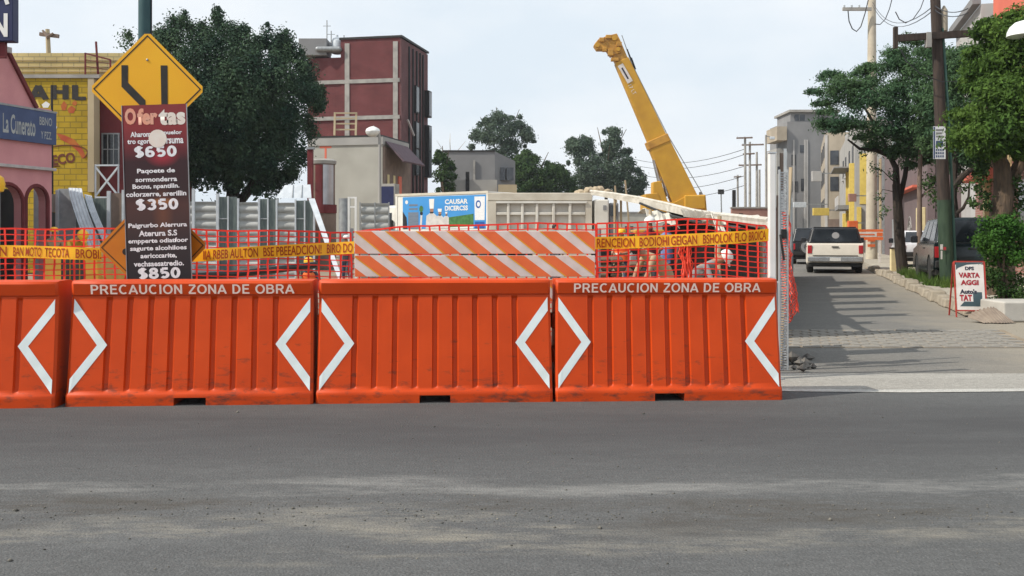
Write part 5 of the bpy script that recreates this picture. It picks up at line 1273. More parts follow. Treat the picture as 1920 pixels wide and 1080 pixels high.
mb.build('tarpaulin', M['white_tarp'], sh, world=True, fix=True)
MB().tube([P(x, y + 13 + (4 if i > 2 else -6), Y - .1) for i, (x, y, Y) in enumerate(edge) if 1 < i < 7], .035, 6).build('ridge_pole', M['black'], sh, world=True)
MB().tube([P(x, y - 1.5, Y + .3) + Vector((0, 0, .02)) for x, y, Y in edge], .05, 6).build('roof_rope', M['white_tarp'], sh, world=True)
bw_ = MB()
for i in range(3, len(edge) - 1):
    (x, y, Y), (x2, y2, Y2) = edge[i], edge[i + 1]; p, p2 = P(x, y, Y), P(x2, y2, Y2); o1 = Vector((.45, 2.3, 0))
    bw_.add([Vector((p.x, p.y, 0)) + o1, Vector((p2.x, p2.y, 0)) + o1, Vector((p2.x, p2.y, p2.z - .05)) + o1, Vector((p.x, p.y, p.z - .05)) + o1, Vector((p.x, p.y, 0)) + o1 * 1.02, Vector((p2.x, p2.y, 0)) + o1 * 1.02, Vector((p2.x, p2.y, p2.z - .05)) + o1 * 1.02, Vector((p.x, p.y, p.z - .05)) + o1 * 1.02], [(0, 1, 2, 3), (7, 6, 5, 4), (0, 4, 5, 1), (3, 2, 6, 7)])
bw_.build('shade_backing', M['shelter_shade'], sh, world=True)  # black backing added to make the inside of the shelter dark
for i in (1, 3, 5, 7):
    x, y, Y = edge[i]; p = P(x, y, Y); MB().tube([(p.x + .05, Y + .05, 0), (p.x + .05, Y + .05, p.z - .04)], .04, 6).build('pole', M['wood_light'], sh, world=True)
    MB().tube([(p.x + .5, Y + 2.4, 0), (p.x + .5, Y + 2.4, p.z)], .04, 6).build('pole', M['wood_light'], sh, world=True)
# ragged white sheets lying at its far edge
for k, (x, y, w, Y) in enumerate(((1215, 392, 60, 25), (1345, 404, 34, 18))):
    t = thing('white_sheet', ('white sheet folded under the middle of the shelter roof', 'ragged white sheet on the shelter roof near the white post')[k], 'sheet', (P(x, 0, Y).x, Y, 0)); a = P(x, y, Y)
    mb = MB(); n_ = 9
    for i in range(n_):
        for j in range(5): mb.v.append(a + Vector(((i / (n_ - 1)) * w * Y / F, .5 * j, .05 * sin(i * 2.1 + j) - .28 * (j == 0) - .02 * i)))
    for i in range(n_ - 1):
        for j in range(4): mb.f.append((i * 5 + j, (i + 1) * 5 + j, (i + 1) * 5 + j + 1, i * 5 + j + 1))
    o = mb.build('cloth', M['white_tarp'], t, world=True); so_ = o.modifiers.new('thick', 'SOLIDIFY'); so_.thickness = .02
    MB().tube([(a.x + .1, Y + .3, 0), (a.x + .1, Y + .3, a.z)], .04, 6).build('prop', M['wood_light'], t, world=True)

fr_ = MB()
for k in range(14):
    p = P(1284 + k * 4.4, 398 + k * .45, 21.5 - k * .1); fr_.hexa([p + Vector((-.02, 0, -.1)), p + Vector((.05, 0, -.1)), p + Vector((.05, .02, -.1)), p + Vector((-.02, .02, -.1))], [p + Vector((-.09, 0, .07 + .03 * sin(k * 2.3))), p + Vector((-.05, 0, .06)), p + Vector((-.05, .02, .06)), p + Vector((-.09, .02, .07))])
o = fr_.build('frayed_edge', M['white_tarp'], sh, world=True); o['kind'] = 'stuff'
# stacked pallets of blocks under the shelter
pal = MB()
mk('block_brown', (0.17, 0.115, 0.08), (0.10, 0.07, 0.05), scale=3, rough=0.95, island=.3)
mk('block_tan', (0.36, 0.29, 0.21), (0.27, 0.21, 0.15), scale=3, rough=0.95)
g = random.Random(9); stk = 0
for (x0, x1, Y, rows, mt, lb) in ((1118, 1168, 15.5, 9, 'block_brown', 'stack of dark brown sacks just right of the striped boards'), (1172, 1208, 17, 8, 'block_brown', 'second stack of dark brown sacks behind the caution tape'), (1332, 1400, 14.5, 4, 'block_tan', 'low heap of tan sacks near the white post')):
    t = thing('sack_stack', lb, 'sacks', (P((x0 + x1) / 2, 0, Y).x, Y, 0), group='stacks of sacks in the works')
    a, b_ = P(x0, 0, Y).x, P(x1, 0, Y).x; n_ = max(2, int((b_ - a) / .22)); hh = .115
    for r_ in range(rows):
        for c_ in range(n_):
            w = (b_ - a) / n_; xx = a + w * (c_ + .5) + (w * .25 if r_ % 2 else -.02); yy = Y + g.uniform(-.06, .06)
            v = [(sx * w * .47 * f_, sy * .2 * f_, z) for z, f_ in ((.0, .8), (hh * .5, 1), (hh * .97, .75)) for sx, sy in ((-1, -1), (1, -1), (1, 1), (-1, 1))]
            MB().add(v, [(3, 2, 1, 0), (8, 9, 10, 11)] + [(k + i, k + (i + 1) % 4, k + 4 + (i + 1) % 4, k + 4 + i) for k in (0, 4) for i in range(4)], Matrix.Translation((xx, yy, r_ * hh)) @ Matrix.Rotation(g.uniform(-.1, .1), 4, 'Z')).build('sack', M[mt], t, world=True, bevel=.02)
# black pipe lying on trestles, pale heap of debris on the left
bp = thing('black_pipe', 'long black pipe lying on trestles behind the safety net', 'pipe', (P(470, 0, 16).x, 16, 0))
MB().tube([P(340, 520, 15), P(440, 514, 15.6), P(520, 505, 16.3), P(590, 497, 17)], .06, 8).build('pipe', M['pipe_black'], bp, world=True, smooth=True)
for px, Y, py in ((380, 15.2, 519), (560, 16.7, 502)):
    p = P(px, py, Y)
    for s0 in (-.15, .15): MB().beam((p.x + s0, Y, 0), (p.x, Y, p.z - .06), .05).build('trestle_leg', M['wood_light'], bp, world=True)

# towed compressor
cp = thing('air_compressor', 'yellow towed air compressor behind the safety net at the left', 'compressor', (P(135, 0, 17).x, 17, 0)); q = 17 / F
MB().prism([(-55 * q, .42), (-55 * q, .95), (-42 * q, 1.12), (38 * q, 1.16), (50 * q, 1.0), (56 * q, .45)], lambda u, v, t: Vector((u, t, v)), 0, 1.1).build('hood', M['machine_yellow'], cp, fix=True, bevel=.05)
MB().box(-50 * q, 50 * q, .1, 1.0, .30, .415).build('frame', M['black'], cp)
for k in range(5): MB().box(-20 * q + k * 9 * q, -14 * q + k * 9 * q, -.012, -.002, .6, .95).build('louvre', M['black'], cp)
for y in (0.0, 1.1): wheel(cp, -.05, y, .3, .2, 'y')
MB().beam((50 * q, .55, .36), (95 * q, .55, .30), .08).build('tow_bar', M['machine_yellow'], cp)
MB().tube([(.2, .5, 1.1), (.2, .5, 1.36)], .04, 8).build('exhaust', M['steel'], cp)

# ------------------------------------------------------------ workers
def person(label, loc, rz, pose='stand', shirt='cloth_dark', legs='denim', helmet=None, vest=None, hair=True, scale=1.0, group='workers inside the site'):
    t = thing('person', label, 'person', loc, rz, group); t.scale = (scale,) * 3
    if pose == 'squat':
        J = dict(pel=(0, .10, .30), sp=(0, .02, .50), ch=(0, -.08, .72), nk=(0, -.12, .86), hd=(0, -.16, .97), ht=(0, -.17, 1.07))
        leg = lambda s0: [(s0 * .10, .10, .29), (s0 * .17, -.30, .46), (s0 * .15, -.10, .09), (s0 * .16, -.26, .035)]
        arm = lambda s0: [(s0 * .18, -.10, .77), (s0 * .27, -.26, .56), (s0 * .16, -.44, .44)]
    elif pose == 'bend':
        J = dict(pel=(0, .12, .88), sp=(0, .02, 1.04), ch=(0, -.20, 1.18), nk=(0, -.34, 1.25), hd=(0, -.45, 1.30), ht=(0, -.53, 1.34))
        leg = lambda s0: [(s0 * .09, .12, .86), (s0 * .12, .04, .47), (s0 * .12, .12, .08), (s0 * .13, -.04, .035)]
        arm = lambda s0: [(s0 * .17, -.24, 1.18), (s0 * .22, -.36, .92), (s0 * .15, -.46, .70)]
    else:
        f = -.22 if pose == 'work' else .02
        J = dict(pel=(0, 0, .92), sp=(0, .01, 1.14), ch=(0, 0, 1.36), nk=(0, -.01, 1.50), hd=(0, -.03, 1.61), ht=(0, -.03, 1.71))
        leg = lambda s0: [(s0 * .09, 0, .90), (s0 * .11, -.03, .48), (s0 * .12, .03, .08), (s0 * .14, -.12, .035)]
        arm = lambda s0: [(s0 * .18, 0, 1.41), (s0 * .25, .03 + f * .3, 1.14), (s0 * (.14 if pose == 'work' else .24), f * 1.6 - .03, 1.10 if pose == 'work' else .88)]
    V, E_, R_, K = [], [], [], []
    def v(p, r_): V.append(p); R_.append(r_); return len(V) - 1
    def e(a, b_, k): E_.append((a, b_)); K.append(k)
    pel, sp_, ch_, nk, hd, ht = [v(J[k], r_) for k, r_ in (('pel', .135), ('sp', .13), ('ch', .15), ('nk', .055), ('hd', .092), ('ht', .07))]
    e(pel, sp_, 1); e(sp_, ch_, 1); e(ch_, nk, 0); e(nk, hd, 0); e(hd, ht, 0)
    ns_ = v((J['hd'][0], J['hd'][1] - .105, J['hd'][2] - .01), .016); e(hd, ns_, 0)
    for s0 in (-1, 1):
        A_ = arm(s0); a = [v(p, r_) for p, r_ in zip(A_, (.062, .046, .032))]; e(ch_, a[0], 1); e(a[0], a[1], 1); e(a[1], a[2], 0)
        w0, w1 = Vector(A_[1]), Vector(A_[2]); d = (w1 - w0).normalized(); palm = w1 + d * .075; pm_ = v(tuple(palm), .034); e(a[2], pm_, 0)
        sd_ = d.cross(Vector((s0, .2, 0))).normalized(); up_ = sd_.cross(d)
        for k in range(4):
            b0 = palm + sd_ * (.026 - .017 * k) + d * .03; b1 = b0 + d * (.04 - .004 * abs(k - 1)) + up_ * .008; b2_ = b1 + d * (.028 - .004 * abs(k - 1)) + up_ * .016
            i0, i1, i2 = v(tuple(b0), .010), v(tuple(b1), .009), v(tuple(b2_), .008); e(pm_, i0, 0); e(i0, i1, 0); e(i1, i2, 0)
        th = palm + sd_ * .038 - d * .02; i0, i1 = v(tuple(th), .011), v(tuple(th + d * .045 + sd_ * .015), .009); e(pm_, i0, 0); e(i0, i1, 0)
        L_ = [v(p, r_) for p, r_ in zip(leg(s0), (.095, .066, .045, .040))]; e(pel, L_[0], 2); e(L_[0], L_[1], 2); e(L_[1], L_[2], 2); e(L_[2], L_[3], 3)
    me = bpy.data.meshes.new('body'); me.from_pydata(V, E_, []); o = bpy.data.objects.new('body', me); col.objects.link(o)
    sk = o.modifiers.new('skin', 'SKIN'); sk.use_smooth_shade = True
    for i, r_ in enumerate(R_): me.skin_vertices[0].data[i].radius = (r_, r_)
    me.skin_vertices[0].data[pel].use_root = True
    ss = o.modifiers.new('sub', 'SUBSURF'); ss.levels = 1; ss.render_levels = 1
    dg = bpy.context.evaluated_depsgraph_get(); m2 = bpy.data.meshes.new_from_object(o.evaluated_get(dg)); bpy.data.objects.remove(o)
    m2.name = 'body'; m2.materials.clear()
    for k in ('skin', shirt, legs, 'boot'): m2.materials.append(M[k])
    Va = np.array(V); Ea = np.array(E_); A0, B0 = Va[Ea[:, 0]], Va[Ea[:, 1]]; D0 = B0 - A0; DD = (D0 ** 2).sum(1) + 1e-9; Ra = np.array(R_)
    for pg in m2.polygons:
        c = np.array(pg.center); tt = np.clip(((c - A0) * D0).sum(1) / DD, 0, 1); ds = np.linalg.norm(A0 + D0 * tt[:, None] - c, axis=1) / (Ra[Ea[:, 0]] * (1 - tt) + Ra[Ea[:, 1]] * tt)
        pg.material_index = K[int(np.argmin(ds))]
    m2.polygons.foreach_set('use_smooth', [True] * len(m2.polygons))
    ob = bpy.data.objects.new('body', m2); col.objects.link(ob); ob.parent = t
    hp = Vector(J['hd']); dirn = (Vector(J['ht']) - hp).normalized(); qn = Vector((0, 0, 1)).rotation_difference(dirn).to_matrix().to_4x4(); HM = Matrix.Translation(hp + dirn * .05) @ qn
    for s0 in (-1, 1): MB().lathe([(.004, -.012), (.012, 0), (.004, .012)], 8, HM @ Matrix.Translation((s0 * .034, -.078, -.03))).build('eye', M['black'], t)
    MB().box(-.025, .025, -.094, -.075, -.098, -.090, HM).build('mouth', M['red_frame'], t)
    if helmet:
        h = MB().lathe([(.118, .0), (.122, .03), (.115, .075), (.085, .115), (.04, .135), (.005, .138)], 18, HM @ Matrix.Translation((0, .0, .012))).build('hard_hat', M[helmet], t, smooth=True)
        MB().prism([(-.10, -.05), (-.07, -.15), (0, -.185), (.07, -.15), (.10, -.05)], lambda u, w, tt: HM @ Vector((u, w, tt + .012)), 0, .010).build('brim', M[helmet], h, fix=True)
    elif hair: MB().lathe([(.098, -.06), (.104, .0), (.098, .045), (.06, .085), (.005, .098)], 14, HM @ Matrix.Translation((0, .022, -.005))).build('hair', M['black'], t, smooth=True)
    if vest:
        cp_, pp = Vector(J['ch']), Vector(J['pel']); ax = (cp_ - pp).normalized(); Q = Vector((0, 0, 1)).rotation_difference(ax).to_matrix().to_4x4(); ln_ = (cp_ - pp).length
        VM = Matrix.Translation(pp) @ Q @ Matrix.Scale(1.28, 4, (1, 0, 0))
        vv = MB().lathe([(.158, -.02), (.165, .1), (.165, ln_ * .7), (.172, ln_ * .95), (.13, ln_ * 1.12), (.09, ln_ * 1.2)], 18, VM).build('vest', M[vest], t, smooth=True)
        MB().lathe([(.169, ln_ * .35), (.169, ln_ * .35 + .05)], 18, VM).build('reflective_band', M['vest_stripe'], vv)
    return t
person('worker in orange vest and yellow hard hat crouching right of the Ofertas banner', (P(577, 0, 19.5).x, 19.5, 0), radians(20), 'squat', 'cloth_dark', 'denim', 'helmet_yellow', 'vest_orange', scale=.80)
person('worker with white hard hat standing left of the striped boards', (P(650, 0, 27).x, 27, 0), radians(-15), 'stand', 'cloth_dark', 'denim', 'helmet_white', None, scale=.76)
person('worker in yellow hard hat standing left behind the compressor', (P(102, 0, 25).x, 25, 0), radians(10), 'stand', 'cloth_tan', 'denim', 'helmet_yellow', None, scale=.87)
person('worker in yellow hard hat bending right behind the compressor', (P(134, 0, 23).x, 23, 0), radians(50), 'bend', 'cloth_yellow', 'denim', 'helmet_yellow', None, scale=1.02)
person('worker in yellow hard hat and orange vest standing nearest the striped boards', (P(1166, 0, 23).x, 23, 0), radians(-25), 'work', 'cloth_tan', 'denim', 'helmet_yellow', 'vest_orange', scale=.85)
person('bareheaded worker in pale shirt beside the orange vested worker under the shelter', (P(1184, 0, 24).x, 24, 0), radians(30), 'stand', 'cloth_white', 'cloth_dark', None, None, scale=.82)
person('worker in dark red shirt and white hard hat standing under the shelter', (P(1218, 0, 20), 0)[0].xy.to_3d(), radians(0), 'work', 'plaster_maroon', 'cloth_dark', 'helmet_white', None, scale=.96)
person('worker in blue shirt with back turned under the shelter', (P(1250, 0, 22).x, 22, 0), radians(170), 'stand', 'cloth_blue', 'cloth_dark', None, None, scale=.93)
person('worker in tan shirt bending over behind the net', (P(1240, 0, 14.6).x, 14.6, 0), radians(-70), 'bend', 'cloth_tan', 'cloth_tan', None, None, scale=.88)
person('worker in grey shirt and white hat bending near the gathered net', (P(1305, 0, 13.6).x, 13.6, 0), radians(60), 'bend', 'stucco_grey', 'cloth_dark', 'helmet_white', None, scale=.80)
person('worker in grey shirt seen above the right end of the top striped board', (P(1041, 0, 30).x, 30, 0), radians(10), 'stand', 'stucco_grey', 'denim', None, None, scale=.98)
# ------------------------------------------------------------ side street: posts, hoarding along it
wp = thing('white_post', 'tall white metal post at the end of the barriers', 'post', (P(1449, 0, 9.35).x, 9.35, 0)); q = 9.35 / F
MB().box(-6.5 * q, 6.5 * q, 0, .07, 0, P(0, 287, 9.35).z).build('shaft', M['white_paint'], wp, bevel=.012)
MB().box(-.10, .10, -.05, .15, 0, .012).build('foot_plate', M['steel'], wp)
MB().box(-6.5 * q - .004, 6.5 * q + .004, -.004, .074, P(0, 287, 9.35).z, P(0, 285, 9.35).z).build('cap', M['galv_light'], wp)
mk('perforated', (0.44, 0.46, 0.47), (0.25, 0.26, 0.27), scale=60, rough=0.5, lo=.45, hi=.55, detail=1)
ps = thing('slotted_strut', 'grey perforated steel strut right behind the white post', 'post', (P(1469, 0, 10.0).x, 10.0, 0)); q = 10 / F
zt = P(0, 318, 10).z
for s0 in (-1, 1): MB().box(s0 * 7.5 * q - .006, s0 * 7.5 * q + .006, -.02, .02, 0, zt).build('flange', M['galv'], ps)
mb = MB()
for k in range(int(zt / .026)): mb.box(-7.4 * q + .004, 7.4 * q - .004, -.008, .008, k * .026, k * .026 + .015)
o = mb.build('slotted_web', M['perforated'], ps); o['kind'] = 'stuff'
MB().box(-.03, .02, -.05, -.02, P(0, 448, 10).z, P(0, 430, 10).z).build('clamp', M['black'], ps)
MB().tube([P(1463, 440, 9.95), P(1466, 460, 9.93), P(1470, 488, 9.94)], .012, 6).build('strap', M['black'], ps, world=True)
wpole = thing('wooden_stake', 'slim pale wooden stake leaning beside the perforated strut', 'stake', (P(1465, 600, 10.15).x, 10.15, 0))
MB().beam(Vector((P(1463, 0, 10.15).x, 10.15, 0)), P(1483, 314, 10.4), .03).build('shaft', M['wood_light'], wpole, world=True)
# bunched net hanging on it
hn = thing('hanging_net', 'loose orange net hanging from the wooden stake towards the street', 'safety net', (P(1478, 0, 10.3).x, 10.3, 0))
outl = interp([(396, 7), (425, 15), (465, 13), (480, 20), (500, 16), (540, 24), (602, 33)])
g = random.Random(3); NV, NR = 13, 34; gr_ = []
for i in range(NV + 1):
    u = i / NV; cm = []
    for j in range(NR + 1):
        v = j / NR; py = 398 + (196 + 10 * sin(u * 5)) * v
        cm.append(P(1467 + outl(py) * u + 1.5 * sin(v * 9 + u * 7), py + 2.5 * sin(u * 9 + v * 4), 10.26 + .10 * sin(u * 13 + v * 3) + .04 * sin(v * 14)) + Vector((g.gauss(0, .003), g.gauss(0, .01), g.gauss(0, .003))))
    gr_.append(cm)
mb = MB()
for cm in gr_: mb.tube(cm, .0048, 4)
for j in range(NR + 1): mb.tube([gr_[i][j] for i in range(NV + 1)], .0040, 4)
mb.build('strands', M['net_orange'], hn, world=True)
MB().tube([P(1470, 402, 10.3), P(1476, 480, 10.3), P(1474, 560, 10.3)], [.012, .02, .012], 6).build('gathered_edge', M['net_orange'], hn, world=True)
# panels of hoarding along the street: they cast the bars of shade
sg = thing('street_hoarding', 'row of weathered sheet panels with gaps lining the left side of the side street', 'hoarding', SL(-.27, 10.4), SANG)
def sl(Y): return (Y - 10.4) / cos(SANG)
for (ya, yb, hh) in ((10.5, 12.0, .85), (11.1, 11.45, 1.8), (13.2, 13.6, 2.45), (13.65, 16.0, .95), (14.9, 15.25, 1.5), (16.05, 20.5, 1.0), (16.2, 16.6, 2.3), (17.7, 18.2, 2.0), (19.3, 20.0, 2.5), (20.6, 26, 1.05), (21.2, 22.2, 2.4), (23.4, 25.2, 2.6), (26.1, 33, 1.5), (27, 29, 2.4)):
    a, b_ = sl(ya), sl(yb); n_ = max(4, int((b_ - a) / .12)); mb = MB(); v = []; xq = .05 if hh > .8 else 0
    for i in range(n_ + 1):
        x = xq + (.02 if i % 2 else -.02); y = a + (b_ - a) * i / n_; v += [(x, y, .05), (x, y, hh), (x + .006, y, hh), (x + .006, y, .05)]
    mb.add(v, [(4 * i + q0, 4 * i + 4 + q0, 4 * i + 4 + (q0 + 1) % 4, 4 * i + (q0 + 1) % 4) for i in range(n_) for q0 in range(4)]).build('sheet_panel', M['brown_panel' if hh > 1.2 else 'galv'], sg)
    for y in (a, b_): MB().box(xq + .03, xq + .07, y - .03, y + .03, 0, hh + .05).build('post', M['galv'], sg)
# broken asphalt heap by the barrier end
rb = thing('rubble_heap', 'heap of dark broken asphalt beside the barrier end', 'rubble', G(1478, 685))
g = random.Random(8); c0 = rb.location
for k in range(46):
    r_ = g.uniform(.025, .085); x = g.gauss(.03, .12); y = g.gauss(.25, .40); z = max(0, .16 - abs(x) * .6 - abs(y - .2) * .18) * g.random()
    v = [(a_ * r_ * g.uniform(.6, 1.2), b_ * r_ * g.uniform(.6, 1.2), cc * r_ * g.uniform(.4, .9)) for a_, b_, cc in ((1, 0, 0), (.3, 1, 0), (-1, .2, 0), (-.2, -1, 0), (0, 0, 1), (.1, .1, -1))]
    MB().add(v, [(0, 1, 4), (1, 2, 4), (2, 3, 4), (3, 0, 4), (1, 0, 5), (2, 1, 5), (3, 2, 5), (0, 3, 5)], Matrix.Translation((x, y, z + r_ * .3))).build('asphalt_lump', M['rubble_dark'], rb)

# ------------------------------------------------------------ vehicles
def vehicle(name, label, loc, rz, L, W, Ht, zb, zw, cab, paint, glassy='glass', spare=False, group=None, tail='lamp_red', wr=.36, hood=1.2, rearglass=True, ptext=None):
    "rear at y=0, heading +y; zb belt line, cab=(y0b,y1b,y0t,y1t) cabin foot and roof"
    t = thing(name, label, 'car', loc, rz, group)
    w = W / 2; wy = (L * .2, L * .8); prof = [(0.02, .38)]
    for yc in wy:
        prof += [(yc - wr - .07, .30)] + [(yc - (wr + .06) * cos(a), .32 + (wr + .06) * sin(a)) for a in [pi * i / 8 for i in range(9)]] + [(yc + wr + .07, .30)]
    prof += [(L - .05, .34), (L, .55), (L - .03, zb * .82), (L - hood, zb * .97), (cab[1], zb), (cab[0], zb), (.02, zb - .03), (-.02, zb * .7)]
    mb = MB(); n_ = len(prof)
    for x, ins in ((-w, .0), (w, .0)):
        for y, z in prof: mb.v.append(Vector((x * (1 - .05 * max(0, (z - .7))), y, z)))
    for i in range(n_): j = (i + 1) % n_; mb.f.append((i, j, n_ + j, n_ + i))
    mb.f += [tuple(range(n_)), tuple(range(2 * n_ - 1, n_ - 1, -1))]
    body = mb.build('body', M[paint], t, fix=True, bevel=.05)
    y0b, y1b, y0t, y1t = cab; wt_ = w * .80; wb = w * .955
    B = [(-wb, y0b, zb - .01), (wb, y0b, zb - .01), (wb, y1b, zb - .01), (-wb, y1b, zb - .01)]; T = [(-wt_, y0t, Ht), (wt_, y0t, Ht), (wt_, y1t, Ht), (-wt_, y1t, Ht)]
    cb = MB().hexa(B, T).build('cabin', M[paint if paint != 'car_white' else 'car_black'], t, bevel=.06)
    if paint == 'car_white': MB().box(-wt_ * .94, wt_ * .94, y0t + .05, y1t - .02, Ht + .002, Ht + .03).build('roof', M['car_black'], t, bevel=.012)
    def pane(c, nm, u0, u1, v0, v1, d=.012):
        c = [Vector(p) for p in c]; f = lambda u, v: (c[0] * (1 - u) + c[1] * u) * (1 - v) + (c[3] * (1 - u) + c[2] * u) * v
        nrm = (c[1] - c[0]).cross(c[3] - c[0]).normalized(); a = [f(u0, v0), f(u1, v0), f(u1, v1), f(u0, v1)]
        MB().add([p + nrm * d for p in a] + [p - nrm * .02 for p in a], [(0, 1, 2, 3), (0, 4, 5, 1), (1, 5, 6, 2), (2, 6, 7, 3), (3, 7, 4, 0)]).build(nm, M[glassy], cb)
    pane([B[0], B[1], T[1], T[0]], 'rear_window', .06, .94, .10, .88)
    pane([B[2], B[3], T[3], T[2]], 'windscreen', .06, .94, .08, .92)
    for cc in ([B[3], B[0], T[0], T[3]], [B[1], B[2], T[2], T[1]]):
        for k in range(3): pane(cc, 'side_window', .05 + k * .31, .05 + k * .31 + .27, .12, .86)
    for s0 in (-1, 1):
        x = s0 * (w - .10)
        MB().box(x - .075, x + .075, -.035, .03, zb * .66, zb * .93).build('tail_light', M[tail], t, bevel=.01)
        MB().box(s0 * (w + .10) - .09, s0 * (w + .10) + .09, y1b - .25, y1b - .1, zb + .0, zb + .2).build('mirror', M['car_black'], t, bevel=.03)
        MB().box(s0 * (w + .001) - .01, s0 * (w + .001) + .01, L * .42, L * .47, zb * .86, zb * .89).build('door_handle', M['black'], t)
        for yc in wy: wheel(t, s0 * (w - .12), yc, wr, .22, 'x')
        MB().box(s0 * (w - .3) - .12, s0 * (w - .3) + .12, L - .06, L + .012, .62, .76).build('headlight', M['lamp_clear'], t)
    bmp = MB().box(-w + .03, w - .03, -.16, -.021, .42, .60).build('rear_bumper', M['chrome' if paint == 'car_white' else 'black'], t, bevel=.03)
    pl_ = MB().box(-.19, .19, -.172, -.161, .45, .57).build('number_plate', M['plate'], t)
    if ptext: text(ptext, .3, .07, M['ink_dark'], pl_, at(0, -.176, .51))
    MB().box(-w + .06, w - .06, -.02, L - .1, .24, .37).build('underbody', M['black'], t)
    MB().box(-.12, .12, -.035, -.02, zb * .86, zb * .90).build('tailgate_handle', M['black'], t)
    if spare:
        o = MB().lathe([(.02, .0), (.30, .0), (.36, .06), (.36, .2), (.02, .2)], 20, Matrix.Translation((-.18, -.03, .82)) @ Matrix.Rotation(pi / 2, 4, 'X')).build('spare_wheel', M['rubber'], t, smooth=True)
        MB().lathe([(.16, .0), (.16, .02), (.29, .02), (.29, 0)], 20, Matrix.Translation((-.18, -.232, .82)) @ Matrix.Rotation(pi / 2, 4, 'X')).build('wheel_cover', M['chrome'], o, smooth=True)
    return t
pc = P(1566, 0, 35.6)
v1 = vehicle('white_suv', 'white sport utility truck with black rear cap driving away up the side street', (pc.x, 35.6, 0), SANG, 4.8, 1.94, 1.64, 1.08, 0, (.10, 3.3, .38, 2.6), 'car_white')
MB().box(-.97 + .2, .97 - .2, -.03, -.021, .62, .65).build('trim_strip', M['black'], v1)
MB().lathe([(.02, 0), (.13, 0), (.13, .004)], 18, Matrix.Translation((.02, .22, 1.36)) @ Matrix.Rotation(pi / 2 - .47, 4, 'X')).build('rear_sticker', M['stucco_grey'], v1)
pc = P(1521, 0, 47)
vehicle('black_suv', 'black off-roader with spare wheel on its back ahead of the white one', (pc.x, 47, 0), SANG, 4.4, 1.8, 1.72, 1.05, 0, (.02, 3.2, .25, 2.7), 'car_black', spare=True)
pc = SL(4.05, 24.6)
vehicle('dark_suv', 'dark green black sport utility vehicle parked behind the green pole base', (pc.x + .30, 24.6, .13), SANG, 4.6, 1.85, 1.68, 1.02, 0, (.03, 3.5, .35, 2.7), 'car_dark')
pc = P(1708, 0, 38)
vehicle('white_car', 'white car parked behind the dark sport utility vehicle', (pc.x + .55, 38, .13), SANG, 4.2, 1.75, 1.42, .92, 0, (.15, 3.2, .75, 2.4), 'car_white_cool')

# ------------------------------------------------------------ right-hand poles and signs
def pole(name, label, px_base, Y, px_top, py_top, r0, r1, mat, group=None):
    b0 = P(px_base, 0, Y); t = thing(name, label, 'pole', (b0.x, Y, 0), group=group); tp_ = P(px_top, py_top, Y)
    MB().tube([(0, 0, -.05), (tp_.x - b0.x, 0, tp_.z)], [r0, r1], 14).build('shaft', mat, t, smooth=True); return t
def insul(t, px, py, Y, nm='insulator'):
    MB().lathe([(.03, 0), (.06, .03), (.04, .06), (.06, .09), (.03, .13)], 8, Matrix.Translation(P(px, py, Y))).build(nm, M['galv_light'], t, world=True)
cpole = pole('concrete_pole', 'tall pale concrete power pole beyond the feathery tree', 1634, 52, 1635, -60, .30, .19, M['concrete_pole'])
MB().box(P(1580, 0, 51.6).x, P(1634, 0, 51.6).x, 51.55, 51.67, P(0, 20, 51.6).z, P(0, 14, 51.6).z).build('crossarm', M['concrete'], cpole, world=True)
for px in (1583, 1597, 1611): insul(cpole, px, 13.5, 51.6)
cpole2 = wm(cpole)
for k in range(3): fbox('warning_stripe', M['board_orange'], cpole, 1627 + k * .0, 1641, 438 + k * 10, 443 + k * 10, 51.68, .02)
wp2 = pole('wooden_pole', 'dark wooden power pole with crossarm standing in the planter', 1777, 24.5, 1752, -40, .165, .115, M['wood_dark'])
a0 = P(1777, 0, 24.5); a1 = P(1752, -40, 24.5); zt = P(0, 375, 24.5).z; fr = zt / (a1.z)
MB().tube([(0, 0, -.02), ((a1.x - a0.x) * fr, 0, zt)], [.172, .163], 14).build('green_base', M['pole_green_base'], wp2, smooth=True)
for (x0, x1, y0, y1, m_) in ((1763, 1768, 458, 468, 'board_white'), (1769, 1774, 463, 469, 'lamp_red'), (1764, 1767, 470, 486, 'board_white')): fbox('sticker', M[m_], wp2, x0, x1, y0, y1, 24.305, .004)
MB().beam(P(1680, 72, 24.35), P(1830, 62, 24.35), .13, .16).build('crossarm', M['wood_dark'], wp2, world=True)
fbox('crossarm_end', M['wood_dark'], wp2, 1677, 1684, 50, 90, 24.3, .1); fbox('junction_box', M['concrete'], wp2, 1738, 1747, 60, 88, 24.25, .15)
MB().lathe([(.09, 0), (.09, .02), (.085, .5), (.05, .56), (.02, .62)], 12, Matrix.Translation(P(1770, 58, 24.5))).build('transformer', M['stucco_beige'], wp2, world=True, smooth=True)
MB().tube([(.19, -.05, 0), (.19 + (a1.x - a0.x) * .5, -.05, a1.z * .5), (.13 + (a1.x - a0.x) * .85, -.05, a1.z * .84)], .035, 8).build('conduit', M['conduit_green'], wp2)
pp = thing('pole_poster', 'blue and white poster strapped to the dark wooden pole', 'poster', P(1761, 298, 24.2)); Yp = 24.24
fbox('sheet', M['print_white'], pp, 1750, 1773, 237, 298, Yp, .01)
fbox('print', M['sign_blue'], pp, 1755, 1768, 264, 275, Yp - .004, .003); fbox('print', M['sign_blue'], pp, 1750.3, 1753, 238, 297, Yp - .004, .003)
for r_ in range(3):
    for c_ in range(4): fbox('print', M['sign_blue'], pp, 1755 + c_ * 4, 1757.5 + c_ * 4, 279 + r_ * 6, 283 + r_ * 6, Yp - .004, .003)
for k in range(3): fbox('print', M['stucco_grey'], pp, 1755, 1769 - 3 * (k % 2), 242 + k * 6, 245.5 + k * 6, Yp - .004, .003)
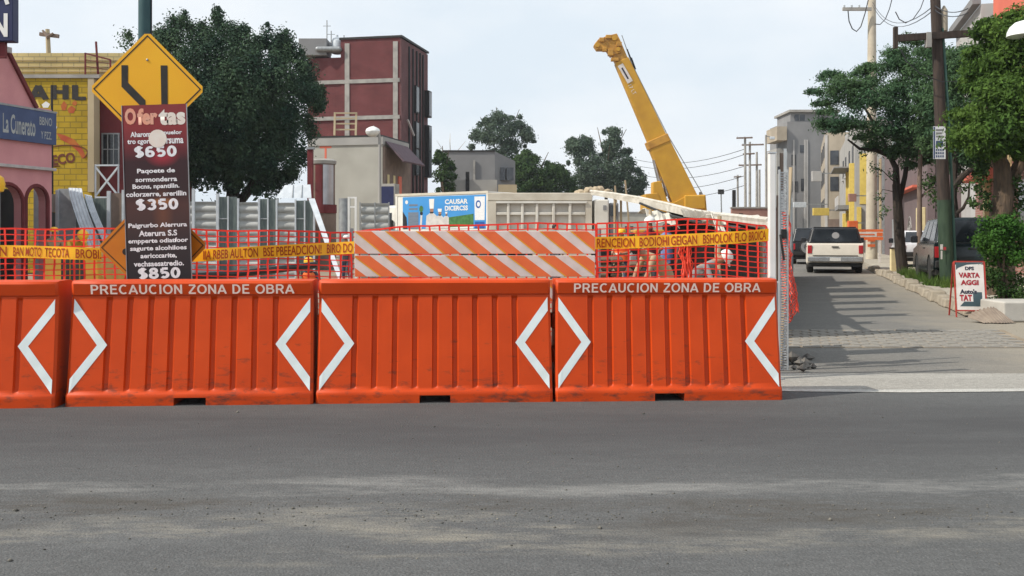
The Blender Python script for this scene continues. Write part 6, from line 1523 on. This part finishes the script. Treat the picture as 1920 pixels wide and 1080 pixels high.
# wires
def wire(label, pts, r_=.014, group='overhead wires'):
    "pts: (px,py,Y) ends, sagging between"
    t = thing('overhead_wire', label, 'wire', P(*pts[0]), group=group); V = []
    for (a, b_, sag) in zip(pts, pts[1:], [.3] * 9):
        A_, B_ = P(*a), P(*b_); s0 = (A_ - B_).length * .025
        for i in range(13): u = i / 12; V.append(A_.lerp(B_, u) - Vector((0, 0, 4 * s0 * u * (1 - u))))
    MB().tube(V, r_, 4).build('cable', M['wire'], t, world=True)
for k, (y0, y1) in enumerate(((4, 10), (10, 18))): wire(('upper', 'lower')[k] + ' wire slung between the concrete and wooden poles', [(1636, y0, 51.5), (1752, y1, 24.5), (1815, y1 + 6, 20)], .012)
def loop_wire(label, pts, r_, t=None):
    t = thing('overhead_wire', label, 'wire', P(*pts[0]), group='slack wire loops'); MB().tube([P(*p) for p in pts], r_, 4).build('cable', M['wire'], t, world=True)
loop_wire('slack wire loop hanging left below the concrete pole crossarm', [(1590, 20, 51), (1592, 40, 51), (1598, 54, 51), (1606, 59, 51), (1614, 50, 51), (1622, 25, 51), (1628, 0, 51), (1630, -20, 51)], .03)
loop_wire('slack wire loop hanging right of the concrete pole', [(1640, 45, 46), (1650, 46, 46), (1660, 36, 46), (1668, 16, 46), (1674, -8, 46)], .025)
loop_wire('slack wire loop hanging left of the wooden pole', [(1679, 22, 36), (1686, 36, 36), (1698, 43, 36), (1712, 36, 36), (1726, 16, 36), (1734, -6, 36)], .02)
loop_wire('pale cable drooping across the wooden pole below its crossarm', [(1688, 92, 24.2), (1700, 115, 24.2), (1725, 138, 24.2), (1765, 153, 24.2), (1800, 152, 24.2), (1830, 142, 24.2)], .012)
for k, (ya, yb, yc) in enumerate(((296, 283, 280), (307, 297, 290), (322, 318, 312), (343, 338, 330), (360, 352, 348))):
    wire(('highest', 'second', 'third', 'fourth', 'lowest')[k] + ' of the long wires running left from the far power poles', [(1395, yc, 105), (1180, ya, 150)], .035, 'far power lines')
# far power poles
for k, (pb, Y, pt, yt, arms) in enumerate(((1398, 105, 1397, 257, ((1381, 1411, 259),)), (1406, 108, 1406, 266, ((1391, 1432, 272), (1393, 1415, 289))), (1419, 112, 1419, 285, ((1385, 1428, 310),)), (1384, 130, 1383, 328, ((1376, 1390, 332),)), (1424, 118, 1424, 318, ()))):
    t = pole('power_pole', ('tallest far power pole with a short top crossarm', 'far power pole with two crossarms right of the tallest one', 'far power pole with a low wide crossarm', 'leftmost thin far power pole', 'short far pole right of the power pole cluster')[k], pb, Y, pt, yt, .16, .12, M['concrete'], 'far power poles')
    for x0, x1, y in arms:
        MB().beam(P(x0, y, Y - .2), P(x1, y - 1, Y - .2), .16).build('crossarm', M['brown_panel'], t, world=True)
        for x in (x0 + 2, (x0 + x1) / 2, x1 - 2): insul(t, x, y - 1, Y - .2)
t = pole('street_lamp', 'far street lamp with an arm to the right beside the power poles', 1437, 100, 1436, 253, .12, .09, M['concrete']); t['category'] = 'street lamp'
MB().beam(P(1436, 255, 100), P(1450, 258, 100), .1).build('arm', M['concrete'], t, world=True); fbox('lamp_head', M['galv_light'], t, 1444, 1453, 256, 261, 99.9, .3, .04)
t = pole('street_lamp', 'far street lamp on a thin mast left of the power poles', 1354, 120, 1352, 360, .09, .07, M['steel']); t['category'] = 'street lamp'; fbox('lamp_head', M['black'], t, 1347, 1358, 355, 364, 119.8, .4, .05)
t = thing('black_flue', 'black stub pipe above the pink block wall', 'pipe', (P(1377, 0, 85).x, 85, 0)); fbox('pipe', M['black'], t, 1374, 1380, 356, 410, 85, .3, .03)
pw = thing('block_wall', 'low pinkish block wall behind the shelter near the white post', 'wall', (P(1415, 0, 62).x, 62, 0)); fbox('wall', M['brick_pink'], pw, 1372, 1462, 391, 482, 62, .3); fbox('coping', M['concrete'], pw, 1371, 1463, 388, 390.8, 61.95, .4); fbox('opening', M['black'], pw, 1386, 1393, 400, 412, 61.98, .01)

# road works board in the street
rw = thing('road_board', 'orange and white road works board on two legs behind the white vehicle', 'road sign', (P(1632, 0, 45).x, 45, 0))
for k, (m_, y0, y1) in enumerate((('board_orange', 430, 434.5), ('board_white', 435, 444), ('board_orange', 444.5, 450))): fbox('board', M[m_], rw, 1603, 1656, y0, y1, 45, .03)
fbox('arrow', M['board_orange'], rw, 1644, 1655, 436, 443, 44.99, .008)
for x in (1615, 1648): fbox('leg', M['board_white'], rw, x, x + 4, 450.5, 496, 45.01, .04)
fbox('print', M['board_orange'], rw, 1610, 1640, 438.5, 441, 44.99, .008)

# A-frame sign
an = thing('a_frame_sign', 'small red framed white pavement sign with red lettering', 'sign', G(1822, 595)); an.rotation_euler = (0, 0, radians(-9)); Ya = an.location.y; q = Ya / F
W2, HT = 27 * q, 104 * q
def fr(nm, p, q_): MB().beam(p, q_, .022).build(nm, M['red_frame'], an)
for s0 in (-1, 1):
    fr('frame_leg', (s0 * W2, 0, 0), (s0 * W2, .16, HT)); fr('rear_leg', (s0 * W2, .44, 0), (s0 * W2, .20, HT - .02))
fr('top_bar', (-W2, .16, HT), (W2, .16, HT)); fr('bottom_bar', (-W2, .02, .11), (W2, .02, .11))
tilt = Matrix.Translation((0, .014, .10)) @ Matrix.Rotation(-math.atan2(.16, HT), 4, 'X')
MB().box(-W2 + .018, W2 - .018, -.006, .004, .02, HT - .14, tilt).build('panel', M['board_white'], an)
def ap(pts, mat, d): MB().add([(x * q, -.006 - d, y * q) for x, y in pts], [tuple(range(len(pts)))], tilt).build('print', M[mat], an)
ap([(-24, 78), (-20, 82), (-5, 88), (24, 90), (24, 92.5), (-24, 92.5)], 'panel_teal', .002)
ap([(-20, 9), (20, 9), (20, 36), (4, 36), (4, 18), (-12, 18)], 'panel_teal', .002)
for s0, x, y, w, h, m_ in (('DPS', 0, 81, 16, 7, 'ink_dark'), ('VARTA', -1, 68, 38, 10, 'ink_red'), ('AGGI', -1, 54, 32, 10, 'ink_red'), ("Auto's", -4, 37, 30, 9, 'ink_dark'), ('TAT', -9, 25, 22, 12, 'ink_red')):
    text(s0, w * q, h * q, M[m_], an, tilt @ Matrix.Translation((x * q, -.0095, y * q)) @ UP, bold=.05)
# crumpled corrugated sheet on the ground
cs = thing('crumpled_sheet', 'crumpled brown corrugated sheet lying beside the pavement sign', 'metal sheet', G(1862, 606)); q = cs.location.y / F
mb = MB(); n_, m_ = 30, 8
mk('rusty', (0.26, 0.21, 0.165), (0.19, 0.15, 0.12), scale=5, rough=.8)
for i in range(n_ + 1):
    for j in range(m_ + 1):
        u, v = i / n_, j / m_; x = (-33 + 60 * u) * q - .10 * v + .05 * v * u
        z = .012 + 25 * q * v * (.35 + .65 * sin(min(1, u * 1.25) * pi * .6)) * (1 if u < .8 else 1 - (u - .8) * 2.2) + (.016 if i % 3 else -.010) * (.3 + v)
        mb.v.append(Vector((x + .10, -.08 + .34 * v + .03 * sin(u * 9), max(.006, z))))
for i in range(n_):
    for j in range(m_): k = i * (m_ + 1) + j; mb.f.append((k, k + m_ + 1, k + m_ + 2, k + 1))
o = mb.build('sheet', M['rusty'], cs, smooth=False); so_ = o.modifiers.new('thick', 'SOLIDIFY'); so_.thickness = .006
cb_ = thing('concrete_block', 'pale concrete block at the right edge behind the crumpled sheet', 'block', G(1912, 604)); q = cb_.location.y / F
MB().box(-30 * q, 60 * q, 0, .8, 0, 38 * q).build('block', M['concrete_light'], cb_, bevel=.03)

# ------------------------------------------------------------ planting on the right
Yb = 17.6; bu = thing('topiary_bush', 'round clipped green bush on a stem above ivy beside the pavement sign', 'bush', (P(1882, 0, Yb).x, Yb, .0))
c = P(1884, 450, Yb); q = Yb / F
mb = MB()
for k in range(5): a = k * 1.25; mb.tube([(.1 * cos(a), .1 * sin(a), 0), (.05 * cos(a + 1), .05 * sin(a + 1), .5), (.12 * cos(a + 2), .1 * sin(a + 2), c.z - .1)], [.035, .03, .02], 6)
mb.build('stem', M['bark'], bu)
g = random.Random(2); cl = []
for k in range(46):
    d = Vector((g.gauss(0, 1), g.gauss(0, 1), g.gauss(0, 1))).normalized(); r_ = .45 * (.75 + .35 * g.random()); cl.append((c.x + d.x * r_ * .98, Yb + d.y * r_, c.z + d.z * r_ * .86, .15, .15, .14))
leaves('crown', tr(cl, bu) + [(c.x - bu.location.x, 0, c.z, .43, .43, .36, 1600)], M['leaf_bush'], bu, (.055, .04), 5, 130, .3)
cl = []
for k in range(30): cl.append((g.uniform(-.36, .42), g.uniform(-.25, .25), g.uniform(.06, .72), .14, .14, .14))
leaves('ivy', cl, M['leaf_ivy'], bu, (.055, .04), 6, 90, .3)

def limb(mb, pts, r0, r1, n=8):
    k = len(pts); mb.tube(pts, [r0 + (r1 - r0) * i / (k - 1) for i in range(k)], n)
# feathery tree over the street
YF = 32.0
ft = thing('street_tree', 'feathery green tree with curved dark trunk leaning over the side street', 'tree', (P(1692, 0, YF).x, YF, 0))
mb = MB()
limb(mb, [P(1695, 528, YF), P(1688, 470, YF), P(1684, 400, YF), P(1681, 345, YF)], .19, .135, 10)
limb(mb, [P(1681, 350, YF), P(1680, 315, YF), P(1668, 292, YF), P(1640, 281, YF - .2), P(1612, 279, YF - .4), P(1590, 262, YF - .6)], .12, .03)
limb(mb, [P(1684, 385, YF), P(1697, 330, YF + .2), P(1705, 270, YF + .4), P(1700, 190, YF + .3), P(1690, 130, YF + .2)], .10, .02)
limb(mb, [P(1680, 318, YF), P(1650, 250, YF + .4), P(1620, 200, YF + .6), P(1580, 180, YF + .6)], .07, .02)
limb(mb, [P(1704, 280, YF + .4), P(1735, 220, YF + .8), P(1760, 170, YF + .9)], .06, .02)
limb(mb, [P(1681, 345, YF), P(1655, 320, YF - .4), P(1632, 316, YF - .6)], .02, .006, 5); limb(mb, [P(1678, 360, YF), P(1655, 355, YF - .3), P(1643, 375, YF - .3)], .015, .005, 5)
mb.build('trunk', M['bark_dark'], ft, world=True)
ol = [(1522, 150), (1545, 138), (1575, 140), (1600, 150), (1612, 125), (1632, 118), (1650, 95), (1668, 80), (1690, 70), (1720, 75), (1745, 85), (1775, 110), (1790, 180), (1780, 250), (1750, 300), (1715, 315), (1690, 305), (1660, 285), (1630, 275), (1605, 268), (1580, 255), (1560, 262), (1540, 240), (1545, 205), (1525, 185)]
cl = crown_shape(41, 260, ol, YF, 2.2, .28, .58, flat=(1.2, .6))
leaves('crown', tr(cl, ft), M['leaf_feather'], ft, (.13, .038), 42, 210, .2, droop=.6)
cl = [(*P(x, y, YF - .4), .22, .2, .22) for x, y in ((1632, 312), (1645, 318), (1618, 290), (1650, 372), (1660, 392), (1670, 330), (1655, 405))]
SPR = leaves('low_sprigs', tr(cl, ft), M['leaf_feather'], ft, (.11, .045), 43, 36, .2); SPR['kind'] = 'stuff'
# tree behind the wooden pole with forked dark limbs
YG2 = 27.5
t2 = thing('street_tree', 'forked dark tree directly behind the wooden pole', 'tree', (P(1795, 0, YG2).x, YG2, .1))
mb = MB()
limb(mb, [P(1795, 540, YG2), P(1794, 440, YG2), P(1787, 370, YG2), P(1790, 300, YG2), P(1800, 230, YG2)], .15, .06)
limb(mb, [P(1788, 352, YG2), P(1805, 330, YG2 - .2), P(1828, 312, YG2 - .3), P(1840, 280, YG2 - .3)], .10, .05); limb(mb, [P(1787, 405, YG2), P(1806, 390, YG2 - .2), P(1816, 370, YG2 - .2), P(1818, 340, YG2 - .2)], .06, .02)
limb(mb, [P(1788, 320, YG2), P(1803, 285, YG2), P(1805, 240, YG2)], .06, .03); limb(mb, [P(1790, 300, YG2), P(1770, 250, YG2), P(1760, 200, YG2)], .05, .02)
mb.build('trunk', M['bark_dark'], t2, world=True)
ol = [(1730, 150), (1760, 110), (1790, 80), (1830, 75), (1850, 120), (1860, 200), (1850, 290), (1825, 330), (1770, 318), (1740, 260), (1725, 200)]
leaves('crown', tr(crown_shape(51, 150, ol, YG2 + .8, 1.6, .30, .55, flat=(1.2, .6)), t2), M['leaf_feather'], t2, (.12, .042), 52, 220, .2, droop=.5)
cl = [(*P(x, y, YG2 - .2), .2, .2, .2) for x, y in ((1742, 345), (1748, 360), (1805, 350), (1830, 330), (1755, 375))]
SPR = leaves('low_sprigs', tr(cl, t2), M['leaf_mid'], t2, (.09, .05), 53, 60, .2); SPR['kind'] = 'stuff'
# big bright tree at the right edge
YR = 20.5
t3 = thing('street_tree', 'broad bright green tree with thick brown trunk at the right edge', 'tree', (P(1882, 0, YR).x, YR, .1))
mb = MB()
limb(mb, [P(1872, 560, YR), P(1878, 480, YR), P(1874, 420, YR), P(1882, 360, YR), P(1878, 310, YR), P(1862, 280, YR)], .30, .13, 12)
limb(mb, [P(1882, 370, YR), P(1905, 320, YR + .2), P(1930, 270, YR + .4), P(1950, 200, YR + .4)], .17, .05, 10); limb(mb, [P(1868, 290, YR), P(1850, 230, YR + .3), P(1845, 160, YR + .5)], .08, .02); limb(mb, [P(1878, 310, YR), P(1890, 230, YR + .3), P(1900, 120, YR + .5)], .09, .02)
mb.build('trunk', M['bark'], t3, world=True)
ol = [(1795, 235), (1800, 180), (1830, 140), (1830, 80), (1850, 45), (1880, 22), (1920, 40), (1990, 40), (2040, 120), (2050, 250), (1990, 300), (1930, 290), (1905, 300), (1880, 290), (1850, 300), (1815, 290), (1795, 270)]
leaves('crown', tr(crown_shape(61, 280, ol, YR, 1.9, .24, .48, flat=(1.15, .65)), t3), M['leaf_right'], t3, (.105, .042), 62, 300, .2, droop=.5)
cl = [(*P(x, y, YR - .1), .16, .16, .16) for x, y in ((1830, 350), (1845, 365), (1825, 380), (1850, 385), (1842, 335), (1905, 340), (1915, 380), (1900, 400), (1912, 360), (1828, 305), (1840, 315))]
SPR = leaves('low_sprigs', tr(cl, t3), M['leaf_mid'], t3, (.09, .05), 63, 80, .2); SPR['kind'] = 'stuff'
# slim leaning trunks in the planter
for k, (pts, r_, lb) in enumerate((([(1742, 522), (1735, 480), (1752, 450), (1757, 425), (1761, 411)], .06, 'slim crooked brown stem leaning left of the green pole base'), ([(1726, 520), (1724, 440), (1724, 340), (1727, 250)], .10, 'straight reddish brown slim trunk between the two trees'))):
    Y = 27.2 if k == 0 else 31; t = thing('sapling', lb, 'tree', (P(pts[0][0], 0, Y).x, Y, .1)); mb = MB(); limb(mb, [P(x, y, Y) for x, y in pts], r_, r_ * .6); mb.build('trunk', M['bark_dark' if k == 0 else 'brown_panel'], t, world=True)
    if k == 1:
        mb = MB(); limb(mb, [P(1724, 372, Y), P(1735, 362, Y), P(1750, 352, Y)], .05, .02); mb.build('branch', M['brown_panel'], t, world=True)
        leaves('crown', tr([(*P(x, y, Y), .25, .25, .25) for x, y in ((1735, 345), (1750, 340), (1742, 330), (1728, 260))], t), M['leaf_mid'], t, (.1, .05), 71, 60, .2)
g_ = np.random.default_rng(12); n_ = 3200
tt = g_.random(n_); yy = 23.2 + 8.8 * tt; aa = 3.25 + .55 * g_.random(n_) + .15 * np.sin(yy * 3); xx = aa + TAN * yy
hh = g_.uniform(.08, .30, n_) * (.6 + .6 * np.sin(yy * 1.9) ** 2); an_ = g_.random(n_) * 6.28; w = .014
V = np.stack([np.stack([xx - w * np.cos(an_), yy - w * np.sin(an_), 0 * xx + .12], -1), np.stack([xx + w * np.cos(an_), yy + w * np.sin(an_), 0 * xx + .12], -1), np.stack([xx + .08 * g_.normal(size=n_), yy + .08 * g_.normal(size=n_), .12 + hh], -1)], 1).reshape(-1, 3)
o = npmesh('grass', V, np.arange(3 * n_).reshape(-1, 3), M['grass']); o['kind'] = 'stuff'; o['label'] = 'tufts of green grass in the planter along the kerb'
# small yellow bollard
yb_ = thing('bollard', 'short yellow post behind the feathery tree trunk', 'bollard', (P(1676, 0, 34).x, 34, .13)); q = 34 / F
MB().box(-5 * q, 5 * q, 0, .14, 0, .78).build('shaft', M['cream'], yb_, bevel=.015); MB().box(-6 * q, 6 * q, -.02, .16, .781, .82).build('cap', M['wood_dark'], yb_)

# ------------------------------------------------------------ right-hand buildings
def house(name, label, a, Y0, Y1, hgt, mat, depth=6.0, group=None):
    t = thing(name, label, 'building', SL(a, Y0), SANG, group); ln = (Y1 - Y0) / cos(SANG)
    MB().box(0, depth, 0, ln, 0, hgt).build('wall', M[mat], t); return t, ln
def sbox(t, nm, mat, y0, y1, z0, z1, d=.08, d0=.0, bevel=0): return MB().box(-d, -.002 - d0, y0, y1, z0, z1).build(nm, M[mat], t, bevel=bevel)      # on the street front
def ebox(t, nm, mat, x0, x1, z0, z1, d=.08): return MB().box(x0, x1, -d, -.002, z0, z1).build(nm, M[mat], t)                          # on the near end
t, ln = house('brick_house', 'brick house with cream columns behind the parked dark vehicle', 6.6, 22, 37, 5.0, 'brick_house')
for y in (1, 5, 9, 12.5): sbox(t, 'column', 'cream', y, y + .35, 0, 4.6, .2, bevel=.02)
for y in (2, 6.2): sbox(t, 'window_frame', 'stucco_white', y, y + 1.6, 1.3, 3.0, .06); sbox(t, 'pane', 'glass_far', y + .1, y + 1.5, 1.4, 2.9, .075, .061)
sbox(t, 'door', 'brown_panel', 10.2, 11.3, .12, 2.4, .07); sbox(t, 'canopy', 'salmon', 8.8, 14.5, 3.25, 3.45, .8)
t, ln = house('salmon_block', 'tall salmon and grey block showing above the bright tree', 7.4, 26, 37, 11.2, 'stucco_greylight')
sbox(t, 'salmon_panel', 'salmon', 5.2, ln, 4.5, 11.25, .12); sbox(t, 'drain_pipe', 'steel', 2.2, 2.35, 4, 11, .2)
for y in (.8, 3.4): sbox(t, 'window', 'glass_far', y, y + 1.1, 8.0, 9.4, .05)
t, ln = house('white_block', 'white block with dark roof edge beyond the salmon wall', 7.0, 38, 44, 10.2, 'stucco_white')
sbox(t, 'roof_edge', 'stucco_grey', 0, ln, 10.21, 10.5, .3); sbox(t, 'window', 'glass_far', 2, 3.2, 7.6, 9.0, .05)
t, ln = house('mauve_house', 'long plain mauve grey house with graffiti behind the slim trunks', 5.6, 43, 69, 6.6, 'stucco_mauve')
sbox(t, 'ledge', 'salmon', 2, 11.5, P(0, 360, 50).z, P(0, 356, 50).z, .4)
for k, y in enumerate((4.6, 5.6)): sbox(t, 'column', 'cream', y - 4, y - 3.6, 0, 2.6, .25, bevel=.02)
sbox(t, 'door', 'steel', 15, 16.2, .1, 2.3, .05); sbox(t, 'drain_pipe', 'steel', 22, 22.15, 0, 6.4, .15); sbox(t, 'pier', 'stucco_tan', 24.6, 25.0, 0, 6.5, .12)
gr = MB()
for k, (r_, ph) in enumerate(((.55, 0), (.3, 1), (.12, 2))): gr.tube([(-.012, 7.0 + 1.35 * r_ * cos(a * pi / 10 + ph) * (1.15 if a % 5 == 0 else .95), 1.75 + r_ * sin(a * pi / 10 + ph)) for a in range(21)], .022, 4)
o = gr.build('graffiti', M['stucco_greylight'], t); o['kind'] = 'stuff'
ebox(t, 'end_pier', 'stucco_mauve', 0, .3, 0, 6.5, .05)
t, ln = house('grey_yellow_house', 'grey rendered house with yellow columns and balcony up the street', 4.1, 71, 98, 9.6, 'stucco_greylight', 2.5)
ZF = lambda py, Y: P(0, py, Y).z
for y in (1.0, 6, 12): sbox(t, 'column', 'yellow_wall', y, y + .7, 0, 6.6 if y < 7 else 3.2, .35, bevel=.02)
for y in (2.2, 7.4, 13.5, 18): sbox(t, 'window', 'glass_far', y, y + 1.5, 6.4, 8.0, .06); sbox(t, 'sill', 'stucco_white', y - .1, y + 1.6, 6.2, 6.38, .15)
for y in (2.4, 8.5, 15): sbox(t, 'shop_door', 'brown_panel', y, y + 2.2, .1, 2.6, .05)
sbox(t, 'balcony', 'stucco_grey', 2, 8.5, 3.3, 3.6, 1.1); sbox(t, 'balcony_rail', 'stucco_white', 2, 8.5, 3.61, 4.3, 1.1, 1.02); sbox(t, 'yellow_bay', 'yellow_wall', 2.4, 7, 4.4, 6.2, .25); sbox(t, 'awning', 'stucco_grey', 1.5, 9, 6.9 - .6, 7.0 - .6, 1.4)
ebox(t, 'end_panel', 'yellow_wall', .3, 1.1, 3.6, 7.2, .05); ebox(t, 'end_door', 'salmon', .8, 1.4, .1, 3.0, .06); ebox(t, 'end_column', 'yellow_wall', .1, .4, 0, 3.4, .2); ebox(t, 'window', 'glass_far', 1.5, 2.2, 4.6, 6.0, .04)
for (x, y, w, h, Y, mt, lb) in ((1525, 390, 30, 14, 80, 'yellow_wall', 'yellow box sign jutting over the pavement up the street'), (1523, 321, 18, 19, 84, 'stucco_white', 'white box sign high on the street front'), (1592, 363, 14, 15, 68, 'brick_pink', 'pink box sign jutting beside the white gable'), (1488, 379, 24, 10, 84, 'galv_light', 'pale board sign farthest up the street'), (1591, 414, 18, 16, 60, 'board_orange', 'small orange board above the road works board')):
    sgn = thing('box_sign', lb, 'sign', (P(x + w / 2, 0, Y).x, Y, P(0, y + h, Y).z), group='shop signs up the street'); fbox('box', M[mt], sgn, x, x + w, y, y + h, Y, .25, .02); fbox('bracket', M['steel'], sgn, x + w, x + w + 40, y + 3, y + 5, Y + .1, .06)
t, ln = house('narrow_beige_house', 'narrow beige house with tall dark windows up the street', 2.7, 99, 116, 11.6, 'stucco_beige', 2.5)
for y in (1, 5, 9, 13):
    for z in (3.6, 6.6, 9.2): sbox(t, 'window', 'glass_far', y, y + 1.6, z, z + 1.5, .05)
for z in (5.8, 8.4): ebox(t, 'window', 'glass_far', .5, 1.3, z, z + 1.4, .05)
ebox(t, 'pilaster', 'stucco_white', 0, .25, 0, 11.4, .08); ebox(t, 'pilaster', 'stucco_white', 1.9, 2.2, 0, 11.4, .08); ebox(t, 'shop_front', 'brown_panel', .3, 1.8, 0, 3, .05)
gb = thing('grey_tower_house', 'tallest grey concrete house at the far end of the street', 'building', (P(1520, 0, 120).x, 120, 0)); 
fbox('wall', M['stucco_grey'], gb, 1476, 1570, 228, 470, 120, 8); fbox('top_storey', M['stucco_grey'], gb, 1482, 1572, 210, 227.8, 120.3, 6); fbox('roof_slab', M['concrete'], gb, 1480, 1575, 205.5, 209.8, 119.8, 7)
for x0, x1 in ((1490, 1498), (1500, 1509)): fbox('window', M['glass_far'], gb, x0, x1, 215, 226, 120.25, .1)
fbox('side_box', M['stucco_beige'], gb, 1457, 1475.5, 237, 263, 119.5, 5); fbox('lower_wing', M['stucco_greylight'], gb, 1456, 1475.5, 278, 470, 121, 5); fbox('wing_window', M['glass_far'], gb, 1458, 1474, 312, 326, 120.95, .1)
for x0, x1, y0, y1 in ((1484, 1492, 290, 310), (1500, 1508, 272, 286), (1486, 1496, 340, 360), (1502, 1510, 335, 358)): fbox('window', M['glass_far'], gb, x0, x1, y0, y1, 119.95, .1)
for x in (1487, 1508, 1512): fbox('pilaster', M['stucco_white'], gb, x, x + 3, 262, 460, 119.9, .12)
# white lamp dome at the right edge, dish side on
wd_ = thing('street_lamp', 'white domed street lamp cut off by the right edge above the bright tree', 'street lamp', (P(1940, 0, 19).x, 19, .1)); c = P(1922, 58, 19)
MB().lathe([(.33, -.10), (.32, -.02), (.27, .08), (.18, .16), (.05, .20)], 22, Matrix.Translation(c)).build('dome', M['lamp_globe'], wd_, world=True, smooth=True)
MB().tube([(0.3, .1, 0), (.3, .1, c.z - .2), (.2, .05, c.z + .3), (c.x - wd_.location.x, 0, c.z + .2)], [.07, .06, .04, .03], 8).build('column', M['steel'], wd_)
# low far houses closing the horizon behind the trucks
g = random.Random(21)
for k in range(7):
    x0 = -60 + k * 330; Y = 170 + 20 * (k % 3); hgt = 4 + g.random() * 2.5
    t = thing('far_house', ('low far house behind the left hoarding', 'far house behind the big tree', 'far house behind the stucco house', 'far house behind the dump truck', 'far house behind the crane', 'far house behind the right trees', 'far house at the far right')[k], 'building', (P(x0, 0, Y).x, Y, 0), group='low far houses')
    MB().box(0, 330 * Y / F * .96, 0, 8, 0, hgt).build('wall', M[('stucco', 'stucco_beige', 'stucco_greylight')[k % 3]], t)
    MB().box(-.2, 330 * Y / F * .96 + .2, -.2, 8.2, hgt + .002, hgt + .25).build('roof', M['stucco_grey'], t)
    for i in range(6): MB().box(2 + i * 4, 3.4 + i * 4, -.06, -.002, 1.6, 3.0).build('window', M['glass_far'], t)
# ------------------------------------------------------------ thin haze in the air
hm = bpy.data.materials.new('haze'); hm.use_nodes = True; hn_ = hm.node_tree.nodes; hn_.clear()
ho_ = hn_.new('ShaderNodeOutputMaterial'); hv = hn_.new('ShaderNodeVolumePrincipled')
hv.inputs['Color'].default_value = (0.86, 0.92, 1.0, 1); hv.inputs['Density'].default_value = 0.00032; hv.inputs['Anisotropy'].default_value = 0.2
hm.node_tree.links.new(hv.outputs[0], ho_.inputs['Volume'])
hz_ = MB().box(-620, 620, -140, 620, -1.03, 32).build('haze', hm); hz_['kind'] = 'stuff'; hz_['label'] = 'thin pale haze in the air over the whole street'
